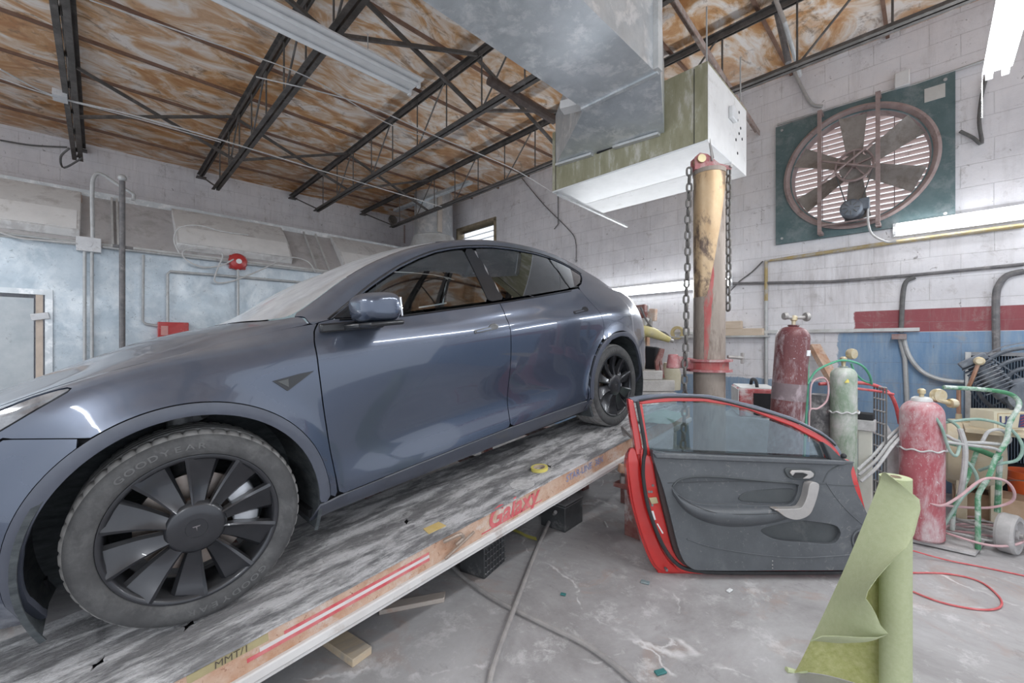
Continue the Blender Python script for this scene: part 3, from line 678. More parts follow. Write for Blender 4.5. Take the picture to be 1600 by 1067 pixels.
# belt moulding
for s, dd in ((1, 0), (-1, 1)):
    pts = [(a, s * (surf(a, line([(.60, 1.070), (.94, 1.066), (1.59, 1.103), (2.04, 1.136), (2.46, 1.17)], a)) + .002), float(line([(.60, 1.074), (.94, 1.068), (1.59, 1.104), (2.04, 1.137), (2.46, 1.172)], a))) for a in np.arange(.62, 2.45, .06)]
    cb(MB().tube(pts, .005, 6), 'belt_moulding', BLACKP)
    rl = [(a, s * (surf(a, h) + .001), h) for a, h in [(.575, 1.078), (.62, 1.105), (.70, 1.156), (.819, 1.233), (.92, 1.289), (1.032, 1.346), (1.17, 1.403), (1.31, 1.449), (1.45, 1.477), (1.58, 1.495), (1.80, 1.508), (2.0, 1.503), (2.24, 1.483), (2.42, 1.452), (2.574, 1.408), (2.70, 1.357), (2.77, 1.316)]]
    cb(MB().tube(spline(rl, 3), .0055, 6), 'drip_rail', BLACKP)
# interior
SEAT = M('black_seat_trim', (.018, .018, .02), (.03, .03, .032), 9, .6); WHITE = M('pale_cabin_lining', (.55, .55, .53), None, 6, .8)
def seat(a, y, parent=car):
    m = MB().box((a, y, .50), (.50, .50, .16)); base = cb(m, 'seat', SEAT, bevel=.05, seg=4)
    R = Matrix.Rotation(radians(14), 3, 'Y')
    m = MB().box((a + .34, y, .84), (.13, .48, .60), R); cb(m, 'seat_back', SEAT, base, bevel=.05, seg=4)
    m = MB().box((a + .44, y, 1.21), (.10, .27, .21), R); cb(m, 'headrest', SEAT, base, bevel=.045, seg=4)
for y in (.37, -.37): seat(1.30, y)
m = MB().box((2.30, 0, .50), (.5, 1.25, .18)); rs = cb(m, 'rear_seat', SEAT, bevel=.05, seg=3)
m = MB().box((2.62, 0, .86), (.14, 1.25, .60), Matrix.Rotation(radians(20), 3, 'Y')); cb(m, 'rear_seat_back', SEAT, rs, bevel=.05, seg=3)
m = MB().box((.62, 0, .96), (.42, 1.36, .14)); cb(m, 'dashboard', SEAT, bevel=.04, seg=3)
m = MB().torus((.86, .37, .98), (1, 0, .45), .175, .014, 28, 8); cb(m, 'steering_wheel', SEAT)
m = MB().bb((.50, -.80, .60), (2.5, -.795, 1.05)).bb((.50, .775, .60), (2.5, .78, 1.04)); cb(m, 'door_lining', WHITE, smooth=False)
m = extract(mn(GV - 7.95, GA - 1.35, 2.6 - GA), 0, 1, .0); m2 = extract(mn(GV - 7.95, GA - 1.35, 2.6 - GA), 0, -1, .0); m.add(m2.v, m2.f); m.v = [Vector((p.x, p.y, p.z - .035)) for p in m.v]
cb(m, 'headlining', WHITE)

# ---- wheels
TYRE = M('tyre_rubber', (.050, .050, .052), (.085, .085, .087), 12, .75, bump=.15, bscale=80, dirt=(.17, .17, .17), dscale=4, dt=(.5, .8))
TREAD = M('dusty_tread', (.22, .215, .21), (.36, .355, .35), 20, .9, dirt=(.10, .10, .10), dscale=12, dt=(.56, .7))
WHEELM = M('satin_black_wheel', (.034, .035, .041), (.044, .046, .052), 6, .30, .5, coat=.25, dust=(.3, .3, .3), dustamt=.2)
DISC = M('brake_disc_metal', (.30, .24, .20), (.42, .38, .36), 14, .35, .9)
CAL = M('caliper_silver', (.62, .64, .68), (.5, .52, .56), 12, .4, .6)
LETT = M('tyre_lettering_rubber', (.13, .13, .132), None, 12, .6)
def wheel(parent_name, ac, s, steer=0.0, detail=True):
    """built about its own centre, axis y outward = +s"""
    Rz = Matrix.Rotation(steer, 4, 'Z'); T = CM @ Matrix.Translation((ac, s * .905, .352)) @ Rz
    def put(m, name, mat, parent, **kw):
        m.xf(T); return m.build(name, mat, parent, **kw)
    o = Vector((0, 0, 0)); d = Vector((0, s, 0)); n = 192
    W = .255
    tp = [(.262, -.012), (.270, .004), (.285, .010), (.305, .014), (.322, .012), (.335, .004), (.345, -.012), (.3505, -.028), (.3515, -.034)]
    n = 240; tp = tp[:6]
    root = put(MB().lathe(tp + [(.3395, -.003)], o, d, n, capend=False), parent_name, TYRE, car, angle=60)
    # tread band with four grooves
    pr = []
    xs = [-.036, -.068, -.070, -.078, -.080, -.112, -.114, -.122, -.124, -.156, -.158, -.166, -.168, -.200, -.202, -.210, -.212, -.238]
    for i_, x in enumerate(xs):
        gr = i_ % 4 in (2, 3); pr.append((.3435 if gr else .352 - abs(x + .135) * .012, x))
    put(MB().lathe([(.3395, -.003), (.3455, -.013), (.3500, -.026), (.3515, -.036)] + pr + [(.345, -.252), (.325, -.262), (.262, -.245)], o, d, n, mod=lambda r, t, k, i: r - ((.0075 if k in (1, 2, 3, 4, 5) else .0045) if (i % 5 == 0 and (t > -.07 or t < -.21) and r > .34) else 0), capend=False), 'tread', TREAD, root, angle=60)
    # rim barrel
    put(MB().lathe([(.266, .002), (.270, -.004), (.266, -.012), (.252, -.018), (.247, -.05), (.244, -.16), (.262, -.235), (.270, -.24)], o, d, 72, capend=False), 'rim', WHEELM, root, angle=50, solid=.003)
    put(MB().lathe([(.2655, .0035), (.258, .0045), (.250, -.002), (.247, -.012)], o, d, 96, capend=False), 'rim_lip', WHEELM, root, angle=50, solid=.003)
    # ten blade spokes, each a dished plate with one raised edge
    sp = []
    ex = Vector((1, 0, 0)); ez = Vector((0, 0, 1))
    for q in range(10):
        a0 = 2 * pi * q / 10 + .12; er = ex * cos(a0) + ez * sin(a0); et = (-ex * sin(a0) + ez * cos(a0)) * s
        m = MB(); P = []; K = 10
        for k in range(K + 1):
            t = k / K; r = .075 + (.255 - .075) * t
            wl = .020 + .037 * t ** 1.1; wr = .020 + .037 * t ** 1.1
            yc = -.004 - .020 * sin(pi * min(t * 1.05, 1)) * .8 + .004 * t
            prof = [(-wl, yc - .020 - .018 * t), (-wl * .75, yc - .004 - .020 * t), (wr * .15, yc - .001 - .009 * t), (wr * .78, yc + .008), (wr, yc + .004), (wr * 1.02, yc - .030), (0, yc - .045), (-wl * .9, yc - .040 - .01 * t)]
            for aa, yy in prof: P.append(er * r + et * aa + d * yy)
        nn = 8
        F = [(k * nn + j, k * nn + (j + 1) % nn, (k + 1) * nn + (j + 1) % nn, (k + 1) * nn + j) for k in range(K) for j in range(nn)] + [tuple(range(nn)), tuple(range(K * nn, K * nn + nn))]
        put(m.add(P, F), 'spoke', WHEELM, root, angle=28)
    put(MB().lathe([(.092, -.05), (.094, -.012), (.088, -.001), (.080, .004), (.05, .007), (.034, .008), (.033, .0055), (.0001, .0055)], o, d, 64), 'hub_cap', WHEELM, root, angle=40)
    lg = MB().prism([(-.012, .008), (.012, .008), (.010, .004), (.002, .004), (0, -.012), (-.002, .004), (-.010, .004)], d * .0056, Vector((s, 0, 0)), ez, d, 0, .001)
    put(lg, 'hub_emblem', M('emblem_grey', (.22, .20, .21), None, 8, .3, .5), root, smooth=False)
    # tyre lettering
    if detail:
        for word, base in (('GOODYEAR', 104), ('GOODYEAR', -76)):
            L = MB()
            for i_, ch in enumerate(word):
                vs_, fs = text_mesh(ch, .040, 0, .0008); a = radians(base - (i_ - 3.5) * 6.6 * 1.0) if s > 0 else radians(180 - base + (i_ - 3.5) * 6.6)
                P = []
                for p in vs_:
                    rr = .301 + p.y * .72; aa = a - p.x * s / .301
                    P.append(ex * rr * cos(aa) + ez * rr * sin(aa) + d * (.0158 - abs(rr - .306) * .10))
                L.add(P, fs)
            put(L, 'tyre_lettering', LETT, root, smooth=False)
    return root, T, put, d, ex, ez, o
for ac, s, stt in ((0, 1, .07), (2.89, 1, 0), (0, -1, .07), (2.89, -1, 0)):
    root, T, put, d, ex, ez, o = wheel('wheel', ac, s, stt, s > 0)
    put(MB().lathe([(.0001, -.07), (.08, -.07), (.085, -.095), (.178, -.095), (.178, -.12), (.0001, -.12)], o, d, 64), 'brake_disc', DISC, root)
    cm = MB(); P = []; a0, a1 = radians(-18), radians(42)
    for k in range(9):
        a = a0 + (a1 - a0) * k / 8; u = ex * cos(a) + ez * sin(a)
        for rr, yy in ((.118, -.052), (.175, -.045), (.208, -.06), (.212, -.14), (.118, -.14)): P.append(u * rr + d * yy)
    cm.add(P, [(k * 5 + j, k * 5 + (j + 1) % 5, k * 5 + 5 + (j + 1) % 5, k * 5 + 5 + j) for k in range(8) for j in range(5)] + [(0, 1, 2, 3, 4), tuple(range(40, 45))])
    put(cm, 'brake_caliper', CAL, root, bevel=.006)
# ------------------------------------------------------------------ things fixed to walls and roof
GALV = M('galvanised_sheet', (.54, .58, .61), (.68, .72, .75), 7, .42, .55, dirt=(.82, .84, .86), dscale=6, dt=(.50, .60), rvar=.12)
GALV2 = M('dull_sheet_metal', (.50, .51, .51), (.66, .67, .67), 5, .6, .2, dirt=(.42, .41, .39), dscale=4, dt=(.5, .7))
OLIVE = M('faded_olive_paint', (.24, .23, .14), (.36, .34, .24), 6, .6, dirt=(.52, .50, .44), dscale=6, dt=(.52, .66), stretch=(2, 2, .6))
WPANEL = M('scuffed_white_panel', (.70, .70, .70), (.80, .80, .80), 4, .5, dirt=(.50, .49, .47), dscale=5, dt=(.56, .72))
FANP = M('fan_green_plate', (.08, .135, .145), (.14, .20, .21), 6, .55, .2, dirt=(.24, .28, .29), dscale=5, dt=(.5, .7))
FANB = M('dusty_fan_metal', (.26, .235, .215), (.36, .33, .31), 9, .8, .1, dirt=(.18, .15, .13), dscale=6, dt=(.5, .7))
FANR = M('rusty_shroud', (.30, .22, .21), (.42, .34, .33), 9, .75, .1, dirt=(.16, .11, .10), dscale=7, dt=(.55, .7))
SLAT = M('dusty_pink_louvre', (.62, .48, .45), (.74, .62, .59), 8, .8, dirt=(.25, .18, .16), dscale=8, dt=(.55, .72))
PIPE = M('grey_conduit', (.42, .43, .44), (.54, .55, .55), 12, .55, .35, dirt=(.30, .28, .27), dscale=9, dt=(.55, .75))
DPIPE = M('dark_iron_pipe', (.13, .13, .14), (.24, .23, .23), 14, .7, .3, dirt=(.4, .39, .38), dscale=9, dt=(.55, .75))
YPIPE = M('yellow_gas_pipe', (.46, .35, .15), (.36, .29, .16), 12, .7, dirt=(.42, .40, .37), dscale=8, dt=(.46, .62))
CABLE = M('pale_cable', (.60, .60, .60), (.45, .45, .45), 20, .7)
DCABLE = M('dark_cable', (.10, .10, .10), (.16, .16, .16), 20, .7)
WHITEM = M('white_enamel', (.78, .79, .80), (.68, .69, .70), 6, .4)
TUBE_OFF = M('unlit_tube', (.80, .82, .84), None, 6, .25)
TUBE_ON = M('lit_tube', (1, 1, 1), None, 6, .3, emit=(.93, .97, 1.0), estr=9)
BOX = M('grey_box_metal', (.55, .56, .58), (.66, .67, .69), 12, .5, .3, dirt=(.35, .34, .33), dscale=14, dt=(.55, .7))
REDP = M('alarm_red', (.50, .035, .035), (.38, .03, .03), 9, .35, coat=.4, dirt=(.6, .25, .22), dscale=8, dt=(.6, .75))

# exhaust fan in the back wall
fan = thing('exhaust_fan', 'large belt-driven exhaust fan with six grey blades set in the white block wall', 'fan', (fan_c.x, D, fan_c.z - FH))
fc = Vector((fan_c.x, D - .02, fan_c.z)); Rf = .60
# plate with a round hole, as a ring of quads
m = MB(); N = 96; P = []
for i in range(N):
    a = 2 * pi * i / N + pi / 4; u = Vector((cos(a), 0, sin(a))); k = 1 / max(abs(cos(a)), abs(sin(a)))
    for y in (-.02, .03): P += [fc + u * (Rf - .03) + Vector((0, y, 0)), fc + Vector((u.x * k * .725, y, u.z * k * .69))]
F = []
for i in range(N):
    j = (i + 1) % N; a = 4 * i; b = 4 * j
    F += [(a, a + 1, b + 1, b), (a + 2, b + 2, b + 3, a + 3), (a + 1, a + 3, b + 3, b + 1), (a, b, b + 2, a + 2)]
m.add(P, F).build('mounting_plate', FANP, fan, angle=30)
pl = MB().bb((fc.x + .52, fc.y - .026, fc.z + .47), (fc.x + .66, fc.y - .0205, fc.z + .60)).build('name_plate', M('pale_sticker', (.6, .6, .58), None, 9, .6), fan, smooth=False)
for sx in (-1, 1):
    for sz in (-1, 1):
        MB().cyl((fc.x + sx * .66, fc.y - .032, fc.z + sz * .63), (fc.x + sx * .66, fc.y - .02, fc.z + sz * .63), .014, n=8).build('bolt', PIPE, fan)
MB().lathe([(Rf + .035, -.02), (Rf + .04, -.04), (Rf + .015, -.055), (Rf - .005, -.045), (Rf - .03, .0), (Rf - .045, .10), (Rf - .035, .10), (Rf - .02, 0)], fc, (0, 1, 0), 96, closed=True).build('shroud_ring', FANR, fan)
hub = fc + Vector((0, -.02, 0))
for q in range(6):
    a0 = radians(92 + 60 * q); er = Vector((cos(a0), 0, sin(a0))); et = Vector((-sin(a0), 0, cos(a0)))
    P = []; K = 8
    for k in range(K + 1):
        t = k / K; r = .13 + t * (.55 - .13); w = .075 + .045 * t; tw = radians(34 - 14 * t)
        for j in range(7):
            c = -1 + 2 * j / 6; y = c * w * sin(tw) * -1 + (1 - c * c) * .018
            P.append(hub + er * r + et * (c * w * cos(tw)) + Vector((0, y, 0)))
    m = MB().add(P, [(k * 7 + j, k * 7 + j + 1, k * 7 + 8 + j, k * 7 + 7 + j) for k in range(K) for j in range(6)])
    m.build('fan_blade', FANB, fan, solid=.005)
m = MB().torus(hub + Vector((0, -.085, 0)), (0, 1, 0), .155, .010, 40, 6)
m.torus(hub + Vector((0, -.062, 0)), (0, 1, 0), .155, .010, 40, 6)
for q in range(5):
    a = 2 * pi * q / 5 + .3; m.bar(hub + Vector((0, -.075, 0)), hub + Vector((.15 * cos(a), -.075, .15 * sin(a))), .022, .012)
m.cyl(hub + Vector((0, -.11, 0)), hub + Vector((0, .03, 0)), .022, n=14).build('drive_pulley', FANR, fan)
MB().cyl(hub + Vector((0, -.04, 0)), hub + Vector((0, .02, 0)), .13, n=24).build('blade_hub', FANB, fan)
for sx, nm in ((-.285, 'l'), (.19, 'r')):
    MB().bar(fc + Vector((sx, -.15, -.66)), fc + Vector((sx, -.15, .66)), .034, .028, up=(0, 1, 0)).build('upright_bar', FANR, fan, smooth=False)
    for sz in (-.655, .655): MB().bb((fc.x + sx - .02, fc.y - .15, fc.z + sz - .015), (fc.x + sx + .02, fc.y - .02, fc.z + sz + .015)).build('bar_foot', FANR, fan, smooth=False)
for p, q in (((-.285, -.14), (.19, .20)), ((-.285, .12), (.19, -.09))):
    MB().cyl(fc + Vector((p[0], -.15, p[1])), fc + Vector((q[0], -.15, q[1])), .010, n=8).build('cross_brace', FANR, fan)
mc = fc + Vector((-.01, -.12, -.475))
m = MB().lathe([(.02, -.145), (.075, -.14), (.092, -.125), (.095, -.09), (.095, .06), (.07, .07)], mc, (0, 1, 0), 28); mo = m.build('motor', M('motor_grey', (.12, .14, .17), (.2, .22, .25), 14, .5, .4), fan)
for q in range(8):
    a = 2 * pi * q / 8; MB().bar(mc + Vector((.03 * cos(a), -.146, .03 * sin(a))), mc + Vector((.07 * cos(a), -.143, .07 * sin(a))), .012, .006).build('vent_slot', DCABLE, mo, smooth=False)
MB().bb((mc.x + .06, mc.y - .10, mc.z - .02), (mc.x + .14, mc.y, mc.z + .09)).build('terminal_box', M('motor_grey'  , (.1,.1,.1)), mo, bevel=.006)
m = MB()
for s in (-1, 1): m.cyl(mc + Vector((s * .035, .075, .0)), hub + Vector((s * .150, -.07, -.06)), .006, n=6)
m.build('drive_belt', DCABLE, fan)
MB().cyl(mc + Vector((0, .04, 0)), mc + Vector((0, .09, 0)), .038, n=18).build('motor_pulley', FANR, mo)
MB().bar(fc + Vector((-.285, -.13, -.585)), fc + Vector((.19, -.13, -.585)), .05, .012).build('motor_shelf', FANR, fan, smooth=False)
# shutter outside the blades: tilted slats in front of daylight
for i in range(22):
    z = fc.z - .58 + i * .0552; L_ = sqrt(max(.61 ** 2 - (z - fc.z) ** 2, .01))
    MB().box((fc.x, D + .15, z), (2 * L_, .060, .005), Matrix.Rotation(radians(-24), 3, 'X')).build('shutter_slat', SLAT, fan, smooth=False)
for sx in (-.3, .0, .3): MB().cyl((fc.x + sx, D + .108, fc.z - .55), (fc.x + sx, D + .108, fc.z + .55), .004, n=6).build('shutter_rod', FANR, fan)

# louvre window high in the far corner
(x0, x1), (z0, z1) = lw
w = thing('window_1', 'window', 'window', ((x0 + x1) / 2, D, z0)); del w['label'], w['category']; w['kind'] = 'structure'
WOODD = M('old_dark_timber', (.20, .16, .10), (.34, .28, .2), 10, .8)
m = MB().bb((x0 - .03, D - .03, z0 - .04), (x1 + .03, D + .16, z0 + .02)).bb((x0 - .03, D - .03, z1 - .02), (x1 + .03, D + .16, z1 + .04)).bb((x0 - .03, D - .03, z0), (x0 + .02, D + .16, z1)).bb((x1 - .02, D - .03, z0), (x1 + .03, D + .16, z1)); m.build('window_frame', WOODD, w, smooth=False)
for i in range(5): MB().box(((x0 + x1) / 2, D + .12, z0 + .07 + i * .115), (x1 - x0 - .04, .10, .006), Matrix.Rotation(radians(35), 3, 'X')).build('window_louvre', WHITEM, w, smooth=False)

# fluorescent fixtures
def fixture(p0, p1, label, lit, down=Vector((0, 0, -1)), name='fluorescent_light', w=.13, group=None, power=35, off=.045):
    p0 = Vector(p0); p1 = Vector(p1); d = (p1 - p0).normalized(); side = d.cross(down).normalized()
    t = thing(name, label, 'light fixture', (p0 + p1) / 2, 0, group)
    m = MB().bar(p0, p1, w, .035, up=down) if abs(down.z) > .5 else MB().bar(p0, p1, .04, w, up=down)
    m = MB(); x = side; P = []
    for p in (p0, p1):
        for a, b in ((-w / 2, 0), (-w / 2, .012), (-w * .28, .05), (w * .28, .05), (w / 2, .012), (w / 2, 0)): P.append(p + x * a - down * (b - .0))
    m.add(P, [(i, (i + 1) % 6, 6 + (i + 1) % 6, 6 + i) for i in range(6)] + [tuple(reversed(range(6))), tuple(range(6, 12))])
    m.build('housing', WHITEM, t, smooth=False)
    for s in (-1, 1):
        a = p0 + side * s * w * .27 + down * .024; b = p1 + side * s * w * .27 + down * .024
        MB().cyl(a + d * .03, b - d * .03, .0165, n=14).build('tube', TUBE_ON if lit else TUBE_OFF, t)
        for e, g in ((a, 1), (b, -1)): MB().bar(e + d * g * .004, e + d * g * .028, .034, .044, up=down).build('tube_holder', WHITEM, t, bevel=.003)
    if lit:
        ld = bpy.data.lights.new('tube_glow', 'AREA'); ld.shape = 'RECTANGLE'; ld.size = (p1 - p0).length; ld.size_y = .1; ld.energy = power; ld.color = (.93, .97, 1)
        lo = bpy.data.objects.new('tube_glow', ld); C.objects.link(lo)
        z = -down; x_ = d; y_ = z.cross(x_); R = Matrix((x_, y_, z)).transposed().to_4x4(); lo.matrix_world = Matrix.Translation((p0 + p1) / 2 + down * off) @ R
    return t
f1 = fixture((-3.12, -.50, 3.62), (-3.12, 1.93, 3.62), 'long unlit two-tube fluorescent fixture hung under the brown roof boards', False, w=.27)
for y in (.2, 1.5): MB().cyl((-3.12, y, 3.66), (-3.12, y, HB), .004, n=6).build('hanger_wire', CABLE, f1)
f2 = fixture((.30, 1.72, 3.18), (.30, 4.12, 3.18), 'bright overhead fluorescent fixture in the top right corner with a bead pull cord', True, power=34)
for y in (2.0, 3.85): MB().cyl((.30, y, 3.22), (.30, y, HB), .004, n=6).build('hanger_wire', CABLE, f2)
m = MB()
for i in range(26): m.sphere((.235, 4.10, 3.17 - i * .011), .004, 6)
m.build('pull_cord', CABLE, f2)
f3 = fixture((-.27, D - .055, 2.55), (2.10, D - .055, 2.55), 'lit wall fluorescent fixture below the exhaust fan', True, down=Vector((0, -1, 0)), power=24)
f4 = fixture((-4.20, D - .055, 2.20), (-1.76, D - .055, 2.20), 'lit wall fluorescent fixture behind the steel tower and car tail', True, down=Vector((0, -1, 0)), power=22)
f5 = fixture((-4.6, -2.6, 3.62), (-2.2, -2.6, 3.62), 'lit fluorescent fixture hung behind the viewpoint over the car nose', True, power=75, w=.2)
f6 = fixture((.9, -2.4, 3.62), (3.3, -2.4, 3.62), 'lit fluorescent fixture hung behind the viewpoint on the right', True, power=75, w=.2)
for ff, xx in ((f5, (-4.3, -2.5)), (f6, (1.2, 3.0))):
    for x_ in xx: MB().cyl((x_, ff.location.y, 3.66), (x_, ff.location.y, CE), .004, n=6).build('hanger_wire', CABLE, ff)

# galvanised duct and its flared end piece
dx0, dx1, dz0, dz1, dy = -1.86, -1.275, 3.20, 3.80, 2.62
duct = thing('air_duct', 'big galvanised rectangular air duct overhead leading to the olive heater cabinet', 'duct', ((dx0 + dx1) / 2, 1, dz0))
MB().bb((dx0, -2.6, dz0), (dx1, dy, dz1)).build('duct_body', GALV, duct, smooth=False)
m = MB().bb((dx0 - .012, dy - .03, dz0 - .012), (dx1 + .012, dy, dz1)); m.build('duct_flange', GALV, duct, smooth=False)
m = MB().bb((dx1, dy - .06, dz0), (dx1 + .035, dy + .0, dz1)); m.build('seam_strip', GALV2, duct, smooth=False)
ux0, ux1, uy0, uy1, uz0, uz1 = -2.62, -1.15, 3.16, 4.06, 2.90, 3.47
P = [(dx0, dy, dz0), (dx1 + .02, dy, dz0), (dx1 + .02, dy, dz1), (dx0, dy, dz1), tuple(onY(868, 259, uy0)), tuple(onY(1038, 207, uy0)), (onY(1038, 207, uy0).x, uy0, uz1 + .10), (onY(868, 259, uy0).x, uy0, onY(868, 181, uy0).z)]
m = MB().add(P, [(0, 1, 5, 4), (1, 2, 6, 5), (2, 3, 7, 6), (3, 0, 4, 7), (0, 3, 2, 1), (4, 5, 6, 7)]); m.build('flared_transition', GALV, duct, smooth=False)
e0, e1 = Vector(P[4]), Vector(P[5]); mid = e0.lerp(e1, .50)
m = MB().prism([(-.07, -.005), (0, .10), (.09, -.005)], mid + Vector((0, -.012, .0)), (1, 0, 0), (0, 0, 1), (0, -1, 0), -.04, .004); m.build('torn_notch', DARKIN, duct, smooth=False)
for a, b in ((.03, .40), (.60, .97)): MB().bar(e0.lerp(e1, a) + Vector((0, -.02, -.008)), e0.lerp(e1, b) + Vector((0, -.02, -.008)), .05, .02).build('bottom_flange', GALV2, duct, smooth=False)
m = MB().box((dx0 - .10, dy - .02, dz0 + .06), (.16, .10, .06), Matrix.Rotation(radians(20), 3, 'Z')); m.build('damper_bracket', WPANEL, duct, smooth=False)
hu = thing('heater_cabinet', 'olive and white sheet metal heater cabinet hung at the end of the duct', 'air handler', ((ux0 + ux1) / 2, (uy0 + uy1) / 2, uz0))
MB().bb((ux0, uy0, uz0 + .012), (ux1, uy0 + .02, uz1)).build('front_panel', OLIVE, hu, smooth=False)
MB().bb((ux1 - .02, uy0, uz0 + .01), (ux1, uy1, uz1)).build('side_panel', WPANEL, hu, smooth=False)
MB().bb((ux0, uy0 + .02, uz0 + .01), (ux0 + .02, uy1, uz1)).build('side_panel', WPANEL, hu, smooth=False)
MB().bb((ux0, uy1 - .02, uz0 + .01), (ux1 - .02, uy1, uz1)).build('back_panel', OLIVE, hu, smooth=False)
MB().bb((ux0, uy0, uz1), (ux1, uy1, uz1 + .015)).build('top_panel', OLIVE, hu, smooth=False)
MB().bb((ux0, uy0, uz0 - .004), (ux1 - .0, uy0 + .50, uz0 + .01)).build('bottom_panel', WHITEM, hu, smooth=False)
MB().bb((ux0, uy0 + .507, uz0 - .004), (ux1 - .0, uy1, uz0 + .01)).build('bottom_panel', WPANEL, hu, smooth=False)
for x in (ux0 + .04, ux1 - .10): MB().bb((x, uy0 - .004, uz0 + .012), (x + .004, uy0, uz1)).build('panel_seam', DARKIN, hu, smooth=False)
MB().bb((ux1, uy0 + .44, uz0 + .33), (ux1 + .035, uy0 + .56, uz0 + .43)).build('cable_cover', WHITEM, hu, bevel=.008)
for yy, zz in ((.66, .40), (.70, .30), (.62, .22), (.74, .36), (.78, .28), (.66, .12), (.70, .48)): MB().cyl((ux1, uy0 + yy, uz0 + zz), (ux1 + .003, uy0 + yy, uz0 + zz), .012, n=10).build('knockout_hole', DARKIN, hu)
# angle iron the cabinet hangs from
s0, s1 = Vector((-1.30, 2.2, 3.95)), Vector((-1.49, D - .02, 3.99))
m = MB().bar(s0, s1, .055, .008).bar(s0 + Vector((.026, 0, -.028)), s1 + Vector((.026, 0, -.028)), .008, .055)
st = tag(m.build('angle_iron', M('dusty_angle_iron', (.46, .42, .40), (.30, .20, .17), 14, .8, .1), smooth=False), 'dusty angle iron running to the back wall above the heater cabinet', 'steel strut')
tag(MB().cyl((ux1 - .03, uy0 + .06, uz1 + .01), (ux1 - .03, uy0 + .06, 3.93), .006, n=6).build('hanger_rod', PIPE), 'thin hanger rod at the front corner of the heater cabinet', 'rod')
tag(MB().cyl((ux1 - .03, uy1 - .06, uz1 + .01), (ux1 - .03, uy1 - .06, 3.93), .006, n=6).build('hanger_rod', PIPE), 'thin hanger rod at the rear corner of the heater cabinet', 'rod')
tag(MB().bar((ux0 + .03, uy0 + .05, uz0 - .014), onY(980, 354, 4.75), .03, .02).build('support_rail', PIPE, smooth=False), 'pale support rail under the left edge of the heater cabinet', 'rail')
# round ventilation stack near the corner
sc = Vector((-7.45, 5.05, 0))
stack = thing('vent_stack', 'round galvanised ventilation stack in the far corner under the roof', 'vent stack', (sc.x, sc.y, 3.45))
MB().lathe([(.43, 3.60), (.40, 3.66), (.40, CE)], sc, (0, 0, 1), 40).build('stack_pipe', GALV, stack)
m = MB().torus(sc + Vector((0, 0, 3.64)), (0, 0, 1), .41, .022, 40, 8); m.build('stack_collar', GALV2, stack)
MB().lathe([(.50, 3.40), (.44, 3.62)], sc, (0, 0, 1), 40).build('stack_base', GALV2, stack)
a = atan2(-5.05, 7.45) + .25; MB().bb((sc.x + .38, sc.y - .17, 3.68), (sc.x + .41, sc.y - .07, CE)).build('riveted_seam', M('seam_tan', (.62, .56, .50), None, 9, .6), stack, smooth=False)
tag(MB().bar((-8.3, 4.62, 4.33), (-5.8, 4.72, 4.30), .10, .05).build('roof_rail', GALV, smooth=False), 'grey metal rail crossing in front of the round vent stack', 'rail')

# ------------------------------------------------------------------ spray booth along the left wall
BX, BX2, BZ, BZ2, BY1 = -7.10, -7.80, 2.60, 3.37, 5.35
BOOTHM = M('booth_galvanised', (.40, .47, .53), (.55, .61, .66), 3, .38, .55, dirt=(.68, .72, .75), dscale=2.2, dt=(.48, .66), rvar=.12, scratch=(.30, .34, .38))
HIP = M('booth_dusty_panel', (.47, .46, .47), (.58, .57, .58), 3, .7, .1, dirt=(.40, .39, .39), dscale=3)
booth = thing('spray_booth', 'galvanised sheet metal spray booth along the left wall with sloping lamp panels', 'spray booth', (BX, 1, 0))
dY0, dY1, dZ = -1.6, -.42, 1.965
m = MB().bb((BX - .05, -4.0, 0), (BX, dY0, BZ)).bb((BX - .05, dY1, 0), (BX, BY1, BZ)).bb((BX - .05, dY0, dZ), (BX, dY1, BZ)); m.build('wall_panel', BOOTHM, booth, smooth=False)
hip_n = Vector((BZ2 - BZ, 0, -(BX2 - BX))).normalized()
m = MB().add([(BX, -4, BZ), (BX, BY1, BZ), (BX2, BY1, BZ2), (BX2, -4, BZ2)], [(0, 1, 2, 3)]); m.build('sloping_panel', HIP, booth, solid=.02, smooth=False)
MB().bb((BX2 - .06, -4, BZ2 - .03), (BX2 + .03, BY1, BZ2 + .05)).build('top_rail', GALV, booth, smooth=False)
MB().bb((WX + .02, -4, BZ2 - .03), (BX2 - .06, BY1, BZ2)).build('booth_roof', HIP, booth, smooth=False)
MB().bb((WX + .02, BY1 - .02, 0), (BX - .05, BY1, BZ2 - .03)).build('end_panel', HIP, booth, smooth=False)
MB().bb((BX - .06, -4, BZ - .03), (BX + .02, BY1, BZ + .03)).build('ledge', GALV2, booth, smooth=False)
hd = (Vector((BX2, 0, BZ2)) - Vector((BX, 0, BZ)))
def on_hip(y, t, off=0): return Vector((BX, y, BZ)) + hd * t + hip_n * off
LB = M('lamp_box_metal', (.60, .60, .60), (.70, .70, .70), 4, .6, dirt=(.5, .49, .49), dscale=4)
def lamp_box(y0, y1, t0=.10, t1=.93, open_end=False):
    P = []
    for y in (y0, y1): P += [on_hip(y, t0, .0), on_hip(y, t0 + .03, .09), on_hip(y, t0 + .38, .12), on_hip(y, t1, .07), on_hip(y, t1 + .02, 0)]
    m = MB().add(P, [(i, (i + 1) % 5, 5 + (i + 1) % 5, 5 + i) for i in range(5)] + [tuple(reversed(range(5))), tuple(range(5, 10))])
    b = m.build('lamp_box', LB, booth, bevel=.008)
    P = [on_hip(y0 + .03, t0 + .05, .096), on_hip(y1 - .03, t0 + .05, .096), on_hip(y1 - .03, t0 + .36, .123), on_hip(y0 + .03, t0 + .36, .123)]
    MB().add(P, [(0, 1, 2, 3)]).build('lamp_lens', WPANEL, b, solid=.004, smooth=False)
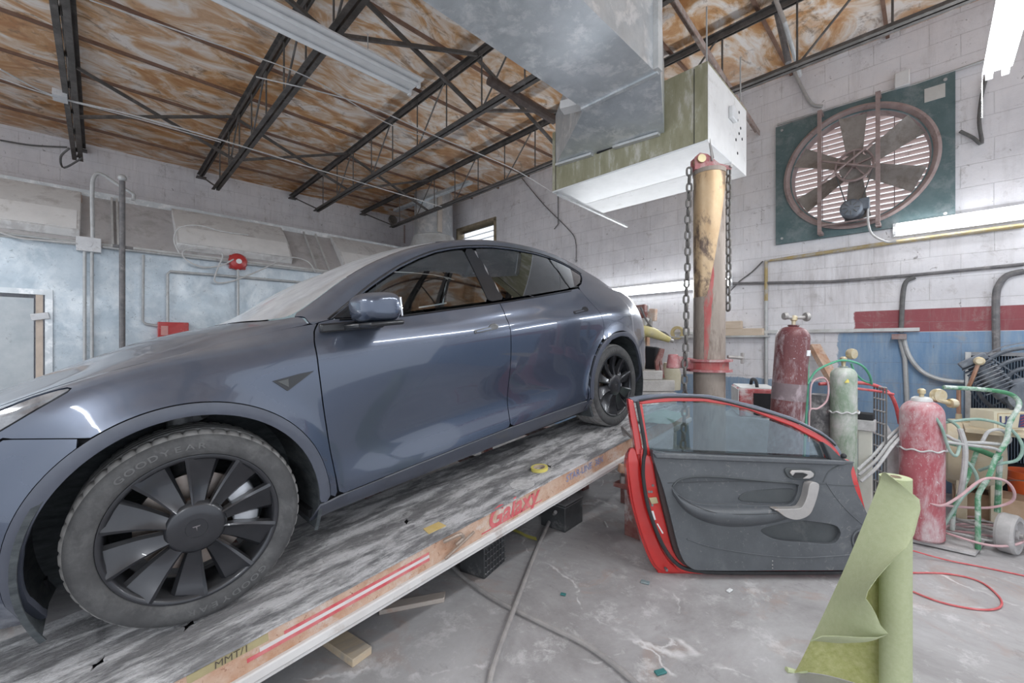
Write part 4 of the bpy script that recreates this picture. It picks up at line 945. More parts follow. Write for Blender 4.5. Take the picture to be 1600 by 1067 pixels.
lamp_box(-1.5, -.16); lamp_box(.74, 2.18); lamp_box(3.0, 4.4)
for y in (.12, .17, 2.55, 2.75): MB().bar(on_hip(y, .02, .02), on_hip(y, .98, .02), .02, .035, up=hip_n).build('panel_rib', GALV2, booth, smooth=False)
MB().bar((BX2 + .25, -.165, 2.80), (BX2 + .10, -.165, 3.32), .02, .02).build('copper_edge', M('copper_edge', (.55, .33, .22), None, 9, .4, .6), booth, smooth=False)
dr = struct(bpy.data.objects.new('door_1', None)); C.objects.link(dr); dr.location = (BX, (dY0 + dY1) / 2, 0)
MB().bb((BX - .045, dY0 + .03, .01), (BX - .005, dY1 - .10, dZ - .04)).build('door_leaf', M('tarnished_door_metal', (.38, .42, .45), (.50, .53, .55), 4, .5, .5, dirt=(.12, .12, .13), dscale=2.2, dt=(.58, .68)), dr, smooth=False)
m = MB().bb((BX, dY1 - .015, 0), (BX + .03, dY1 + .045, dZ + .06)).bb((BX, dY0 - .04, dZ), (BX + .03, dY1 - .015, dZ + .06)); m.build('door_frame', GALV, dr, smooth=False)
MB().bb((BX + .001, dY1 - .085, 0), (BX + .015, dY1 - .03, dZ)).build('door_edge_strip', M('tan_strip', (.60, .50, .42), None, 9, .6), dr, smooth=False)
MB().box((BX + .05, dY1 - .05, 1.72), (.02, .14, .075), Matrix.Rotation(radians(12), 3, 'X')).build('door_latch', BOX, dr, bevel=.004)
# conduits on the booth
jb = thing('junction_box', 'square grey junction box on the booth wall beside the bent conduit', 'electrical box', (BX + .09, -.10, 2.50))
MB().bb((BX + .03, -.19, 2.50), (BX + .11, .02, 2.67)).build('box_body', BOX, jb, bevel=.005)
MB().cyl((BX + .11, -.085, 2.585), (BX + .115, -.085, 2.585), .03, n=16).build('knockout', BOX, jb)
def pipe(pts, r, label, mat=PIPE, name='electrical_conduit', cat='conduit', smooth=0, n=10, group=None):
    return tag(MB().tube(pts, r, n, smooth=smooth).build(name, mat), label, cat, group)
X1 = BX + .07
pipe([(X1, -4, BZ + .02), (X1, -.20, BZ + .0)], .016, 'thin horizontal conduit on the booth left of the junction box')
pipe([(X1, .03, BZ - .02), (X1, BY1, BZ - .02)], .018, 'thin horizontal conduit on the booth right of the junction box')
for i, y in enumerate((-.12, -.06)): pipe([(X1, y, 2.50), (X1, y, .05)], .016, 'vertical conduit dropping from the junction box, %s of the pair' % ('left one' if i == 0 else 'right one'))
p = [onX(u, v, X1 + .02) for u, v in ((145, 375), (144, 300), (147, 276), (158, 272), (185, 289), (203, 300), (209, 305), (208, 313))]
pipe(p, .02, 'grey conduit rising from the junction box and bending over the booth edge', smooth=4)
VX = BX + .30
pipe([onX(191, 545, VX), onX(191, 283, VX)], .028, 'tall dark vertical pipe with a round cap in front of the booth', DPIPE, 'standpipe', 'pipe')
pp = bpy.data.objects['standpipe']; tp_ = onX(191, 278, VX)
b_ = pp.location; MB().sphere(tp_, .042, 12).build('pipe_cap', PIPE, pp)
low = onX(191, 545, VX); MB().cyl(low, (low.x, low.y, 0), .028, n=10).build('lower_pipe', DPIPE, pp)
MB().bar(onX(176, 384, VX - .03), onX(208, 388, VX - .03), .03, .03).build('pipe_bracket', DPIPE, pp, smooth=False)
al = thing('alarm_box', 'red steel control box low on the booth wall beside bent grey pipes', 'control box', onX(270, 525, X1))
c0 = onX(246, 503, X1); c1 = onX(294, 524, X1)
MB().bb((BX, c0.y, c1.z - .05), (BX + .13, c1.y, c0.z)).build('box_body', REDP, al, bevel=.006)
MB().bb((BX + .13, c0.y + .03, c1.z), (BX + .134, c0.y + .10, c0.z - .05)).build('box_label', M('faded_red_label', (.62, .30, .28), None, 9, .6), al, smooth=False)
be = onX(372, 409, X1); bell = thing('alarm_bell', 'round red alarm bell with a pale centre on the booth wall', 'alarm bell', be)
MB().lathe([(.115, -.03), (.12, .0), (.10, .035), (.05, .05), (.0001, .052)], be, (1, 0, 0), 28).build('bell_gong', REDP, bell)
MB().cyl(be + Vector((.05, 0, 0)), be + Vector((.062, 0, 0)), .035, n=18).build('bell_centre', WHITEM, bell)
MB().bb((BX, be.y - .10, be.z - .10), (BX + .05, be.y + .10, be.z + .09)).build('bell_mount', REDP, bell, bevel=.005)
pipe([be + Vector((0, 0, -.11)), (X1, be.y, .1)], .017, 'vertical conduit dropping from the red alarm bell')
p = [onX(u, v, X1) for u, v in ((224, 398), (223, 502), (228, 506), (246, 509))]; pipe(p, .014, 'thin pipe elbow entering the red control box from the left')
p = [onX(u, v, X1) for u, v in ((262, 503), (262, 428), (266, 424), (330, 429), (470, 441))]; pipe(p, .016, 'grey pipe rising from the red control box and turning right')
p = [onX(u, v, X1 + .05) for u, v in ((280, 395), (272, 375), (280, 356), (310, 352), (350, 362), (388, 367))]; pipe(p, .010, 'loose grey cable looping over the sloping lamp panel', CABLE, 'loose_cable', 'cable', 5)
p = [onX(u, v, X1 + .04) for u, v in ((365, 405), (345, 415), (315, 417), (290, 405), (287, 392), (310, 388), (340, 392), (348, 400), (340, 420), (336, 440), (360, 440), (400, 425), (450, 403), (480, 408), (493, 425))]; pipe(p, .010, 'coiled pale cable hanging around the red alarm bell', CABLE, 'loose_cable', 'cable', 5)
p = [onX(u, v, X1 + .04) for u, v in ((0, 363), (30, 372), (60, 375), (120, 380))]; pipe(p, .010, 'pale cable sagging along the booth ledge at far left', CABLE, 'loose_cable', 'cable', 4)
# cables strung below the joists
zc = HB - .012
def cab(pts, lab, mat=CABLE, r=.008, sm=5): pipe(pts, r, lab, mat, 'ceiling_cable', 'cable', sm, 6)
cab([onZ(0, 108, zc), onZ(85, 150, zc), onZ(200, 178, zc), onZ(340, 217, zc), onZ(520, 272, zc), onZ(690, 323, zc)], 'pale cable stretched across all the joists from the far left')
cab([onZ(0, 122, zc), onZ(88, 152, zc), onZ(210, 184, zc), onZ(345, 222, zc)], 'second pale cable just below the long one at far left', r=.006)
MB().box(onZ(94, 150, zc), (.16, .10, .06)).build('cable_box', BOX)
tag(bpy.data.objects['cable_box'], 'small grey box clamped under the far left joist', 'electrical box')
cab([onZ(140, 0, zc), onZ(330, 66, zc), onZ(480, 120, zc), onZ(600, 190, zc), onZ(670, 215, zc)], 'thin pale wire running diagonally under the joists in the middle', r=.005)
cab([onZ(400, 120, zc), onZ(560, 160, zc), onZ(670, 208, zc), onZ(760, 245, zc), onZ(810, 268, zc), onZ(863, 300, zc)], 'slack pale wire ending at the heater cabinet', r=.006)
cab([onX(0, 219, WX + .05), onX(50, 227, WX + .05), onX(105, 230, WX + .05)], 'grey wire along the upper left block wall', DCABLE, .012)
cab([onZ(128, 247, zc - .02), onZ(100, 262, zc - .1), onZ(95, 245, zc - .05), onZ(108, 232, zc)], 'short loop of wire at the end of the far left joist', DCABLE, .012)
# pipes and conduit on the back wall
WY = D - .03
def wp(uv, lab, r=.014, mat=PIPE, name='electrical_conduit', cat='conduit', sm=0, y=WY): pipe([onY(u, v, y) for u, v in uv], r, lab, mat, name, cat, sm)
wp([(1197, 655), (1197, 470)], 'grey lower leg of the yellow gas pipe on the back wall', .020, PIPE, 'gas_pipe', 'pipe')
wp([(1197, 470), (1197, 408), (1240, 402), (1400, 378), (1600, 352)], 'yellow gas pipe turning along the wall below the fan', .020, YPIPE, 'gas_pipe', 'pipe')
wp([(1145, 443), (1300, 440), (1425, 430), (1600, 413)], 'long dark conduit across the back wall above the red stripe', .016, DPIPE)
wp([(1430, 433), (1416, 440), (1411, 460), (1409, 495), (1408, 520)], 'black bent conduit dropping to the bracket on the blue wall', .020, DCABLE, sm=4)
wp([(1600, 424), (1575, 430), (1561, 445), (1556, 470), (1557, 560)], 'thick grey conduit bending down at the right over the red stripe', .026, DPIPE, sm=4)
wp([(1405, 525), (1414, 560), (1418, 640)], 'straight grey hose falling from the bracket on the blue wall', .020, PIPE, 'wall_hose', 'hose')
wp([(1411, 525), (1420, 555), (1440, 580), (1470, 593), (1506, 597)], 'grey hose curving right from the bracket to the compressor', .020, PIPE, 'wall_hose', 'hose', 5, WY - .02)
MB().bb(onY(1394, 522, WY), onY(1417, 530, WY) + Vector((0, -.08, 0))).build('wall_bracket', M('rust_red_steel', (.26, .12, .11), (.36, .33, .33), 14, .7, .2)); tag(bpy.data.objects['wall_bracket'], 'small rusty bracket on the blue wall holding two hoses', 'bracket')
tag(MB().bb(onY(1050, 519, WY - .02), onY(1437, 514, WY) + Vector((0, .02, -.02))).build('wall_batten', GALV2, smooth=False), 'long thin grey batten along the wall under the red stripe', 'batten')
wp([(1240, 110), (1252, 135), (1268, 162), (1285, 166)], 'grey conduit curving down behind the joist toward the fan', .018, PIPE, sm=4)
wp([(1215, 195), (1380, 145), (1430, 132), (1545, 92)], 'thin conduit running above the fan plate', .012, PIPE)
wp([(1418, 142), (1418, 142.5)], 'x', .01) if False else None
tag(MB().bb(onY(1398, 118, WY), onY(1422, 134, WY) + Vector((0, -.05, 0))).build('conduit_box', WHITEM, bevel=.008), 'small white conduit box just above the fan plate', 'electrical box')
wp([(1542, 118), (1534, 150), (1530, 190), (1534, 224), (1520, 215), (1500, 205)], 'grey flex cable hanging from the bright top right lamp', .014, DCABLE, 'lamp_cable', 'cable', 4)
wp([(1358, 312), (1356, 340), (1362, 365), (1385, 378), (1400, 376)], 'pale cable from the fan motor down to the wall lamp', .010, CABLE, 'motor_cable', 'cable', 4, D - .2)
wp([(815, 278), (850, 320), (885, 355), (899, 375), (900, 410)], 'thin wire drooping on the wall above the car tail', .008, DPIPE, 'wall_wire', 'cable', 4)
wp([(872, 305), (872, 350), (866, 358)], 'short dark wire hanging on the wall left of the heater cabinet', .008, DCABLE, 'wall_wire', 'cable')
wp([(1138, 458), (1155, 440), (1175, 425), (1192, 408)], 'thin cable climbing from the tower lamp to the gas pipe', .008, DCABLE, 'wall_wire', 'cable', 3)
c = onX(613, 344, WX + .02); MB().lathe([(.10, 0), (.12, .02), (.10, .05), (.06, .02)], c, (1, 0, 0), 12).build('hole_rim', M('crumbled_block', (.10, .09, .08), (.25, .22, .2), 20, .9)); tag(bpy.data.objects['hole_rim'], 'dark broken hole in the left block wall near the corner', 'hole')
pipe([onX(632, 380, WX + .06), onX(632, 352, WX + .06)], .02, 'short rusty pipe in the far corner beside the broken hole', FANR, 'corner_pipe', 'pipe')
# iron pipe running up to the heater cabinet, and twin conduits at top right
pipe([onZ(764, 125, 3.88), onZ(866, 188, 3.80)], .045, 'thick dark iron pipe slanting to the heater cabinet', M('dark_pipe_iron', (.08, .06, .055), (.15, .12, .11), 12, .6, .3), 'iron_pipe', 'pipe')
pipe([onY(1210, 0, 4.4), onY(1232, 98, 4.4)], .026, 'dark steel conduit dropping to the rear joist', DPIPE)
pipe([onY(1212, 0, 4.2), onY(1226, 35, 4.2), onY(1243, 92, 4.5), onY(1250, 118, 5.0)], .018, 'pale grey conduit passing behind the rear joist', PIPE)
# ------------------------------------------------------------------ the repair rack: two sloping runways
def R3(X, a, h): return CM @ Vector((a, X - CAR_O.x, h))
DECK = M('scuffed_runway_deck', (.16, .16, .165), (.30, .295, .30), 12, .8, 0, bump=.8, bscale=70, dirt=(.66, .65, .66), dscale=4.2, dt=(.45, .58), stretch=(2.2, .7, 1), scratch=(.11, .11, .115))
RUST = M('rusty_rack_side', (.44, .24, .145), (.58, .43, .34), 9, .8, 0, bump=.3, dirt=(.60, .54, .50), dscale=5, dt=(.50, .64), scratch=(.24, .10, .06))
FLNG = M('chalky_lower_flange', (.60, .58, .57), (.68, .67, .66), 6, .8, 0, dirt=(.42, .36, .33), dscale=5, dt=(.55, .72))
GREYC = M('grey_crossmember', (.30, .31, .32), (.42, .42, .42), 8, .8, dirt=(.2, .18, .17), dscale=5)
RREDP = M('faded_red_stripe', (.55, .06, .08), (.62, .22, .22), 14, .6); WPT = M('faded_white_stripe', (.74, .70, .69), None, 14, .7)
A0, A1, TH = -1.85, 3.80, .172
def bool_cut(ob, cutters):
    dg = None
    for c in cutters:
        md = ob.modifiers.new('cut', 'BOOLEAN'); md.operation = 'DIFFERENCE'; md.solver = 'EXACT'; md.object = c
    bpy.context.view_layer.update(); dg = bpy.context.evaluated_depsgraph_get(); me = bpy.data.meshes.new_from_object(ob.evaluated_get(dg)); ob.modifiers.clear(); ob.data = me
    for c in cutters: bpy.data.objects.remove(c)
def runway(x0, x1, label, near):
    t = thing('rack_runway', label, 'rack runway', R3((x0 + x1) / 2, A0, -TH), 0)
    def q(pts, name, mat, par=t, **kw):
        m = MB().add([R3(*p) for p in pts], [(0, 1, 3, 2), (4, 6, 7, 5), (0, 4, 5, 1), (2, 3, 7, 6), (0, 2, 6, 4), (1, 5, 7, 3)]); return m.build(name, mat, par, **kw)
    def bx(xa, xb, aa, ab, ha, hb, name, mat, par=t, **kw): return q([(x, a, h) for x in (xa, xb) for a in (aa, ab) for h in (ha, hb)], name, mat, par, **kw)
    # deck plate with a slightly ragged edge
    n = 150; P = []; 
    for k in range(n + 1):
        a = A0 + (A1 - A0) * k / n; j = (noise.noise(Vector((a * 9, 1, 0))) * .006)
        for X, h in ((x0, -.008), (x0, 0), (x1 + .006 + j, 0), (x1 + .006 + j, -.008)): P.append(R3(X, a, h))
    m = MB().add(P, [(k * 4 + i, k * 4 + (i + 1) % 4, k * 4 + 4 + (i + 1) % 4, k * 4 + 4 + i) for k in range(n) for i in range(4)] + [(3, 2, 1, 0), (n * 4, n * 4 + 1, n * 4 + 2, n * 4 + 3)])
    dk = m.build('deck_plate', DECK, t, smooth=False)
    if near:
        cut = []
        for (u, v) in ((153, 1035), (295, 975), (635, 814), (858, 728), (960, 671), (1040, 636)):
            d = ray(u, v); n_ = (CM.to_3x3() @ Vector((0, 0, 1))); tt = (CAR_O - _c).dot(n_) / d.dot(n_); p = _c + d * tt; loc = CM.inverted() @ p
            st = []
            for i in range(16):
                r = (.038, .019, .015, .019)[i % 4] * random.uniform(.85, 1.1); an = 2 * pi * i / 16 + .5; st.append((r * cos(an), r * sin(an)))
            ax = CM.to_3x3() @ Vector((1, 0, 0)); ay = CM.to_3x3() @ Vector((0, 1, 0))
            c = MB().prism(st, p, ax, ay, n_, -.05, .03).build('cutter', None, smooth=False); cut.append(c)
        bool_cut(dk, cut)
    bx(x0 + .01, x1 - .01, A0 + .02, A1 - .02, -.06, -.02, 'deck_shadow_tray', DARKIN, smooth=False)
    bx(x1 - .012, x1, A0, A1, -.112, -.008, 'side_channel', RUST if near else GREYC, smooth=False)
    fo = bx(x1 - .03, x1 + .018, A0, A1, -.150, -.112, 'lower_flange', FLNG if near else GREYC, bevel=.006)
    bx(x1 - .05, x1 + .006, A0, A1, -.170, -.150, 'bottom_lip', FLNG if near else GREYC, bevel=.004)
    bx(x0, x0 + .012, A0, A1, -.15, -.008, 'side_channel', GREYC, smooth=False)
    bx(x0 - .012, x0 + .03, A0, A1, -.165, -.15, 'bottom_lip', GREYC, smooth=False)
    for k in range(7):
        a = A0 + .15 + k * .88; bx(x0 + .012, x1 - .012, a, a + .06, -.15, -.06, 'cross_rib', GREYC, smooth=False)
    return t, bx
XN0, XN1 = -2.385, -1.652
rw, bx = runway(XN0, XN1, 'near runway of the repair rack with a scuffed deck and faded red maker lettering', True)
rw2, _b = runway(-3.95, -3.22, 'far runway of the repair rack, mostly hidden beyond the car', False)
e = .0015
bx(XN1, XN1 + e, .18, .80, -.050, -.038, 'upper_red_stripe', RREDP, smooth=False)
bx(XN1, XN1 + e, .10, .80, -.064, -.050, 'white_stripe', WPT, smooth=False)
bx(XN1, XN1 + e, .06, .80, -.078, -.064, 'lower_red_stripe', RREDP, smooth=False)
Ra = CM.to_3x3() @ Vector((1, 0, 0)); Rh = CM.to_3x3() @ Vector((0, 0, 1))
text_on('Galaxy', R3(XN1 + .001, 1.36, -.050), Ra, Rh, .145, .32, .004).build('maker_lettering', RREDP, rw, smooth=False)
bx(XN1, XN1 + e, 1.12, 1.60, -.098, -.092, 'lettering_underline', RREDP, smooth=False)
text_on('STAR-LINE  38¼', R3(XN1 + .001, 2.06, -.052), Ra, Rh, .062, .1, .001).build('blue_lettering', M('faded_blue_ink', (.13, .18, .40), (.34, .36, .46), 30, .7), rw, smooth=False)
bx(XN1, XN1 + e, -.10, .13, -.040, -.012, 'ochre_patch', M('ochre_patch', (.42, .36, .20), None, 12, .8), smooth=False)
text_on('MMT/1', R3(XN1 + .002, .02, -.027), Ra, Rh, .034, .1, .0).build('scrawled_mark', M('dark_ink', (.10, .08, .06), None, 8, .8), rw, smooth=False)
# pull clamp hook on the near side
a_h = .93
hk = thing('chain_hook', 'small rusty hook clipped to the runway side at the end of the red stripe', 'hook', R3(XN1 + .02, a_h, -.06))
RSTEEL = M('worn_rust_steel', (.30, .22, .17), (.45, .38, .33), 18, .6, .5)
pts = [R3(XN1 + .012, a_h - .05, -.02), R3(XN1 + .03, a_h - .03, -.01), R3(XN1 + .035, a_h + .03, -.012), R3(XN1 + .03, a_h + .05, -.04), R3(XN1 + .022, a_h + .01, -.06)]
MB().tube(pts, .009, 8, smooth=5).build('hook_body', RSTEEL, hk)
MB().cyl(R3(XN1 + .025, a_h - .06, -.095), R3(XN1 + .03, a_h + .12, -.040), .007, n=8).build('hook_pin', RSTEEL, hk)
# supports
RACKRED = M('rack_red_paint', (.20, .055, .05), (.30, .17, .15), 10, .6, .1, dirt=(.5, .48, .47), dscale=5, dt=(.48, .62))
for aa, nm in ((-1.2, 'low front'), (3.05, 'high rear')):
    t = thing('rack_trestle', 'dark red steel trestle carrying the %s end of the runways' % nm, 'trestle', R3(-2.8, aa, -.2))
    c = R3(-2.8, aa, -TH - .02)
    MB().bb((-3.9, c.y - .05, c.z - .10), (-1.70, c.y + .05, c.z - .002)).build('beam', RACKRED, t, bevel=.004)
    for x in (-3.8, -2.4, -1.9):
        if c.z - .1 > .05: MB().bb((x - .05, c.y - .05, 0), (x + .05, c.y + .05, c.z - .10)).build('leg', RACKRED, t, bevel=.004)
for k in range(4):
    a = .2 + k * .8; p = R3(-2.8, a, -.12)
    tag(MB().bar(R3(-3.2, a, -.10), R3(-2.39, a, -.10), .06, .06).build('rack_crossbar', RACKRED, smooth=False), 'dark red crossbar between the runways, number %s counted from the low end' % ('one', 'two', 'three', 'four')[k], 'crossbar', 'crossbars between the runways')
# clamp cluster at the runway's rear side edge
cl = thing('rack_clamp', 'dusty bolted clamp on a red plate at the end of the rusty runway side', 'clamp', R3(-1.55, 2.75, -.2))
b0 = onX(1000, 790, -1.50)
MB().bb((-1.66, 2.70, .36), (-1.36, 2.98, .39)).build('clamp_plate', RACKRED, cl, bevel=.004)
MB().bb((-1.60, 2.76, .0), (-1.42, 2.92, .36)).build('clamp_post', RACKRED, cl, bevel=.004)
GM = M('dusty_gunmetal', (.28, .27, .26), (.42, .40, .39), 16, .6, .5)
for i in range(5):
    p = Vector((-1.60 + .05 * i, 2.74 + .04 * (i % 3), .39)); MB().cyl(p, p + Vector((0, 0, .05 + .02 * (i % 2))), .022, n=6).build('clamp_bolt', GM, cl)
for i in range(3): MB().torus((-1.54 + .06 * i, 2.80, .45), (1, .4, .2), .045, .007, 20, 6).build('clamp_ring', GM, cl)
MB().bar((-1.62, 2.72, .50), (-1.45, 2.95, .44), .05, .06).build('clamp_jaw', RUST, cl, bevel=.006)
MB().tube([onX(976, 680, -1.62), onX(972, 668, -1.62), R3(-1.62, 2.62, .02)], .012, 8).build('clamp_lever', GM, cl)
# things lying on the deck
nrm = CM.to_3x3() @ Vector((0, 0, 1))
def on_deck(u, v, h=0):
    d = ray(u, v); o = CAR_O + nrm * h; return _c + d * ((o - _c).dot(nrm) / d.dot(nrm))
tp = on_deck(843, 734)
tape = thing('tape_roll', 'roll of yellow masking tape lying on the runway deck', 'tape roll', tp)
MB().lathe([(.040, .001), (.040, .020), (.056, .020), (.056, .001)], tp, nrm, 36, closed=True).build('tape', M('yellow_tape', (.72, .62, .16), None, 9, .6), tape)
MB().lathe([(.036, .001), (.036, .020), (.040, .020), (.040, .001)], tp, nrm, 36, closed=True).build('core', M('card_core', (.5, .4, .3), None, 9, .8), tape)
sd = on_deck(816, 757); tag(MB().cyl(sd + nrm * .0005, sd + nrm * .0025, .075, n=40).build('sanding_disc', M('pale_perforated_disc', (.66, .65, .65), (.40, .39, .39), 45, .8)), 'pale round sanding disc lying at the runway edge', 'sanding disc')
yt = on_deck(678, 825); ax = Ra; ay = nrm.cross(Ra)
tag(MB().prism([(-.05, -.03), (.05, -.035), (.05, .03), (-.04, .035)], yt + nrm * .001, ax, ay, nrm, 0, .002).build('yellow_tag', M('yellow_card', (.66, .47, .16), (.72, .55, .25), 20, .7), smooth=False), 'small yellow card lying on the runway deck', 'card')
gr = on_deck(1035, 655); 
m = MB(); P = []; nn = 9
for i in range(nn):
    for j in range(nn):
        P.append(gr + Ra * ((i / 8 - .5) * .42) + ay * ((j / 8 - .5) * .30) + nrm * (.018 + .03 * noise.noise(Vector((i * .7, j * .6, 3)))))
m.add(P, [(i * nn + j, i * nn + j + 1, (i + 1) * nn + j + 1, (i + 1) * nn + j) for i in range(nn - 1) for j in range(nn - 1)])
tag(m.build('green_rag', M('green_cloth', (.30, .42, .36), (.4, .5, .45), 10, .9), solid=.004, subsurf=1), 'crumpled pale green cloth on the runway seen through the red door window', 'cloth')
# ------------------------------------------------------------------ the loose red door leaning in front
dep0 = 2.51
DO = atd(1170, 903, dep0); DO.z = 0.004
lean = radians(5)
dX = _r.copy(); dU = (Vector((0, 0, 1)) * cos(lean) + _f * sin(lean)); dN = dX.cross(dU) * 1.0      # dN points towards the viewer
if dN.dot(_f) > 0: dN = -dN
def dp(u, v, off=0.0):
    """point of the door's inner face seen at a photo pixel, as local (x, up)"""
    d = ray(u, v); o = DO + dN * off; t = (o - _c).dot(dN) / d.dot(dN); p = _c + d * t - DO
    return (p.dot(dX), p.dot(dU))
def dpoly(pts, off=0.0): return [dp(u, v, off) for u, v in pts]
def rnd(pts, k=4):
    return [(p.x, p.y) for p in spline([Vector((a, b, 0)) for a, b in pts], k, True)]
REDC = M('bright_red_paint', (.56, .022, .018), (.50, .02, .02), 4, .25, .1, coat=1.0, dust=(.6, .45, .43), dustamt=.25, scratch=None)
DTRIM = M('charcoal_door_plastic', (.075, .082, .092), (.105, .113, .125), 6, .5, 0, bump=.08, bscale=300, dirt=(.22, .225, .23), dscale=2.5, dt=(.55, .8), scratch=(.16, .16, .165))
DTRIM2 = M('darker_door_plastic', (.05, .057, .062), (.07, .077, .083), 6, .5, bump=.05, bscale=300, dirt=(.16, .165, .17), dscale=2.5, dt=(.55, .8))
RUBBER = M('black_rubber_seal', (.022, .023, .026), (.04, .04, .043), 14, .7)
SILV = M('silver_plastic', (.36, .345, .34), (.44, .42, .41), 10, .4, .3, dirt=(.42, .30, .22), dscale=7, dt=(.55, .7))
door = thing('loose_car_door', 'loose bright red car door with charcoal inner trim standing beside the green paper roll', 'car door', DO)
def dprism(poly, t0, t1, name, mat, par=None, **kw):
    return MB().prism(poly, DO, dX, dU, dN, t0, t1).build(name, mat, par or door, **kw)
skin = [(984, 717), (983, 737), (988, 779), (996, 812), (1008, 852), (1022, 886), (1033, 898), (1045, 903), (1170, 904), (1312, 903), (1350, 901), (1374, 885), (1378, 850), (1352, 797), (1338, 760), (1326, 727), (1300, 724), (1150, 720), (1020, 714), (1010, 704), (993, 704)]
outer = dprism(rnd(dpoly(skin), 3), -.115, -.055, 'outer_skin', REDC, bevel=.02, seg=4)
shell = [(1003, 704), (1004, 735), (1012, 780), (1030, 845), (1055, 885), (1075, 897), (1150, 899), (1312, 898), (1345, 893), (1368, 878), (1371, 850), (1356, 800), (1345, 757), (1333, 722), (1315, 719), (1300, 724), (1150, 718), (1022, 714), (1012, 704)]
dprism(rnd(dpoly(shell), 3), -.075, -.012, 'inner_shell', REDC, bevel=.010, seg=3)
jamb = [(984, 712), (998, 707), (1012, 780), (1030, 845), (1052, 884), (1075, 899), (1045, 899), (1027, 888), (1010, 850), (998, 812), (989, 770)]
dprism(rnd(dpoly(jamb), 3), -.085, -.040, 'jamb_face', REDC, bevel=.008, seg=3)
# window frame ring: outer dark edge, red inner
top_o = [(986, 622), (1015, 617), (1055, 614.6), (1112, 617), (1150, 625), (1188, 634), (1245, 652.6), (1293, 676), (1312, 690), (1322, 705), (1330, 722)]
top_m = [(996, 630), (1017, 623), (1055, 620.5), (1112, 622.5), (1150, 631), (1188, 641), (1245, 659), (1290, 681), (1307, 695), (1317, 708), (1323, 722)]
top_i = [(1006, 632), (1030, 629.5), (1055, 627.5), (1102, 627.5), (1145, 634), (1174, 641), (1245, 668), (1282, 688), (1297, 699), (1299, 708), (1300, 718)]
def ring(o, i, t0, t1, name, mat, **kw):
    a = dpoly(o); b = dpoly(i); P = []; n = len(a)
    for (p, q) in zip(a, b):
        for (x, y), t in ((p, t0), (p, t1), (q, t1), (q, t0)): P.append(DO + dX * x + dU * y + dN * t)
    return MB().add(P, [(k * 4 + j, k * 4 + (j + 1) % 4, k * 4 + 4 + (j + 1) % 4, k * 4 + 4 + j) for k in range(n - 1) for j in range(4)] + [(0, 1, 2, 3), tuple(range(n * 4 - 4, n * 4))]).build(name, mat, door, **kw)
ring(top_o, top_m, -.09, -.045, 'window_frame_edge', M('slate_frame_paint', (.10, .12, .16), (.16, .18, .22), 9, .4, coat=.5), bevel=.003)
ring(top_m, top_i, -.07, -.03, 'window_frame', REDC, bevel=.006, seg=3)
side_o = [(984, 623), (988, 655), (993, 685), (997, 712)]; side_m = [(992, 626), (998, 655), (1004, 685), (1008, 712)]; side_m2 = [(1001, 631), (1006, 660), (1011, 690), (1015, 716)]; side_i = [(1006, 632), (1010, 660), (1015, 690), (1020, 716)]
ring(side_o, side_m, -.085, -.035, 'frame_post', REDC, bevel=.004)
ring(side_m2, side_i, -.07, -.03, 'frame_post', REDC, bevel=.003)
ws = [(996, 627), (1003, 665), (1008.5, 702), (1006, 720), (1006, 750), (1015, 798), (1036, 852), (1060, 883), (1092, 893), (1150, 895.5), (1311, 895), (1350, 890)]
dpts = [DO + dX * x + dU * y + dN * -.006 for x, y in dpoly(ws)]
m = MB().tube(dpts, .0115, 8, smooth=5); m.build('weatherstrip', RUBBER, door)
tw = dpoly([(1001, 626), (1030, 622), (1055, 620.5), (1112, 622.5), (1188, 641), (1245, 659), (1290, 681), (1310, 697)])
MB().tube([DO + dX * x + dU * y + dN * -.024 for x, y in tw], .006, 6, smooth=4).build('frame_seal', RUBBER, door)
gpoly = dpoly([(1009, 634), (1055, 630), (1102, 630), (1145, 637), (1174, 644), (1245, 671), (1282, 691), (1290, 697), (1298, 722), (1150, 715), (1018, 710)])
dprism(gpoly, -.055, -.051, 'door_window', glass('smoky_door_glass', (.62, .72, .76), 1, dust=.04, refl=1.3), smooth=False)
dprism(dpoly([(1286, 690), (1298, 698), (1312, 712), (1328, 722), (1330, 728), (1300, 722)]), -.045, .0, 'mirror_corner_cover', DTRIM2, bevel=.006)
MB().sphere(DO + dX * dp(1317, 712)[0] + dU * dp(1317, 712)[1] + dN * .006, .016, 12).build('corner_knob', RUBBER, door)
# interior trim: solid slab with the pocket and bowl cut out
tpoly = rnd(dpoly([(1017, 706), (1040, 707), (1150, 712), (1312, 719), (1327, 723), (1324, 738), (1332, 766), (1350, 803), (1366, 848), (1362, 872), (1340, 886), (1200, 888), (1100, 888), (1075, 883), (1060, 862), (1045, 805), (1034, 762)]), 4)
trim = dprism(tpoly, -.02, .030, 'trim_panel', DTRIM, bevel=.010, seg=3)
pocket = rnd(dpoly([(1184, 826), (1205, 818), (1242, 811), (1262, 812), (1298, 818), (1307, 828), (1306, 836), (1299, 845), (1285, 847), (1245, 844), (1205, 839)]), 4)
bowl = rnd(dpoly([(1048, 758), (1058, 749), (1080, 744), (1115, 744), (1163, 748), (1235, 754), (1242, 760), (1238, 775), (1230, 785), (1210, 787), (1150, 786), (1090, 784), (1062, 774)]), 4)
c1_ = MB().prism(pocket, DO, dX, dU, dN, .0, .06).build('cutter', None, smooth=False)
c2_ = MB().prism(bowl, DO, dX, dU, dN, .008, .06).build('cutter', None, smooth=False)
trim.modifiers.clear(); bool_cut(trim, [c1_, c2_])
for p_ in trim.data.polygons: p_.use_smooth = False
trim.data.materials.clear(); trim.data.materials.append(DTRIM)
bv = trim.modifiers.new('b', 'BEVEL'); bv.width = .004; bv.segments = 3; bv.limit_method = 'ANGLE'; bv.angle_limit = radians(45)
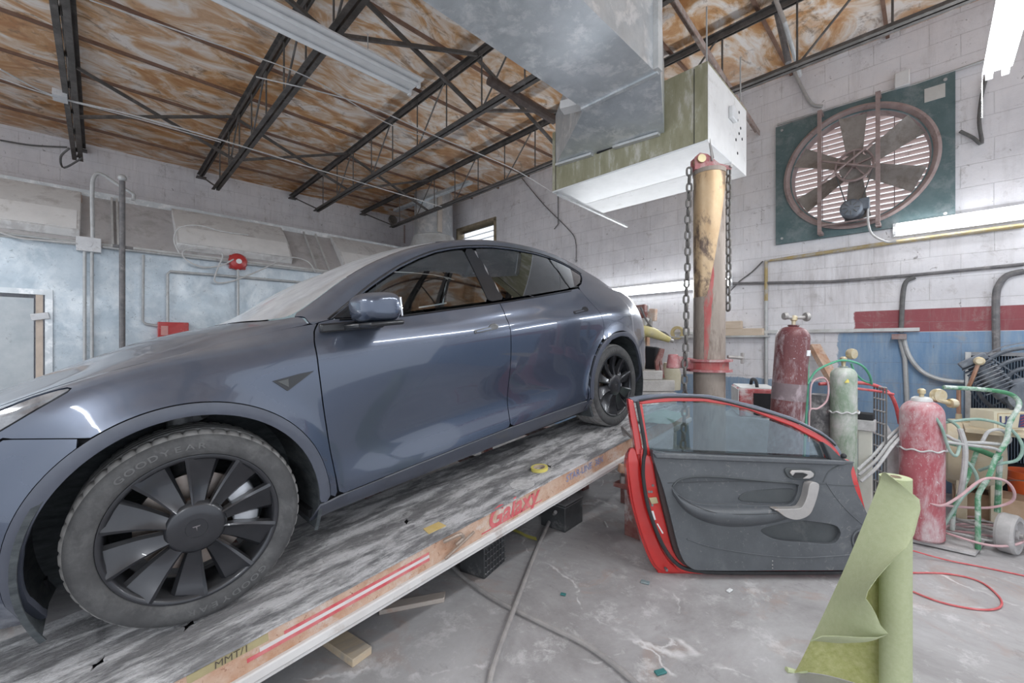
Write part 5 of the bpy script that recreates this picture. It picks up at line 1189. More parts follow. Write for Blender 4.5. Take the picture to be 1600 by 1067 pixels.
dprism(pocket, -.012, .004, 'pocket_floor', DTRIM2, smooth=False)
dprism(rnd(dpoly([(1157, 782), (1160, 770), (1185, 765), (1236, 763), (1236, 775), (1229, 784)]), 3), .008, .013, 'bowl_recess', DTRIM2, bevel=.003)
def rim(pts, r, off, name, mat, closed=True, k=4):
    q = [DO + dX * x + dU * y + dN * off for x, y in dpoly(pts)]
    return MB().tube(spline(q, k, closed), r, 8, closed=closed).build(name, mat, door)
rim([(1048, 758), (1058, 748), (1080, 743), (1115, 743), (1163, 747), (1236, 753)], .006, .031, 'bowl_rim', DTRIM2, False)
# armrest: swollen band below the bowl
arm_t = [(1047, 762), (1060, 776), (1085, 786), (1120, 790), (1160, 791), (1200, 790), (1235, 788)]; arm_b = [(1049, 772), (1066, 795), (1092, 811), (1125, 820), (1160, 821), (1205, 815), (1244, 803)]
P = []; a_ = spline([Vector((*q, 0)) for q in dpoly(arm_t)], 4); b_ = spline([Vector((*q, 0)) for q in dpoly(arm_b)], 4); n = len(a_)
K = 10
for i in range(n):
    e = sin(pi * min(max(i / (n - 1), .02), .985)) ** .5
    for j in range(K + 1):
        t = j / K; q = a_[i].lerp(b_[i], t); bulge = .03 + e * .055 * sin(pi * min(t * .9 + .18, 1.0)) ** .6 if j < K else .028
        P.append(DO + dX * q.x + dU * q.y + dN * (bulge if j else .030))
ar = MB().add(P, [(i * (K + 1) + j, i * (K + 1) + j + 1, (i + 1) * (K + 1) + j + 1, (i + 1) * (K + 1) + j) for i in range(n - 1) for j in range(K)]).build('armrest', DTRIM, door, angle=60)
rim([(1052, 768), (1075, 783), (1110, 795), (1150, 797), (1200, 796)], .0016, .080, 'armrest_seam', RUBBER, False)
pull = rnd(dpoly([(1251, 750), (1264, 751), (1262, 768), (1256, 786), (1250, 797), (1240, 803), (1228, 805), (1214, 801), (1203, 793), (1198, 789), (1232, 788), (1240, 783), (1246, 770)]), 4)
dprism(pull, .03, .085, 'pull_handle', SILV, bevel=.012, seg=4)
hb = rnd(dpoly([(1220, 734), (1224, 729), (1240, 729.5), (1258, 730), (1266, 734), (1267, 740), (1262, 746), (1245, 747), (1228, 745)]), 4)
dprism(hb, .028, .040, 'handle_bezel', DTRIM2, bevel=.004)
ir = dpoly([(1226, 736), (1229, 732), (1244, 732), (1258, 733), (1263, 737), (1262, 742), (1256, 745), (1246, 745), (1254, 739), (1246, 736), (1234, 736), (1230, 741)])
dprism(ir, .040, .052, 'inner_handle', SILV, bevel=.004)
dprism(rnd(dpoly([(1232, 737), (1245, 737), (1251, 740), (1245, 744), (1233, 744)]), 3), .040, .0415, 'handle_recess', RUBBER, smooth=False)
sx, sy = dp(1342, 842); so = DO + dX * sx + dU * sy
MB().cyl(so + dN * .029, so + dN * .036, .064, n=36).build('speaker_grille', RUBBER, door); MB().torus(so + dN * .034, dN, .066, .006, 36, 8).build('speaker_ring', DTRIM, door)
rim([(1040, 752.5), (1130, 750), (1210, 751)], .0012, .0312, 'trim_groove', RUBBER, False)
rim([(1258, 752), (1300, 756), (1333, 757)], .0022, .0305, 'trim_crease', DTRIM2, False)
rim([(1285, 752), (1300, 775), (1322, 800), (1348, 822)], .0035, .030, 'trim_crease', DTRIM, False)
rim([(1280, 752), (1290, 734), (1310, 724), (1326, 722)], .0035, .030, 'trim_crease', DTRIM2, False)
rim([(1070, 839), (1110, 852), (1180, 863), (1250, 868), (1340, 862)], .004, .030, 'trim_crease', DTRIM, False)
dprism(dpoly([(1017, 706), (1150, 711), (1312, 718), (1312, 725), (1150, 719), (1022, 714)]), .028, .046, 'window_sill', DTRIM, bevel=.007, seg=3)
dprism(dpoly([(1017, 706), (1150, 710), (1298, 717), (1298, 721), (1150, 714), (1019, 710)]), -.045, -.018, 'window_scraper', RUBBER, smooth=False)
dprism(rnd(dpoly([(1020, 714), (1027, 716), (1040, 760), (1052, 815), (1066, 862), (1082, 886), (1066, 880), (1052, 860), (1040, 815), (1028, 765)]), 3), -.02, .016, 'panel_edge', M('brown_black_edge', (.04, .022, .022), None, 8, .6), bevel=.004)
# latch and stickers on the jamb
lx = dpoly([(1014, 778), (1026, 777), (1029, 786), (1018, 788)]); dprism(lx, -.012, .0, 'door_latch', M('brass_latch', (.55, .48, .30), None, 9, .4, .7), bevel=.002)
dprism(dpoly([(1017, 799), (1022, 799), (1026, 813), (1021, 814)]), -.013, -.0115, 'jamb_sticker', WHITEM, smooth=False)
dprism(dpoly([(1027, 819), (1029, 819), (1038, 834), (1036, 835)]), -.013, -.0115, 'jamb_sticker', WHITEM, smooth=False)
for u, v in ((1021, 759), (1015, 769), (1019, 769), (1043, 892), (1052, 840), (1020, 790)):
    x, y = dp(u, v); q = DO + dX * x + dU * y; MB().cyl(q + dN * -.05, q + dN * -.009, .008, n=8).build('jamb_bolt', DPIPE, door)
for u in (1202,):
    for v in (873, 879, 884):
        x, y = dp(u, v); q = DO + dX * x + dU * y; MB().sphere(q + dN * .031, .004, 6).build('trim_clip', SILV, door)

# ------------------------------------------------------------------ roll of green masking paper with its loose sheet
PAPER = M('green_masking_paper', (.42, .46, .27), (.47, .51, .32), 60, .8, bump=.15, bscale=220)
PAPIN = M('mottled_paper_back', (.36, .37, .13), (.50, .50, .24), 42, .85, bump=.5, bscale=70)
rc = atd(1399, 745, 1.62); rb = Vector((rc.x, rc.y, 0)); rR = .049; rtop = atd(1399, 745, 1.62).z
proll = thing('paper_roll', 'tall roll of pale green masking paper standing upright in front with its sheet hanging loose', 'paper roll', rb)
MB().lathe([(rR, 0), (rR, rtop), (.019, rtop)], rb, (0, 0, 1), 48, capend=False).build('roll', PAPER, proll)
MB().lathe([(.019, rtop), (.019, rtop - .12), (.016, rtop - .12), (.016, rtop + .002), (.019, rtop + .002)], rb, (0, 0, 1), 24, capend=False).build('card_core', M('card_core', (.5, .4, .3)), proll)
def sheet(rows, name, mat, bulge, K=14):
    """rows: list of (uL, dL, uR, dR, v)"""
    P = []; 
    for (uL, vL, dL, uR, vR, dR, bl) in rows:
        a = atd(uL, vL, dL); b = atd(uR, vR, dR)
        for j in range(K + 1):
            t = j / K; p = a.lerp(b, t) - _f * (bl * sin(pi * t) ** .7); p.z = max(p.z, .003); P.append(p)
    n = len(rows)
    return MB().add(P, [(i * (K + 1) + j, i * (K + 1) + j + 1, (i + 1) * (K + 1) + j + 1, (i + 1) * (K + 1) + j) for i in range(n - 1) for j in range(K)]).build(name, mat, proll, solid=.0012, angle=70)
def fold(v):   # left silhouette of the sheet
    t = (v - 738) / (1055 - 738); return 1380 + (1240 - 1380) * t - 6 * sin(pi * t) * -1, 1.60 + .19 * t
def frow(v, uR, vR, bl):
    u, d = fold(v); return (u, v, d, uR, vR, 1.535 - .03 * (v - 738) / 300, bl)
right = [(738, 1384, 738), (744, 1402, 752), (752, 1418, 765), (765, 1436, 780), (785, 1438, 796), (805, 1433, 815), (825, 1428, 835), (845, 1418, 853), (862, 1403, 868), (880, 1383, 888), (896, 1369, 904), (910, 1357, 924), (925, 1354, 935), (940, 1362, 947), (955, 1370, 962), (970, 1376, 977), (985, 1388, 990), (992, 1372, 996), (997, 1345, 996), (1000, 1310, 994), (1001, 1285, 994), (1003, 1266, 1002)]
rows = []
for v, uR, vR in right:
    fu, fd_ = fold(v); jit = random.uniform(-1.2, 1.2) if 850 < v < 930 else 0
    rows.append(frow(v, uR + jit, vR, .035 * min(1, (uR - fu) / 90)))
sheet(rows, 'front_sheet', PAPER, 0)
rows = []
for k in range(16):
    v = 740 + (1052 - 740) * k / 15; u, d = fold(v); t = k / 15
    rows.append((u, v, d, 1384 + 2 * t, v + 40 * t, 1.655 + .02 * t, -.03 * (.3 + t)))
sheet(rows, 'back_sheet', PAPIN, 0)
m = MB().tube([atd(1229, 1052, 1.80), atd(1245, 1056, 1.80), atd(1262, 1055, 1.79)], [.012, .010, .004], 8); m.v = [Vector((p.x, p.y, p.z + .016)) for p in m.v]; m.build('curled_edge', PAPER, proll)

# ------------------------------------------------------------------ steel tower with chains
TP = M('tower_gold_and_bare_steel', (.42, .27, .14), (.56, .42, .27), 5, .42, .35, dirt=(.13, .09, .07), dscale=6, dt=(.50, .60), stretch=(1, 1, .5))
TLOW = M('tower_worn_steel', (.24, .20, .17), (.36, .31, .27), 6, .6, .35, dirt=(.14, .10, .08), dscale=6, dt=(.5, .68), stretch=(2, 2, .4))
TRED = M('tower_red_paint', (.33, .05, .05), (.42, .13, .12), 9, .5, .1, dirt=(.24, .19, .16), dscale=9, dt=(.52, .64), stretch=(2, 2, .6))
CHM = M('old_chain_steel', (.11, .105, .10), (.20, .19, .18), 20, .6, .5)
td = 3.12; tc = atd(1108, 700, td); tb = Vector((tc.x, tc.y, 0)); tr = .110; ttop = atd(1108, 268, td).z
tower = thing('rack_tower', 'tall round steel tower with worn gold paint, red streaks and a red chain head', 'tower', tb)
# one tube, painted gold above a slanting edge, bare below: split the mesh along the paint line
def tower_split(a):   # height of the paint edge around the tube; a = angle from the camera-facing side
    return 2.02 + .42 * a
cx_ = -_f; sx_ = _r
def tz(u_ang, z): return tb + (cx_ * cos(u_ang) + sx_ * sin(u_ang)) * tr + Vector((0, 0, z))
def edge_up(a): return atd(1108, 470 - 92 * min(max((a + .75) / 1.35, 0), 1) ** 1.0, td).z if abs(a) < 1.6 else (1.73 if a < 0 else 2.6)
n = 64; angs = [-pi + 2 * pi * i / n for i in range(n)]
def edgez(a):
    # gold comes down low on the left, ends high on the right
    s = sin(a); z = CAM_Z + (536 - (465 - 130 * (s + .55))) / F_PX * td if s > -.55 else CAM_Z + (536 - 465) / F_PX * td
    return min(z, 2.55) + .012 * noise.noise(Vector((a * 6, 0, 0)))
P = []; 
for a in angs: P += [tz(a, edgez(a)), tz(a, ttop)]
MB().add(P, [(2 * i, 2 * ((i + 1) % n), 2 * ((i + 1) % n) + 1, 2 * i + 1) for i in range(n)]).build('gold_upper_tube', TP, tower, angle=80)
P = []
for a in angs: P += [tz(a, 0), tz(a, edgez(a))]
MB().add(P, [(2 * i, 2 * ((i + 1) % n), 2 * ((i + 1) % n) + 1, 2 * i + 1) for i in range(n)]).build('bare_lower_tube', TLOW, tower, angle=80)
P = []; st_ = [(-.62, 1.15), (-.55, 1.25), (-.38, 1.50), (-.22, 1.72), (-.08, 1.92)]
tr_ = tr; tr = tr + .0012; k_ = 0
stp = []
for i in range(25):
    z = 1.24 + (2.0 - 1.24) * i / 24; a0 = -.74 + .05 * noise.noise(Vector((z * 14, 7, 0))); a1 = a0 + .12 + .50 * (i / 24) ** .7 + .10 * noise.noise(Vector((z * 16, 3, 0)))
    stp.append([tz(a0 + (a1 - a0) * j / 5, min(z, edgez(a0 + (a1 - a0) * j / 5) - .002)) for j in range(6)])
P = [p for r_ in stp for p in r_]; tr = tr_
MB().add(P, [(i * 6 + j, i * 6 + j + 1, i * 6 + 7 + j, i * 6 + 6 + j) for i in range(24) for j in range(5)]).build('red_paint_streak', TRED, tower, angle=80)
MB().lathe([(tr + .004, ttop - .03), (tr + .006, ttop), (.0001, ttop)], tb, (0, 0, 1), 48).build('top_cap', TLOW, tower)
HR = M('chain_head_red', (.30, .06, .07), (.42, .20, .20), 12, .6, .1, dirt=(.46, .36, .35), dscale=9, dt=(.48, .64))
for off in (-.035, .035):
    poly = [(-.125, 0), (.15, 0), (.15, .025), (.06, .045), (-.03, .115), (-.085, .125), (-.125, .09)]
    MB().prism(poly, tb + Vector((0, 0, ttop)), sx_, (0, 0, 1), -cx_, off - .006, off + .006).build('head_cheek', HR, tower, bevel=.004)
MB().cyl(tb + Vector((0, 0, ttop + .075)) - sx_ * .08 + cx_ * .06, tb + Vector((0, 0, ttop + .075)) - sx_ * .08 - cx_ * .06, .030, n=20).build('chain_wheel', M('brass_latch', (.5, .4, .3)), tower)
MB().cyl(tb + Vector((0, 0, ttop + .02)) + sx_ * .14 + cx_ * .06, tb + Vector((0, 0, ttop + .02)) + sx_ * .14 - cx_ * .06, .012, n=10).build('head_bolt', GM, tower)
MB().tube([tb + Vector((0, 0, ttop + .06)) + sx_ * -.0 + cx_ * .05, tb + Vector((0, 0, ttop + .24)) + sx_ * -.02 + cx_ * .04, tb + Vector((0, 0, ttop + .25)) + cx_ * .0, tb + Vector((0, 0, ttop + .10)) + sx_ * .03], .007, 6, smooth=4).build('lifting_eye', GM, tower)
# collar with jaw
zc_ = atd(1108, 570, td).z
m = MB()
for dz in (.035, -.040):
    P = [];
    m.lathe([(tr + .004, dz - .008), (tr + .048, dz - .008), (tr + .048, dz + .008), (tr + .004, dz + .008)], tb + Vector((0, 0, zc_)), (0, 0, 1), 48, closed=True)
m.build('collar_flange', HR, tower)
MB().lathe([(tr + .004, -.035), (tr + .022, -.035), (tr + .022, .035), (tr + .004, .035)], tb + Vector((0, 0, zc_)), (0, 0, 1), 48, closed=True).build('collar_band', TRED, tower)
jc = tb + Vector((0, 0, zc_ + .03)) - sx_ * .27 + cx_ * .0
m = MB().cyl(jc + Vector((0, 0, -.055)) - cx_ * .0, jc + Vector((0, 0, .05)), .05, .035, n=20); m.bar(jc, tb + Vector((0, 0, zc_)) - sx_ * .10, .05, .085)
m.build('collar_knuckle', HR, tower, bevel=.006)
MB().cyl(tb + Vector((0, 0, zc_ + .06)) + sx_ * .14, tb + Vector((0, 0, zc_ + .05)) + sx_ * .26, .013, n=10).build('collar_screw', GM, tower)
MB().bar(tb + Vector((0, 0, zc_ + .09)) + sx_ * .25, tb + Vector((0, 0, zc_ + .01)) + sx_ * .25, .022, .022).build('screw_handle', GM, tower, bevel=.003)
def chain(p0, p1, label, n=None, sag=None, L=.078, W=.050, r=.0082):
    p0 = Vector(p0); p1 = Vector(p1); t = thing('lifting_chain', label, 'chain', p1)
    pitch = L - 2 * r - .002; d = (p1 - p0); N = max(int(d.length / pitch), 2); d.normalize()
    me = None
    for i in range(N):
        c = p0 + d * (pitch * (i + .5)) + _r * (.003 * sin(i * .7)); tw = .5 + (pi / 2 if i % 2 else 0) + .15 * sin(i * 1.3)
        if me is None:
            pts = []
            for k in range(6): a = pi * k / 5; pts.append(Vector(((W / 2 - r) * cos(a), 0, (L / 2 - W / 2) + (W / 2 - r) * sin(a))))
            for k in range(6): a = pi + pi * k / 5; pts.append(Vector(((W / 2 - r) * cos(a), 0, -(L / 2 - W / 2) + (W / 2 - r) * sin(a))))
            mb = MB().tube(pts, r, 7, closed=True); o = mb.build('chain_link', CHM, t, local=True); me = o.data
        else: o = bpy.data.objects.new('chain_link', me); C.objects.link(o); o.parent = t
        q = d.to_track_quat('Z', 'X').to_euler(); o.location = c - p1; o.rotation_euler = (Matrix.Rotation(0, 3, 'Z') @ d.to_track_quat('Z', 'X').to_matrix() @ Matrix.Rotation(tw, 3, 'Z')).to_euler()
    return t
hz = ttop + .06
chain(atd(1077, 262, td - .02), atd(1067, 745, td - .05), 'long steel chain hanging down the left side of the tower')
chain(atd(1138, 262, td - .0), atd(1138, 494, td - .0), 'shorter steel chain hanging on the right side of the tower')

# ------------------------------------------------------------------ gas cylinders, cart, and clutter on the right
BRN = M('dusty_maroon_cylinder', (.10, .025, .03), (.16, .05, .05), 7, .5, .05, dirt=(.44, .40, .42), dscale=4.5, dt=(.50, .68), stretch=(1.4, 1.4, .7), scratch=(.36, .33, .35))
GRN = M('dusty_green_cylinder', (.17, .25, .17), (.26, .33, .25), 6, .6, .05, dirt=(.52, .52, .50), dscale=4, dt=(.44, .62), stretch=(1.4, 1.4, .7))
PNK = M('dusty_red_cylinder', (.34, .06, .08), (.44, .15, .17), 6, .6, .05, dirt=(.60, .54, .55), dscale=4, dt=(.46, .66), stretch=(1.4, 1.4, .6), scratch=(.58, .54, .54))
BRASS = M('dusty_brass', (.50, .40, .22), (.62, .56, .44), 20, .5, .6)
def cylinder(base, R, H, mat, label, lean=Vector((0, 0, 1)), neck=.06, shoulder=None, band=None, name='gas_cylinder'):
    base = Vector(base); sh = shoulder or R * .9; t = thing(name, label, 'gas cylinder', base)
    pr = [(R * .9, 0), (R, .015), (R, H - sh)]
    for k in range(1, 9): a = pi / 2 * k / 8; pr.append((R * .30 + (R - R * .30) * cos(a), H - sh + sh * .86 * sin(a)))
    pr += [(R * .30, H - sh * .10), (R * .34, H - sh * .06), (R * .34, H), (R * .2, H)]
    MB().lathe(pr, base, lean, 40).build('bottle', mat, t)
    top = base + lean * H
    MB().lathe([(.012, 0), (.014, .03), (.022, .035), (.022, neck), (.01, neck + .01)], top, lean, 16).build('valve', BRASS, t)
    return t, top
# tall maroon one leaning a little
bA = atd(1222, 760, 3.0); tA = atd(1240, 508, 3.0); bA0 = Vector((bA.x, bA.y, 0)); la = (tA - bA); la = (Vector((tA.x, tA.y, 0)) - Vector((bA.x, bA.y, 0))); 
lA = (tA - bA).normalized(); base = bA - lA * (bA.z / lA.z); base.z = .012; HA = (tA - base).length
cA, topA = cylinder(base, .106, HA, BRN, 'tall dusty maroon gas cylinder leaning behind the red door', lA)
m = MB().cyl(topA + lA * .055 - _r * .055, topA + lA * .055 + _r * .075, .013, n=10); m.build('valve_crossbar', GM, cA)
MB().lathe([(.03, -.012), (.034, 0), (.03, .012)], topA + lA * .06 + _r * .09, _r, 20).build('valve_handwheel', GM, cA); MB().lathe([(.024, -.012), (.027, 0), (.024, .012)], topA + lA * .065 - _r * .065, _r, 20).build('valve_handwheel', GM, cA)
MB().lathe([(.1068, 0), (.1070, .12)], base + lA * (HA - .54), lA, 40, capend=False).build('pale_band', M('faded_grey_green_band', (.15, .11, .12), (.24, .19, .20), 9, .6, dirt=(.40, .33, .35), dscale=6), cA)
st2 = MB().prism([(-.03, -.02), (.03, -.02), (.03, .02), (-.03, .02)], base + lA * (HA - .20) + (-_f * .8 + _r * .6) * .1045, (_r * .8 + _f * .6), lA, (-_f * .8 + _r * .6), -.001, .003).build('cylinder_sticker', WHITEM, cA, smooth=False)
bB = atd(1318, 700, 3.05); cB, topB = cylinder((bB.x, bB.y, .0), .080, atd(1316, 572, 3.05).z, GRN, 'dusty green and grey gas cylinder left of the wire grille')
MB().lathe([(.035, -.02), (.040, 0), (.035, .02)], topB + Vector((0, 0, .09)) + _r * .06, (_r * .3 - _f), 20).build('pressure_gauge', BRASS, cB)
MB().prism([(-.02, 0), (.02, 0), (0, .028)], topB + Vector((0, 0, -.115)) - _f * .074 - _r * .03, _r, (0, 0, 1), -_f, -.004, .003).build('warning_sticker', M('yellow_tape', (.7, .6, .1)), cB, smooth=False)
bC = onZ(1440, 835, .035); bC = atd(1440, 700, 2.98); cC, topC = cylinder((bC.x, bC.y, .035), .120, atd(1440, 622, 2.98).z - .035, PNK, 'short stout dusty red gas cylinder standing on the green cart', shoulder=.12)
MB().lathe([(.055, 0), (.06, .012), (.055, .03), (.04, .04)], topC - Vector((0, 0, .03)), (0, 0, 1), 24).build('collar_ring', GALV2, cC)
# chains round the bottles
def hoop(c, R, z, label, tilt=.05):
    t = MB().tube([Vector((c.x + R * cos(a), c.y + R * sin(a), z + tilt * R * sin(a * 1 + 2) + .006 * sin(9 * a))) for a in [2 * pi * i / 60 for i in range(60)]], .006, 6, closed=True).build('retaining_chain', CABLE); return tag(t, label, 'chain')
hoop(bB, .088, atd(1318, 645, 3).z, 'pale thin chain looped round the green gas cylinder')
hoop(bC, .128, atd(1440, 700, 2.98).z, 'pale thin chain looped round the short red gas cylinder')
# green cart
GCART = M('dusty_green_cart_tube', (.04, .20, .09), (.09, .27, .15), 8, .55, 0, dirt=(.56, .60, .58), dscale=5, dt=(.46, .60))
GREYD = M('dust_grey_plate', (.33, .32, .32), (.48, .47, .47), 8, .85, dirt=(.62, .61, .61), dscale=5, dt=(.5, .7))
cart = thing('cylinder_cart', 'dusty green tube hand cart holding the short red gas cylinder', 'cart', onZ(1500, 860, 0))
g = lambda u, v, d: atd(u, v, d)
bp0 = [onZ(1405, 838, .03), onZ(1524, 864, .03), onZ(1545, 838, .03), onZ(1450, 805, .03)]
MB().add([*bp0, *[p - Vector((0, 0, .02)) for p in bp0]], [(0, 1, 2, 3), (7, 6, 5, 4), (0, 4, 5, 1), (1, 5, 6, 2), (2, 6, 7, 3), (3, 7, 4, 0)]).build('base_plate', GREYD, cart, smooth=False)
fr_ = [g(1528, 858, 2.80), g(1528, 800, 2.82), g(1529, 772, 2.84), g(1545, 745, 2.86), g(1556, 715, 2.88), g(1572, 690, 2.92), g(1578, 660, 2.94), g(1592, 635, 2.98), g(1588, 622, 3.0), g(1570, 613, 3.0), g(1530, 608, 3.0), g(1475, 605, 3.0)]
MB().tube(fr_, .015, 10, smooth=3).build('frame_tube', GCART, cart)
MB().tube([g(1562, 712, 3.02), g(1560, 760, 3.02), g(1558, 800, 3.02)], .017, 10).build('rear_strut', GCART, cart)
MB().tube([g(1475, 690, 3.12), g(1520, 700, 3.05), g(1562, 716, 2.92)], .019, 10, smooth=3).build('cross_tube', GCART, cart)
MB().tube([g(1526, 705, 3.15), g(1512, 745, 3.05), g(1492, 790, 3.0), g(1488, 828, 3.0)], .014, 10, smooth=3).build('frame_tube', GCART, cart)
wc = atd(1577, 835, 2.82); wd = (_r * .45 - _f * .9).normalized()
wh = MB().lathe([(.03, -.035), (.085, -.03), (.095, -.045), (.122, -.045), (.130, -.03), (.130, .03), (.122, .045), (.095, .045), (.085, .02), (.03, .028), (.03, .045), (.0001, .05)], wc - Vector((0, 0, wc.z - .131)), wd, 40).build('cart_wheel', GREYD, cart, angle=25)
wc2 = wc - Vector((0, 0, wc.z - .131))
MB().cyl(wc2 + wd * .04, wc2 + wd * .065, .018, n=12).build('wheel_nut', GM, wh)
MB().cyl(wc2 - wd * .04, wc2 - wd * .38, .012, n=10).build('axle', GM, cart)
wo = copy = MB().lathe([(.03, -.035), (.095, -.045), (.130, -.03), (.130, .03), (.095, .045), (.03, .028)], wc2 - wd * .40, wd, 32).build('cart_wheel', GREYD, cart, angle=25)
# regulators and hoses
reg = thing('gas_regulator', 'brass regulator with two gauges beside the neck of the short red cylinder', 'regulator', g(1462, 618, 2.95))
MB().lathe([(.045, -.02), (.05, 0), (.045, .02)], g(1466, 618, 2.95), (-_f), 20).build('gauge', BRASS, reg); MB().cyl(g(1455, 622, 2.95), g(1492, 632, 2.93), .016, n=10).build('regulator_body', BRASS, reg)
MB().lathe([(.03, -.02), (.034, 0), (.03, .02)], g(1488, 630, 2.93), (_r), 16).build('knob', BRASS, reg)
def hose(uvd, r, label, mat, sm=6, name='rubber_hose'):
    return tag(MB().tube([Vector((*(g(*q))[:2], max(g(*q).z, r))) for q in uvd], r * .78, 8, smooth=sm).build(name, mat), label, 'hose')
HG = M('dusty_green_hose', (.16, .30, .24), (.36, .44, .41), 14, .7); HG2 = M('clean_green_hose', (.05, .28, .16), (.12, .36, .24), 14, .6); HP = M('dusty_red_hose', (.50, .28, .30), (.56, .42, .43), 14, .7); HR2 = M('red_hose', (.50, .05, .06), (.58, .18, .18), 14, .6); HGY = M('grey_dusty_hose', (.34, .34, .34), (.50, .50, .50), 14, .75)
hose([(1452, 640, 2.9), (1470, 665, 2.85), (1482, 700, 2.85), (1494, 712, 2.85), (1500, 690, 2.9), (1498, 668, 2.95), (1480, 655, 3.0)], .012, 'green hose curling down from the brass regulator', HG)
hose([(1475, 660, 3.0), (1530, 655, 3.0), (1575, 668, 2.95), (1597, 695, 2.9), (1590, 718, 2.9), (1560, 725, 2.9), (1530, 735, 3.0)], .013, 'wide loop of dusty green hose over the cart', HG)
hose([(1535, 690, 2.95), (1545, 674, 2.95), (1565, 672, 2.95), (1578, 686, 2.95), (1568, 694, 2.95), (1540, 692, 2.9), (1500, 690, 2.9), (1478, 680, 2.95)], .014, 'grey hose bundle wrapped across the cart crossbar', HGY)
hose([(1476, 690, 2.9), (1510, 695, 2.88), (1550, 700, 2.88), (1562, 705, 2.88)], .013, 'pale hose strand just below the wrapped bundle', HGY)
hose([(1500, 670, 2.9), (1508, 700, 2.88), (1506, 740, 2.88), (1500, 775, 2.9)], .020, 'grey welding torch hose hanging in the middle of the cart', HGY)
hose([(1505, 715, 2.9), (1522, 735, 2.88), (1526, 755, 2.88), (1505, 775, 2.88), (1488, 800, 2.9), (1470, 828, 2.92)], .013, 'green hose dropping to the cart base', HG)
hose([(1440, 780, 2.9), (1470, 790, 2.85), (1500, 775, 2.82), (1525, 755, 2.82), (1545, 747, 2.82), (1572, 752, 2.82), (1585, 770, 2.82), (1578, 785, 2.85), (1545, 793, 2.9), (1500, 792, 2.95), (1450, 787, 3.0)], .011, 'dusty pink hose looping across the lower cart', HP)
random.seed(3)
for i in range(5):
    c = onZ(1510 + 6 * i, 815 + 5 * i, .03 + .014 * i); pts = [c + _r * ((.16 + .02 * i) * cos(a)) + _f * ((.11 + .01 * i) * sin(a)) + Vector((0, 0, .01 * sin(3 * a + i))) for a in [2 * pi * k / 20 for k in range(20)]]
    tag(MB().tube(spline(pts, 3, True), .008, 6, closed=True).build('hose_coil', HGY if i % 2 else HP), ('lowest grey-pink', 'second', 'middle', 'fourth', 'topmost')[i] + ' coil of dusty hose lying behind the cart base', 'hose', 'coils of hose behind the cart')
hose([(1425, 860, 2.75), (1480, 875, 2.7), (1540, 888, 2.62), (1620, 905, 2.5)], .006, 'thin red hose on the floor crossing to the right edge', HR2)
hose([(1425, 895, 2.56), (1480, 898, 2.55), (1530, 910, 2.47), (1562, 935, 2.31), (1560, 952, 2.22), (1525, 953, 2.21), (1470, 943, 2.27), (1425, 925, 2.37)], .0065, 'thin red hose looping back on the floor beside the green roll', HR2)
hose([(1262, 545, 3.1), (1262, 600, 3.05), (1258, 680, 3.0), (1256, 720, 3.0)], .011, 'green hose hanging straight beside the maroon cylinder', HG2)
hose([(1262, 600, 3.0), (1275, 580, 3.0), (1300, 567, 3.0), (1320, 563, 3.0), (1345, 570, 3.0), (1358, 585, 3.05), (1362, 600, 3.1)], .010, 'green hose arching over the green cylinder', HG2)
hose([(1330, 568, 3.1), (1336, 582, 3.1), (1348, 594, 3.1), (1362, 599, 3.1)], .009, 'short green hose drooping right of the green cylinder', HG2)
hose([(1280, 600, 3.15), (1340, 598, 3.15), (1370, 603, 3.15), (1390, 615, 3.15), (1400, 635, 3.15), (1406, 662, 3.15)], .016, 'thick red air hose bending down behind the grille', HR2)
hose([(1338, 607, 3.12), (1370, 611, 3.12), (1396, 616, 3.12)], .012, 'second red hose just below the thick red one', HR2)
hose([(1266, 640, 3.0), (1268, 600, 3.0), (1285, 590, 3.0), (1294, 600, 3.0), (1292, 625, 3.0), (1278, 638, 3.0), (1266, 640, 3.0), (1264, 660, 3.0), (1264, 690, 3.0)], .008, 'thin pink hose looped left of the green cylinder', HP)
for i, (q, lab) in enumerate((([(1345, 752, 2.95), (1370, 730, 2.95), (1392, 700, 3.0), (1405, 685, 3.05)], 'lowest grey cable slanting up behind the red door'), ([(1342, 742, 3.0), (1368, 720, 3.0), (1390, 692, 3.05), (1406, 676, 3.1)], 'middle grey cable slanting up behind the red door'), ([(1340, 734, 3.0), (1366, 710, 3.05), (1388, 684, 3.1), (1406, 668, 3.15)], 'uppermost grey cable slanting up behind the red door'))):
    hose(q, .014, lab, HGY, name='slanting_cable')
# wire grille (upright drawer divider) and grey panel beside it
gm = MB(); a = g(1366, 603, 3.2); b = g(1385, 612, 3.05); zl = .28
GW = thing('wire_grille', 'black wire mesh grille standing upright behind the green cylinder', 'grille', Vector((a.x, a.y, zl)))
for k in range(5):
    p = a.lerp(b, k / 4); MB().cyl((p.x, p.y, 0.0), (p.x, p.y, a.z - .0), .006, n=6).build('upright_wire', DCABLE, GW)
for k in range(10):
    z = zl + (a.z - zl) * k / 9; MB().cyl((a.x, a.y, z), (b.x, b.y, z), .007, n=6).build('cross_wire', GREYD, GW)
p0 = g(1383, 612, 3.15); p1 = g(1405, 640, 3.15); q1 = g(1405, 690, 3.15)
tag(MB().prism([(0, 0), (.16, 0), (.16, .55), (.02, .80), (0, .80)], Vector((p0.x, p0.y, .25)), _r, (0, 0, 1), _f, 0, .02).build('sheet_panel', GALV2, smooth=False), 'pale grey sheet panel leaning between grille and short red cylinder', 'panel')
bpy.data.objects['sheet_panel'].location.z = 0
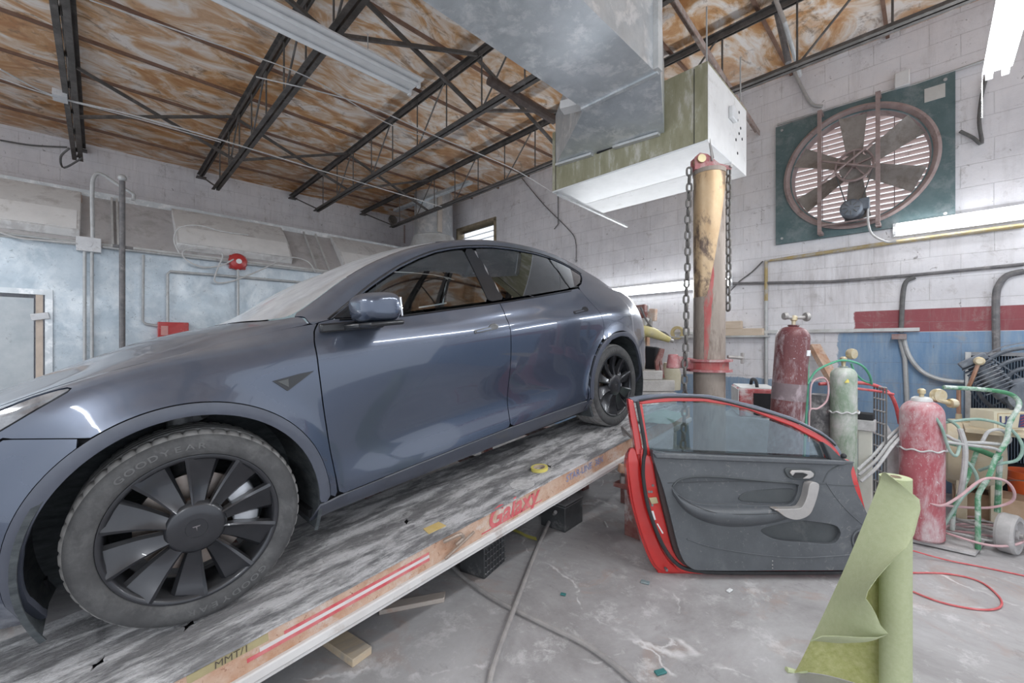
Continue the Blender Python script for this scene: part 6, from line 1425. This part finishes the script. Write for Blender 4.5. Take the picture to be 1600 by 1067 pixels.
# dark box and post behind the green bottle
bx0 = g(1265, 650, 3.2); tag(MB().bb((bx0.x, bx0.y, 0), (bx0.x + .20, bx0.y + .14, g(1280, 615, 3.25).z)).build('dark_tool_box', M('dark_dusty_box', (.07, .07, .08), (.2, .2, .2), 9, .7, dirt=(.4, .4, .4), dscale=5)), 'dark dusty machine box between the maroon and green cylinders', 'machine')
pl_ = g(1352, 655, 3.1); pst = thing('grey_stand', 'pale grey post with a black cap just right of the green cylinder', 'post', Vector((pl_.x, pl_.y, 0)))
MB().bb((pl_.x - .04, pl_.y - .03, 0), (pl_.x + .04, pl_.y + .03, g(1352, 672, 3.1).z)).build('post', M('pale_post_paint', (.50, .50, .44), (.58, .57, .52), 8, .7), pst, bevel=.004)
MB().bb((pl_.x - .06, pl_.y - .05, g(1352, 672, 3.1).z), (pl_.x + .06, pl_.y + .05, g(1352, 655, 3.1).z)).build('post_head', GREYD, pst, bevel=.006)
MB().bb((pl_.x - .05, pl_.y - .05, g(1352, 655, 3.1).z), (pl_.x + .05, pl_.y + .05, g(1352, 645, 3.1).z)).build('black_cap', DARKIN, pst, bevel=.006)
# red welder on a stand
wp_ = g(1178, 615, 3.75); wz = g(1178, 625, 3.75).z
weld_ = thing('welding_machine', 'small red and white welding machine with a carrying handle behind the door', 'welder', Vector((wp_.x, wp_.y, wz - .25)))
Rw = Matrix.Rotation(YAW - .35, 3, 'Z')
def wloc(x, y, z): return Vector((wp_.x, wp_.y, wz)) + Rw @ Vector((x, y, z))
MB().box(wloc(0, 0, 0), (.30, .42, .24), Rw).build('case', M('welder_red_paint', (.42, .05, .06), (.5, .2, .2), 9, .6, dirt=(.6, .52, .52), dscale=5, dt=(.48, .6)), weld_, bevel=.01)
MB().box(wloc(0, 0, .122), (.28, .40, .012), Rw).build('top_plate', GALV2, weld_, bevel=.003)
MB().box(wloc(.05, -.213, -.01), (.18, .012, .19), Rw).build('front_panel', DARKIN, weld_, bevel=.003); MB().box(wloc(-.152, 0, 0), (.008, .40, .22), Rw).build('side_cover', WPANEL, weld_, smooth=False)
MB().tube([wloc(0, -.14, .125), wloc(0, -.08, .18), wloc(0, .08, .18), wloc(0, .14, .125)], .014, 8, smooth=4).build('carry_handle', DARKIN, weld_)
wb_ = g(1180, 650, 3.75)
tag(MB().bb((wb_.x - .25, wb_.y - .25, 0), (wb_.x + .25, wb_.y + .25, wz - .122)).build('steel_bench', GREYD, bevel=.01), 'low grey steel stand under the small red welding machine', 'stand')
# compressor
CT = M('tan_tank_paint', (.50, .42, .29), (.58, .50, .37), 4, .6, 0, dirt=(.62, .58, .50), dscale=4, dt=(.5, .7))
CI = M('cast_pump_metal', (.10, .115, .14), (.17, .19, .22), 12, .55, .4, dirt=(.34, .35, .37), dscale=7, dt=(.5, .68))
ty = 5.02; tzc = CAM_Z - (712 - 536) / F_PX * 3.33; tx0 = onY(1476, 712, ty).x; 
comp = thing('air_compressor', 'tan horizontal air compressor tank with a finned dark pump on top at the right', 'air compressor', (tx0 + .8, ty, 0))
m = MB().lathe([(.0001, -.02), (.10, -.015), (.19, .0), (.245, .035), (.26, .08), (.26, .26), (.245, .31), (.19, .345), (.0001, .36)], (tx0 - .02, ty, tzc), (1, 0, 0), 40); m.build('tank', CT, comp)
for x in (.06, .24): MB().bb((tx0 + x, ty - .18, 0), (tx0 + x + .06, ty + .18, tzc - .17)).build('foot', CT, comp, bevel=.004)
pt_ = tzc + .255
MB().bb((tx0 + .10, ty - .42, pt_ - .02), (tx0 + .95, ty + .16, pt_ + .005)).bb((tx0 + .88, ty - .1, 0), (tx0 + .94, ty + .1, pt_ - .02)).build('pump_deck', CT, comp, smooth=False)
pc = onY(1570, 612, ty - .02)
MB().lathe([(.12, -.16), (.13, -.10), (.13, .12), (.10, .18)], pc + Vector((.12, 0, -.02)), (0, 1, 0), 28).build('crankcase', CI, comp)
MB().bb((pc.x + .02, ty - .12, pt_), (pc.x + .22, ty + .10, pc.z - .05)).build('pump_base', CI, comp, bevel=.01)
# finned cylinder slanting up left
ca_ = onY(1572, 618, ty - .12); cb__ = onY(1523, 567, ty - .12); dd_ = (cb__ - ca_).normalized(); pu = dd_.cross(Vector((0, 1, 0))).normalized()
barrel = MB().cyl(ca_, cb__, .06, n=20).build('pump_barrel', CI, comp)
for k in range(9):
    p = ca_.lerp(cb__, .2 + .75 * k / 8); MB().box(p, (.18, .16, .009), Matrix((pu, Vector((0, 1, 0)), dd_)).transposed()).build('cooling_fin', CI, barrel, bevel=.003)
MB().box(cb__ + dd_ * .02, (.17, .16, .05), Matrix((pu, Vector((0, 1, 0)), dd_)).transposed()).build('cylinder_head', CI, barrel, bevel=.01)
cp = onY(1530, 564, ty - .22); MB().lathe([(.02, -.03), (.032, -.02), (.032, .02), (.02, .03)], cp, (0, 1, 0), 12).build('brass_fitting', BRASS, comp)
COP = M('copper_pipe', (.50, .27, .18), (.56, .38, .30), 12, .45, .6)
MB().tube([cp, onY(1520, 590, ty - .2), onY(1513, 606, ty - .15)], .013, 8, smooth=3).build('copper_pipe', COP, comp)
e_ = onY(1498, 643, ty); MB().tube([(e_.x, ty, onY(1498, 608, ty).z), (e_.x, ty, tzc + .24)], .014, 8).build('copper_pipe', COP, comp)
MB().lathe([(.07, 0), (.06, .03), (.02, .035), (.018, .08)], (e_.x, ty, tzc + .24), (0, 0, 1), 18).build('tank_fitting', CT, comp)
gc_ = onY(1610, 600, ty + .22)
for R_ in (.25, .18, .11): MB().torus(gc_, (0, 1, 0), R_ * 1.15, .016, 40, 8).build('guard_ring', CI, comp)
MB().lathe([(.32, 0), (.33, .03)], gc_ + Vector((0, .02, 0)), (0, 1, 0), 40, capend=False).build('guard_rim', CI, comp)
for k in range(8):
    a = 2 * pi * k / 8; MB().bar(gc_, gc_ + Vector((.3 * cos(a), 0, .3 * sin(a))), .02, .01).build('guard_spoke', CI, comp, smooth=False)
# radiator leaning on the wall
r0 = onY(1508, 655, D - .12); r1 = onY(1508, 550, D - .12)
rad = thing('radiator_core', 'large dark finned radiator core against the blue wall behind the compressor', 'radiator', (r0.x + .4, D - .12, .2))
zt = r1.z
MB().bb((r0.x, D - .15, zt - .95), (r0.x + .035, D - .08, zt)).build('side_tank', GALV2, rad, smooth=False)
MB().bb((r0.x + .035, D - .15, zt - .03), (r0.x + 1.1, D - .08, zt)).build('top_rail', M('dusty_dark_rail', (.22, .23, .25), (.35, .36, .38), 14, .7), rad, smooth=False)
MB().bb((r0.x + .035, D - .10, zt - .95), (r0.x + 1.1, D - .09, zt - .03)).build('core_back', M('blue_black_core', (.03, .05, .09), None, 9, .6), rad, smooth=False)
m = MB()
for k in range(62): x = r0.x + .045 + k * .017; m.bb((x, D - .14, zt - .94), (x + .005, D - .10, zt - .03))
m.build('core_fins', M('steel_blue_fins', (.12, .17, .24), (.2, .25, .3), 9, .5, .5), rad, smooth=False)
MB().bb((r0.x, D - .16, 0), (r0.x + 1.1, D - .06, zt - .95)).build('radiator_foot', DARKIN, rad, smooth=False) if zt - .95 > .05 else None
# carton with US label, on a box on the tank
cz0 = pt_ + .006; cdp = (CAM_Z - cz0) / (672 - CY_PX) * F_PX; cx0 = g(1553, 672, cdp); cz1 = g(1553, 643, cdp).z
cart_on = thing('printed_carton', 'cream carton printed US with a flag corner, at the right beside the compressor', 'carton', Vector((cx0.x + .15, cx0.y + .1, cz0)))
def cl_(x, y, z): return Vector((cx0.x, cx0.y, 0)) + _r * x + _f * y + Vector((0, 0, z))
CRM = M('cream_carton', (.68, .64, .50), (.62, .57, .44), 9, .8)
m = MB(); m.prism([(0, 0), (.34, 0), (.34, .16), (0, .16)], cl_(0, 0, 0), _r, _f, (0, 0, 1), cz0, cz1); m.build('carton_box', CRM, cart_on, smooth=False)
hc = (cz0 + cz1) / 2
MB().prism([(.025, cz0 + .012), (.33, cz0 + .012), (.33, cz1 - .012), (.025, cz1 - .012)], cl_(0, 0, 0), _r, (0, 0, 1), -_f, .0, .0015).build('printed_frame', M('tan_print', (.55, .42, .25), None, 9, .8), cart_on, smooth=False)
MB().prism([(.030, cz0 + .016), (.30, cz0 + .016), (.30, cz1 - .018), (.030, cz1 - .018)], cl_(0, 0, 0), _r, (0, 0, 1), -_f, .0, .0020).build('print_field', CRM, cart_on, smooth=False)
mt = text_on('US', cl_(.085, -.003, hc), _r, (0, 0, 1), .085, 0, .003); mt.build('printed_letters', M('navy_print', (.06, .07, .18), None, 9, .7), cart_on, smooth=False)
MB().prism([(.175, cz0 + .02), (.23, cz0 + .02), (.23, cz1 - .02), (.19, cz1 - .02)], cl_(0, 0, 0), _r, (0, 0, 1), -_f, .0, .003).build('flag_blue', M('navy_print', (.06, .07, .18)), cart_on, smooth=False)
for k in range(4): MB().bar(cl_(.19, -.004, cz0 + .03 + k * .02), cl_(.26, -.004, cz0 + .06 + k * .02), .002, .007, up=-_f).build('flag_stripe', REDP, cart_on, smooth=False)
# cardboard under the tank, orange bucket
bk = g(1612, 790, 3.33); kb = thing('orange_bucket', 'bright orange plastic bucket at the right edge beside the cart', 'bucket', Vector((bk.x, bk.y, 0)))
OR = M('orange_plastic', (.72, .13, .03), (.62, .11, .03), 9, .45, dust=(.6, .5, .45), dustamt=.3, dirt=(.6, .4, .33), dscale=5, dt=(.6, .75))
hB = g(1600, 737, 3.33).z; MB().lathe([(.11, 0), (.13, hB), (.138, hB), (.138, hB - .02), (.134, hB - .02), (.132, hB - .06), (.138, hB - .065), (.138, hB - .08), (.128, hB - .082), (.108, .0)], Vector((bk.x, bk.y, .002)), (0, 0, 1), 40, capend=False).build('bucket_shell', OR, kb, solid=.003)
MB().cyl((bk.x, bk.y, .003), (bk.x, bk.y, .010), .108, n=30).build('bucket_bottom', OR, kb)
MB().torus(Vector((bk.x, bk.y, hB - .10)), (_r * .2 + _f * .3 + Vector((0, 0, .9))), .145, .004, 30, 6).build('bucket_handle', GM, kb)
cbx = onZ(1545, 800, .0); ccx = g(1545, 780, 3.35)
tag(MB().bb((ccx.x - .2, ccx.y - .12, 0), (ccx.x + .22, ccx.y + .14, .22)).build('cardboard_box', M('brown_cardboard', (.42, .29, .19), (.5, .36, .26), 7, .85)), 'brown cardboard box on the floor under the compressor tank', 'box')
# angled steel beam against the wall, timbers on the wall shelf
a_ = onY(1272, 540, D - .12); b_ = onY(1300, 590, D - .3); tag(MB().bar(a_, b_ + (b_ - a_) * 1.6, .10, .06).build('rusty_beam', RUST, smooth=False), 'rusty flat steel bar leaning against the wall behind the maroon cylinder', 'steel bar')
LUM = M('pale_lumber', (.58, .47, .36), (.66, .56, .46), 8, .8, stretch=(.6, 4, 4))
sh0 = onY(1000, 526, D - .1); sh1 = onY(1200, 526, D - .1)
tag(MB().bb((sh0.x, D - .12, sh0.z - .02), (sh1.x, D, sh0.z + .0)).build('wall_shelf', GALV2, smooth=False), 'narrow pale shelf rail on the back wall behind the tower', 'shelf')
tag(MB().bb((onY(1130, 520, D - .1).x, D - .115, sh0.z), (onY(1192, 520, D - .1).x, D - .02, sh0.z + .085)).build('timber_block', LUM, bevel=.004), 'long pale timber lying on the wall shelf right of the tower', 'timber')
tag(MB().bb((onY(1133, 510, D - .1).x, D - .105, sh0.z + .086), (onY(1158, 510, D - .1).x, D - .03, sh0.z + .18)).build('timber_block', LUM, bevel=.004), 'short timber piece stacked on the long one on the wall shelf', 'timber')
tr2 = onY(1060, 520, D - .06); tpr = tag(MB().lathe([(.055, -.02), (.055, .02), (.09, .02), (.09, -.02)], tr2 + Vector((0, -.03, .0)), (0, 1, 0), 30, closed=True).build('tape_roll', M('tan_tape', (.62, .52, .28), None, 9, .6)), 'tan roll of tape standing on the wall shelf left of the tower', 'tape roll')
# tools and pulling gear behind the car tail
YG = M('worn_yellow_paint', (.52, .45, .16), (.60, .54, .32), 9, .6, dirt=(.36, .33, .28), dscale=7, dt=(.55, .7))
pdp = 5.1
arm = thing('pulling_arm', 'worn yellow ram arm slanting behind the tail of the car', 'hydraulic ram', g(1020, 522, pdp))
MB().tube([g(990, 513, pdp), g(1020, 520, pdp), g(1046, 531, pdp)], [.07, .065, .035], 14).build('ram_body', YG, arm)
MB().cyl(g(1046, 531, pdp), g(1052, 533, pdp), .022, n=10).build('ram_tip', GM, arm)
MB().tube([g(1001, 480, pdp), g(1010, 500, pdp), g(1022, 514, pdp), g(1040, 520, pdp), g(1048, 530, pdp)], .012, 8, smooth=4).build('ram_hose', DPIPE, arm)
pp_ = g(1008, 560, 5.3)
pos = thing('tool_post', 'rusty steel post hung with red and white tools behind the car tail', 'tool stand', Vector((pp_.x, pp_.y, 0)))
MB().bb((pp_.x - .045, pp_.y - .04, 0), (pp_.x + .045, pp_.y + .04, g(1010, 490, 5.3).z)).build('post', RUST, pos, bevel=.004)
random.seed(11)
for (u, v, s_, mt_) in ((1002, 487, .10, RACKRED), (1018, 492, .09, RUST), (1003, 503, .09, WPANEL), (996, 495, .06, REDP), (1013, 505, .07, GM), (1010, 482, .05, CABLE)):
    MB().box(g(u, v, 5.22), (s_ * 1.4, s_ * .8, s_ * 1.7), Matrix.Rotation(random.uniform(-.6, .6), 3, 'Y')).build('hanging_tool', mt_, pos, bevel=.012)
MB().box(g(1012, 562, 5.2), (.26, .12, .34), Matrix.Rotation(.1, 3, 'Y')).build('dark_bag', DARKIN, pos, bevel=.02)
tag(MB().tube([g(1028, 590, 4.95), g(1026, 565, 4.95), g(1034, 545, 4.95)], .03, 4).tube([g(1036, 590, 4.95), g(1032, 565, 4.95), g(1036, 545, 4.95)], .022, 4).build('red_arm', RACKRED, smooth=False), 'dark red bent steel arm standing left of the tower knuckle', 'steel arm')
tag(MB().lathe([(.11, -.18), (.12, 0), (.08, .14)], g(1048, 585, 5.0), (0, 0, 1), 14).build('canvas_bag', M('tan_canvas', (.46, .42, .30), (.54, .50, .40), 9, .9)), 'small tan canvas bag standing below the tower knuckle', 'bag')
CONC = M('rough_concrete_block', (.42, .40, .38), (.56, .54, .52), 7, .9, bump=.5, dirt=(.66, .64, .62), dscale=4, dt=(.5, .7))
def blk(u0, v0, u1, v1, dd, nm, lab):
    a = g(u0, v1, dd); b = g(u1, v0, dd); h = b.z - a.z; L_ = (Vector((b.x, b.y, 0)) - Vector((a.x, a.y, 0))).length
    return tag(MB().prism([(0, 0), (L_, 0), (L_, .30), (0, .30)], Vector((a.x, a.y, a.z)), _r, _f, (0, 0, 1), 0, h).build(nm, CONC, bevel=.012), lab, 'block')
blk(975, 594, 1055, 612, 4.85, 'concrete_block', 'lower rough concrete block behind the rear wheel, larger of two')
blk(978, 579, 1036, 593.8, 4.87, 'concrete_block', 'upper concrete block stacked behind the rear wheel, smaller of two')
bt = g(1015, 613, 4.0)
tag(MB().prism([(-.05, -.03), (.60, -.03), (.60, .40), (-.05, .40)], Vector((g(975, 612, 4.8).x, g(975, 612, 4.8).y, 0)), _r, _f, (0, 0, 1), 0, g(1000, 612.2, 4.85).z).build('work_bench', GREYD, bevel=.01), 'dusty grey bench carrying the concrete blocks behind the rear wheel', 'bench')

# ------------------------------------------------------------------ on the floor in front: batteries, timbers, hoses, strap, scraps
BAT = M('dusty_black_battery', (.035, .037, .04), (.06, .062, .066), 9, .6, dust=(.55, .54, .55), dustamt=.75, dirt=(.22, .22, .22), dscale=5, dt=(.55, .72))
def battery(corner_l, corner_f, corner_r, v_top, label, grid=True):
    pf = onZ(*corner_f, 0); pl = onZ(*corner_l, 0); pr = onZ(*corner_r, 0); ax = (pl - pf); ay = (pr - pf); lx = ax.length; ly = ay.length; ax.normalize(); ay = (ay - ax * ay.dot(ax)); ay.normalize()
    ly = min(ly, .30); lx = min(lx, .30)
    d = ray(corner_f[0], v_top); H = CAM_Z + d.z * ((pf - _c).length / Vector((ray(*corner_f))).length)
    t = thing('car_battery', label, 'car battery', pf + ax * lx / 2 + ay * ly / 2)
    MB().prism([(0, 0), (lx, 0), (lx, ly), (0, ly)], pf, ax, ay, (0, 0, 1), .001, H - .02).build('case', BAT, t, bevel=.006)
    MB().prism([(-.004, -.004), (lx + .004, -.004), (lx + .004, ly + .004), (-.004, ly + .004)], pf, ax, ay, (0, 0, 1), H - .02, H).build('lid', BAT, t, bevel=.005)
    for k in (.25, .75): q = pf + ax * lx * k + ay * ly * .5; MB().cyl(q + Vector((0, 0, H)), q + Vector((0, 0, H + .015)), .012, n=12).build('terminal', GM, t)
    if grid:
        n = ay.cross(Vector((0, 0, 1)))
        for i in range(7):
            q = pf - ax * .003 + ay * (ly * (i + .5) / 7); MB().bar(q + Vector((0, 0, .01)), q + Vector((0, 0, H - .03)), .006, .006).build('case_rib', BAT, t, smooth=False)
        for i in range(4):
            q = pf - ax * .003 + Vector((0, 0, .03 + i * (H - .05) / 4)); MB().bar(q, q + ay * ly, .006, .006).build('case_rib', BAT, t, smooth=False)
    return t, pf, ax, ay, H
battery((718, 893), (757, 906), (797, 880), 852, 'nearer dusty black car battery, its end ribbed, on the floor under the runway')
b2, pf, ax, ay, H = battery((845, 820), (883, 833), (898, 812), 790, 'black car battery further back under the runway, with a loose part on top', False)
q = pf + ax * .10 + ay * .10; tag(MB().box(q + Vector((0, 0, H + .05)), (.14, .11, .06), Matrix.Rotation(.5, 3, 'Z')).build('battery_part', BAT, bevel=.01), 'small dusty black plastic part lying on the farther battery', 'plastic part')
WD = M('pale_pine_block', (.56, .46, .33), (.48, .38, .27), 8, .8, stretch=(3, .6, 3), dirt=(.36, .33, .30), dscale=4, dt=(.5, .7)); WDG = M('weathered_board', (.42, .36, .32), (.50, .45, .41), 8, .85, stretch=(3, .6, 3), dirt=(.45, .30, .24), dscale=4)
p0 = onZ(490, 1000, 0); p1 = onZ(551, 1044, 0); p2 = onZ(581, 1022, 0); ax = (p1 - p0).normalized(); ay = (p2 - p1); L2 = ay.length; ay = (ay - ax * ay.dot(ax)).normalized()
o1 = p0 - ax * .10
tag(MB().prism([(0, 0), ((p1 - o1).length, 0), ((p1 - o1).length, L2), (0, L2)], o1, ax, ay, (0, 0, 1), .001, .036).build('timber_block', WD, bevel=.003), 'short pale timber block poking out from under the runway at the front', 'timber')
p0 = onZ(592, 962, 0); p1 = onZ(702, 938, 0); ax = (p1 - p0).normalized(); ay = Vector((0, 0, 1)).cross(ax)
tag(MB().prism([(0, 0), (.34, -.01), (.36, .05), (.02, .07)], p0, ax, ay, (0, 0, 1), .001, .026).build('floor_board', WDG, bevel=.003), 'thin weathered brown board lying on the floor beside the runway', 'board')
FL = M('grey_floor_hose', (.25, .24, .24), (.36, .34, .33), 12, .7)
def fh(uv, r, label, mat, z=None, name='floor_hose', sm=8):
    return tag(MB().tube([onZ(u, v, r if z is None else z[i]) for i, (u, v) in enumerate(uv)], r, 10, smooth=sm).build(name, mat), label, 'hose')
fh([(700, 1900), (750, 1250), (762, 1110), (766, 1060), (785, 1000), (815, 920), (840, 855), (860, 812), (868, 800)], .0135, 'grey hose running straight from the foreground to the farther battery', FL, z=[.012, .012, .012, .012, .04, .03, .02, .05, .15])
fh([(700, 862), (708, 885), (735, 910), (780, 940), (850, 975), (920, 1010), (985, 1060), (1030, 1110), (1180, 1250), (1400, 1350)], .0125, 'grey hose curving from the nearer battery to the bottom edge', FL)
YS = M('yellow_strap', (.60, .55, .10), (.5, .47, .14), 9, .8)
pts = [onZ(798, 826, .004), onZ(812, 832, .012), onZ(824, 838, .004), onZ(838, 842, .01)]; P = []
for i, p in enumerate(spline(pts, 5)): P += [p + Vector((-.02, .02, .0)), p + Vector((.02, -.015, .002))]
tag(MB().add(P, [(2 * i, 2 * i + 1, 2 * i + 3, 2 * i + 2) for i in range(len(P) // 2 - 1)]).build('yellow_strap', YS, solid=.002), 'short yellow strap lying on the floor between the two batteries', 'strap')
def scrap(u, v, w, l, rot, mat, label, nm):
    p = onZ(u, v, 0); tag(MB().box(p + Vector((0, 0, .006)), (w, l, .008), Matrix.Rotation(rot, 3, 'Z')).build(nm, mat, bevel=.002), label, 'scrap')
scrap(947, 820, .012, .10, .8, CABLE, 'thin pale metal strip on the floor left of the red door', 'metal_strip')
scrap(1008, 911, .05, .03, .3, M('dark_teal_scrap', (.12, .20, .22), (.3, .34, .35), 20, .6), 'small dark scrap on the floor below the red door', 'floor_scrap')
scrap(1032, 1052, .05, .025, 1.1, M('teal_scrap', (.05, .20, .20), None, 20, .5), 'teal scrap on the floor near the bottom edge', 'floor_scrap')
scrap(880, 930, .03, .02, .4, M('teal_scrap', (.05, .2, .2)), 'tiny teal scrap on the floor between the hoses', 'floor_scrap')
scrap(1140, 924, .04, .02, 1.4, WHITEM, 'small white chip on the floor under the red door', 'floor_scrap')
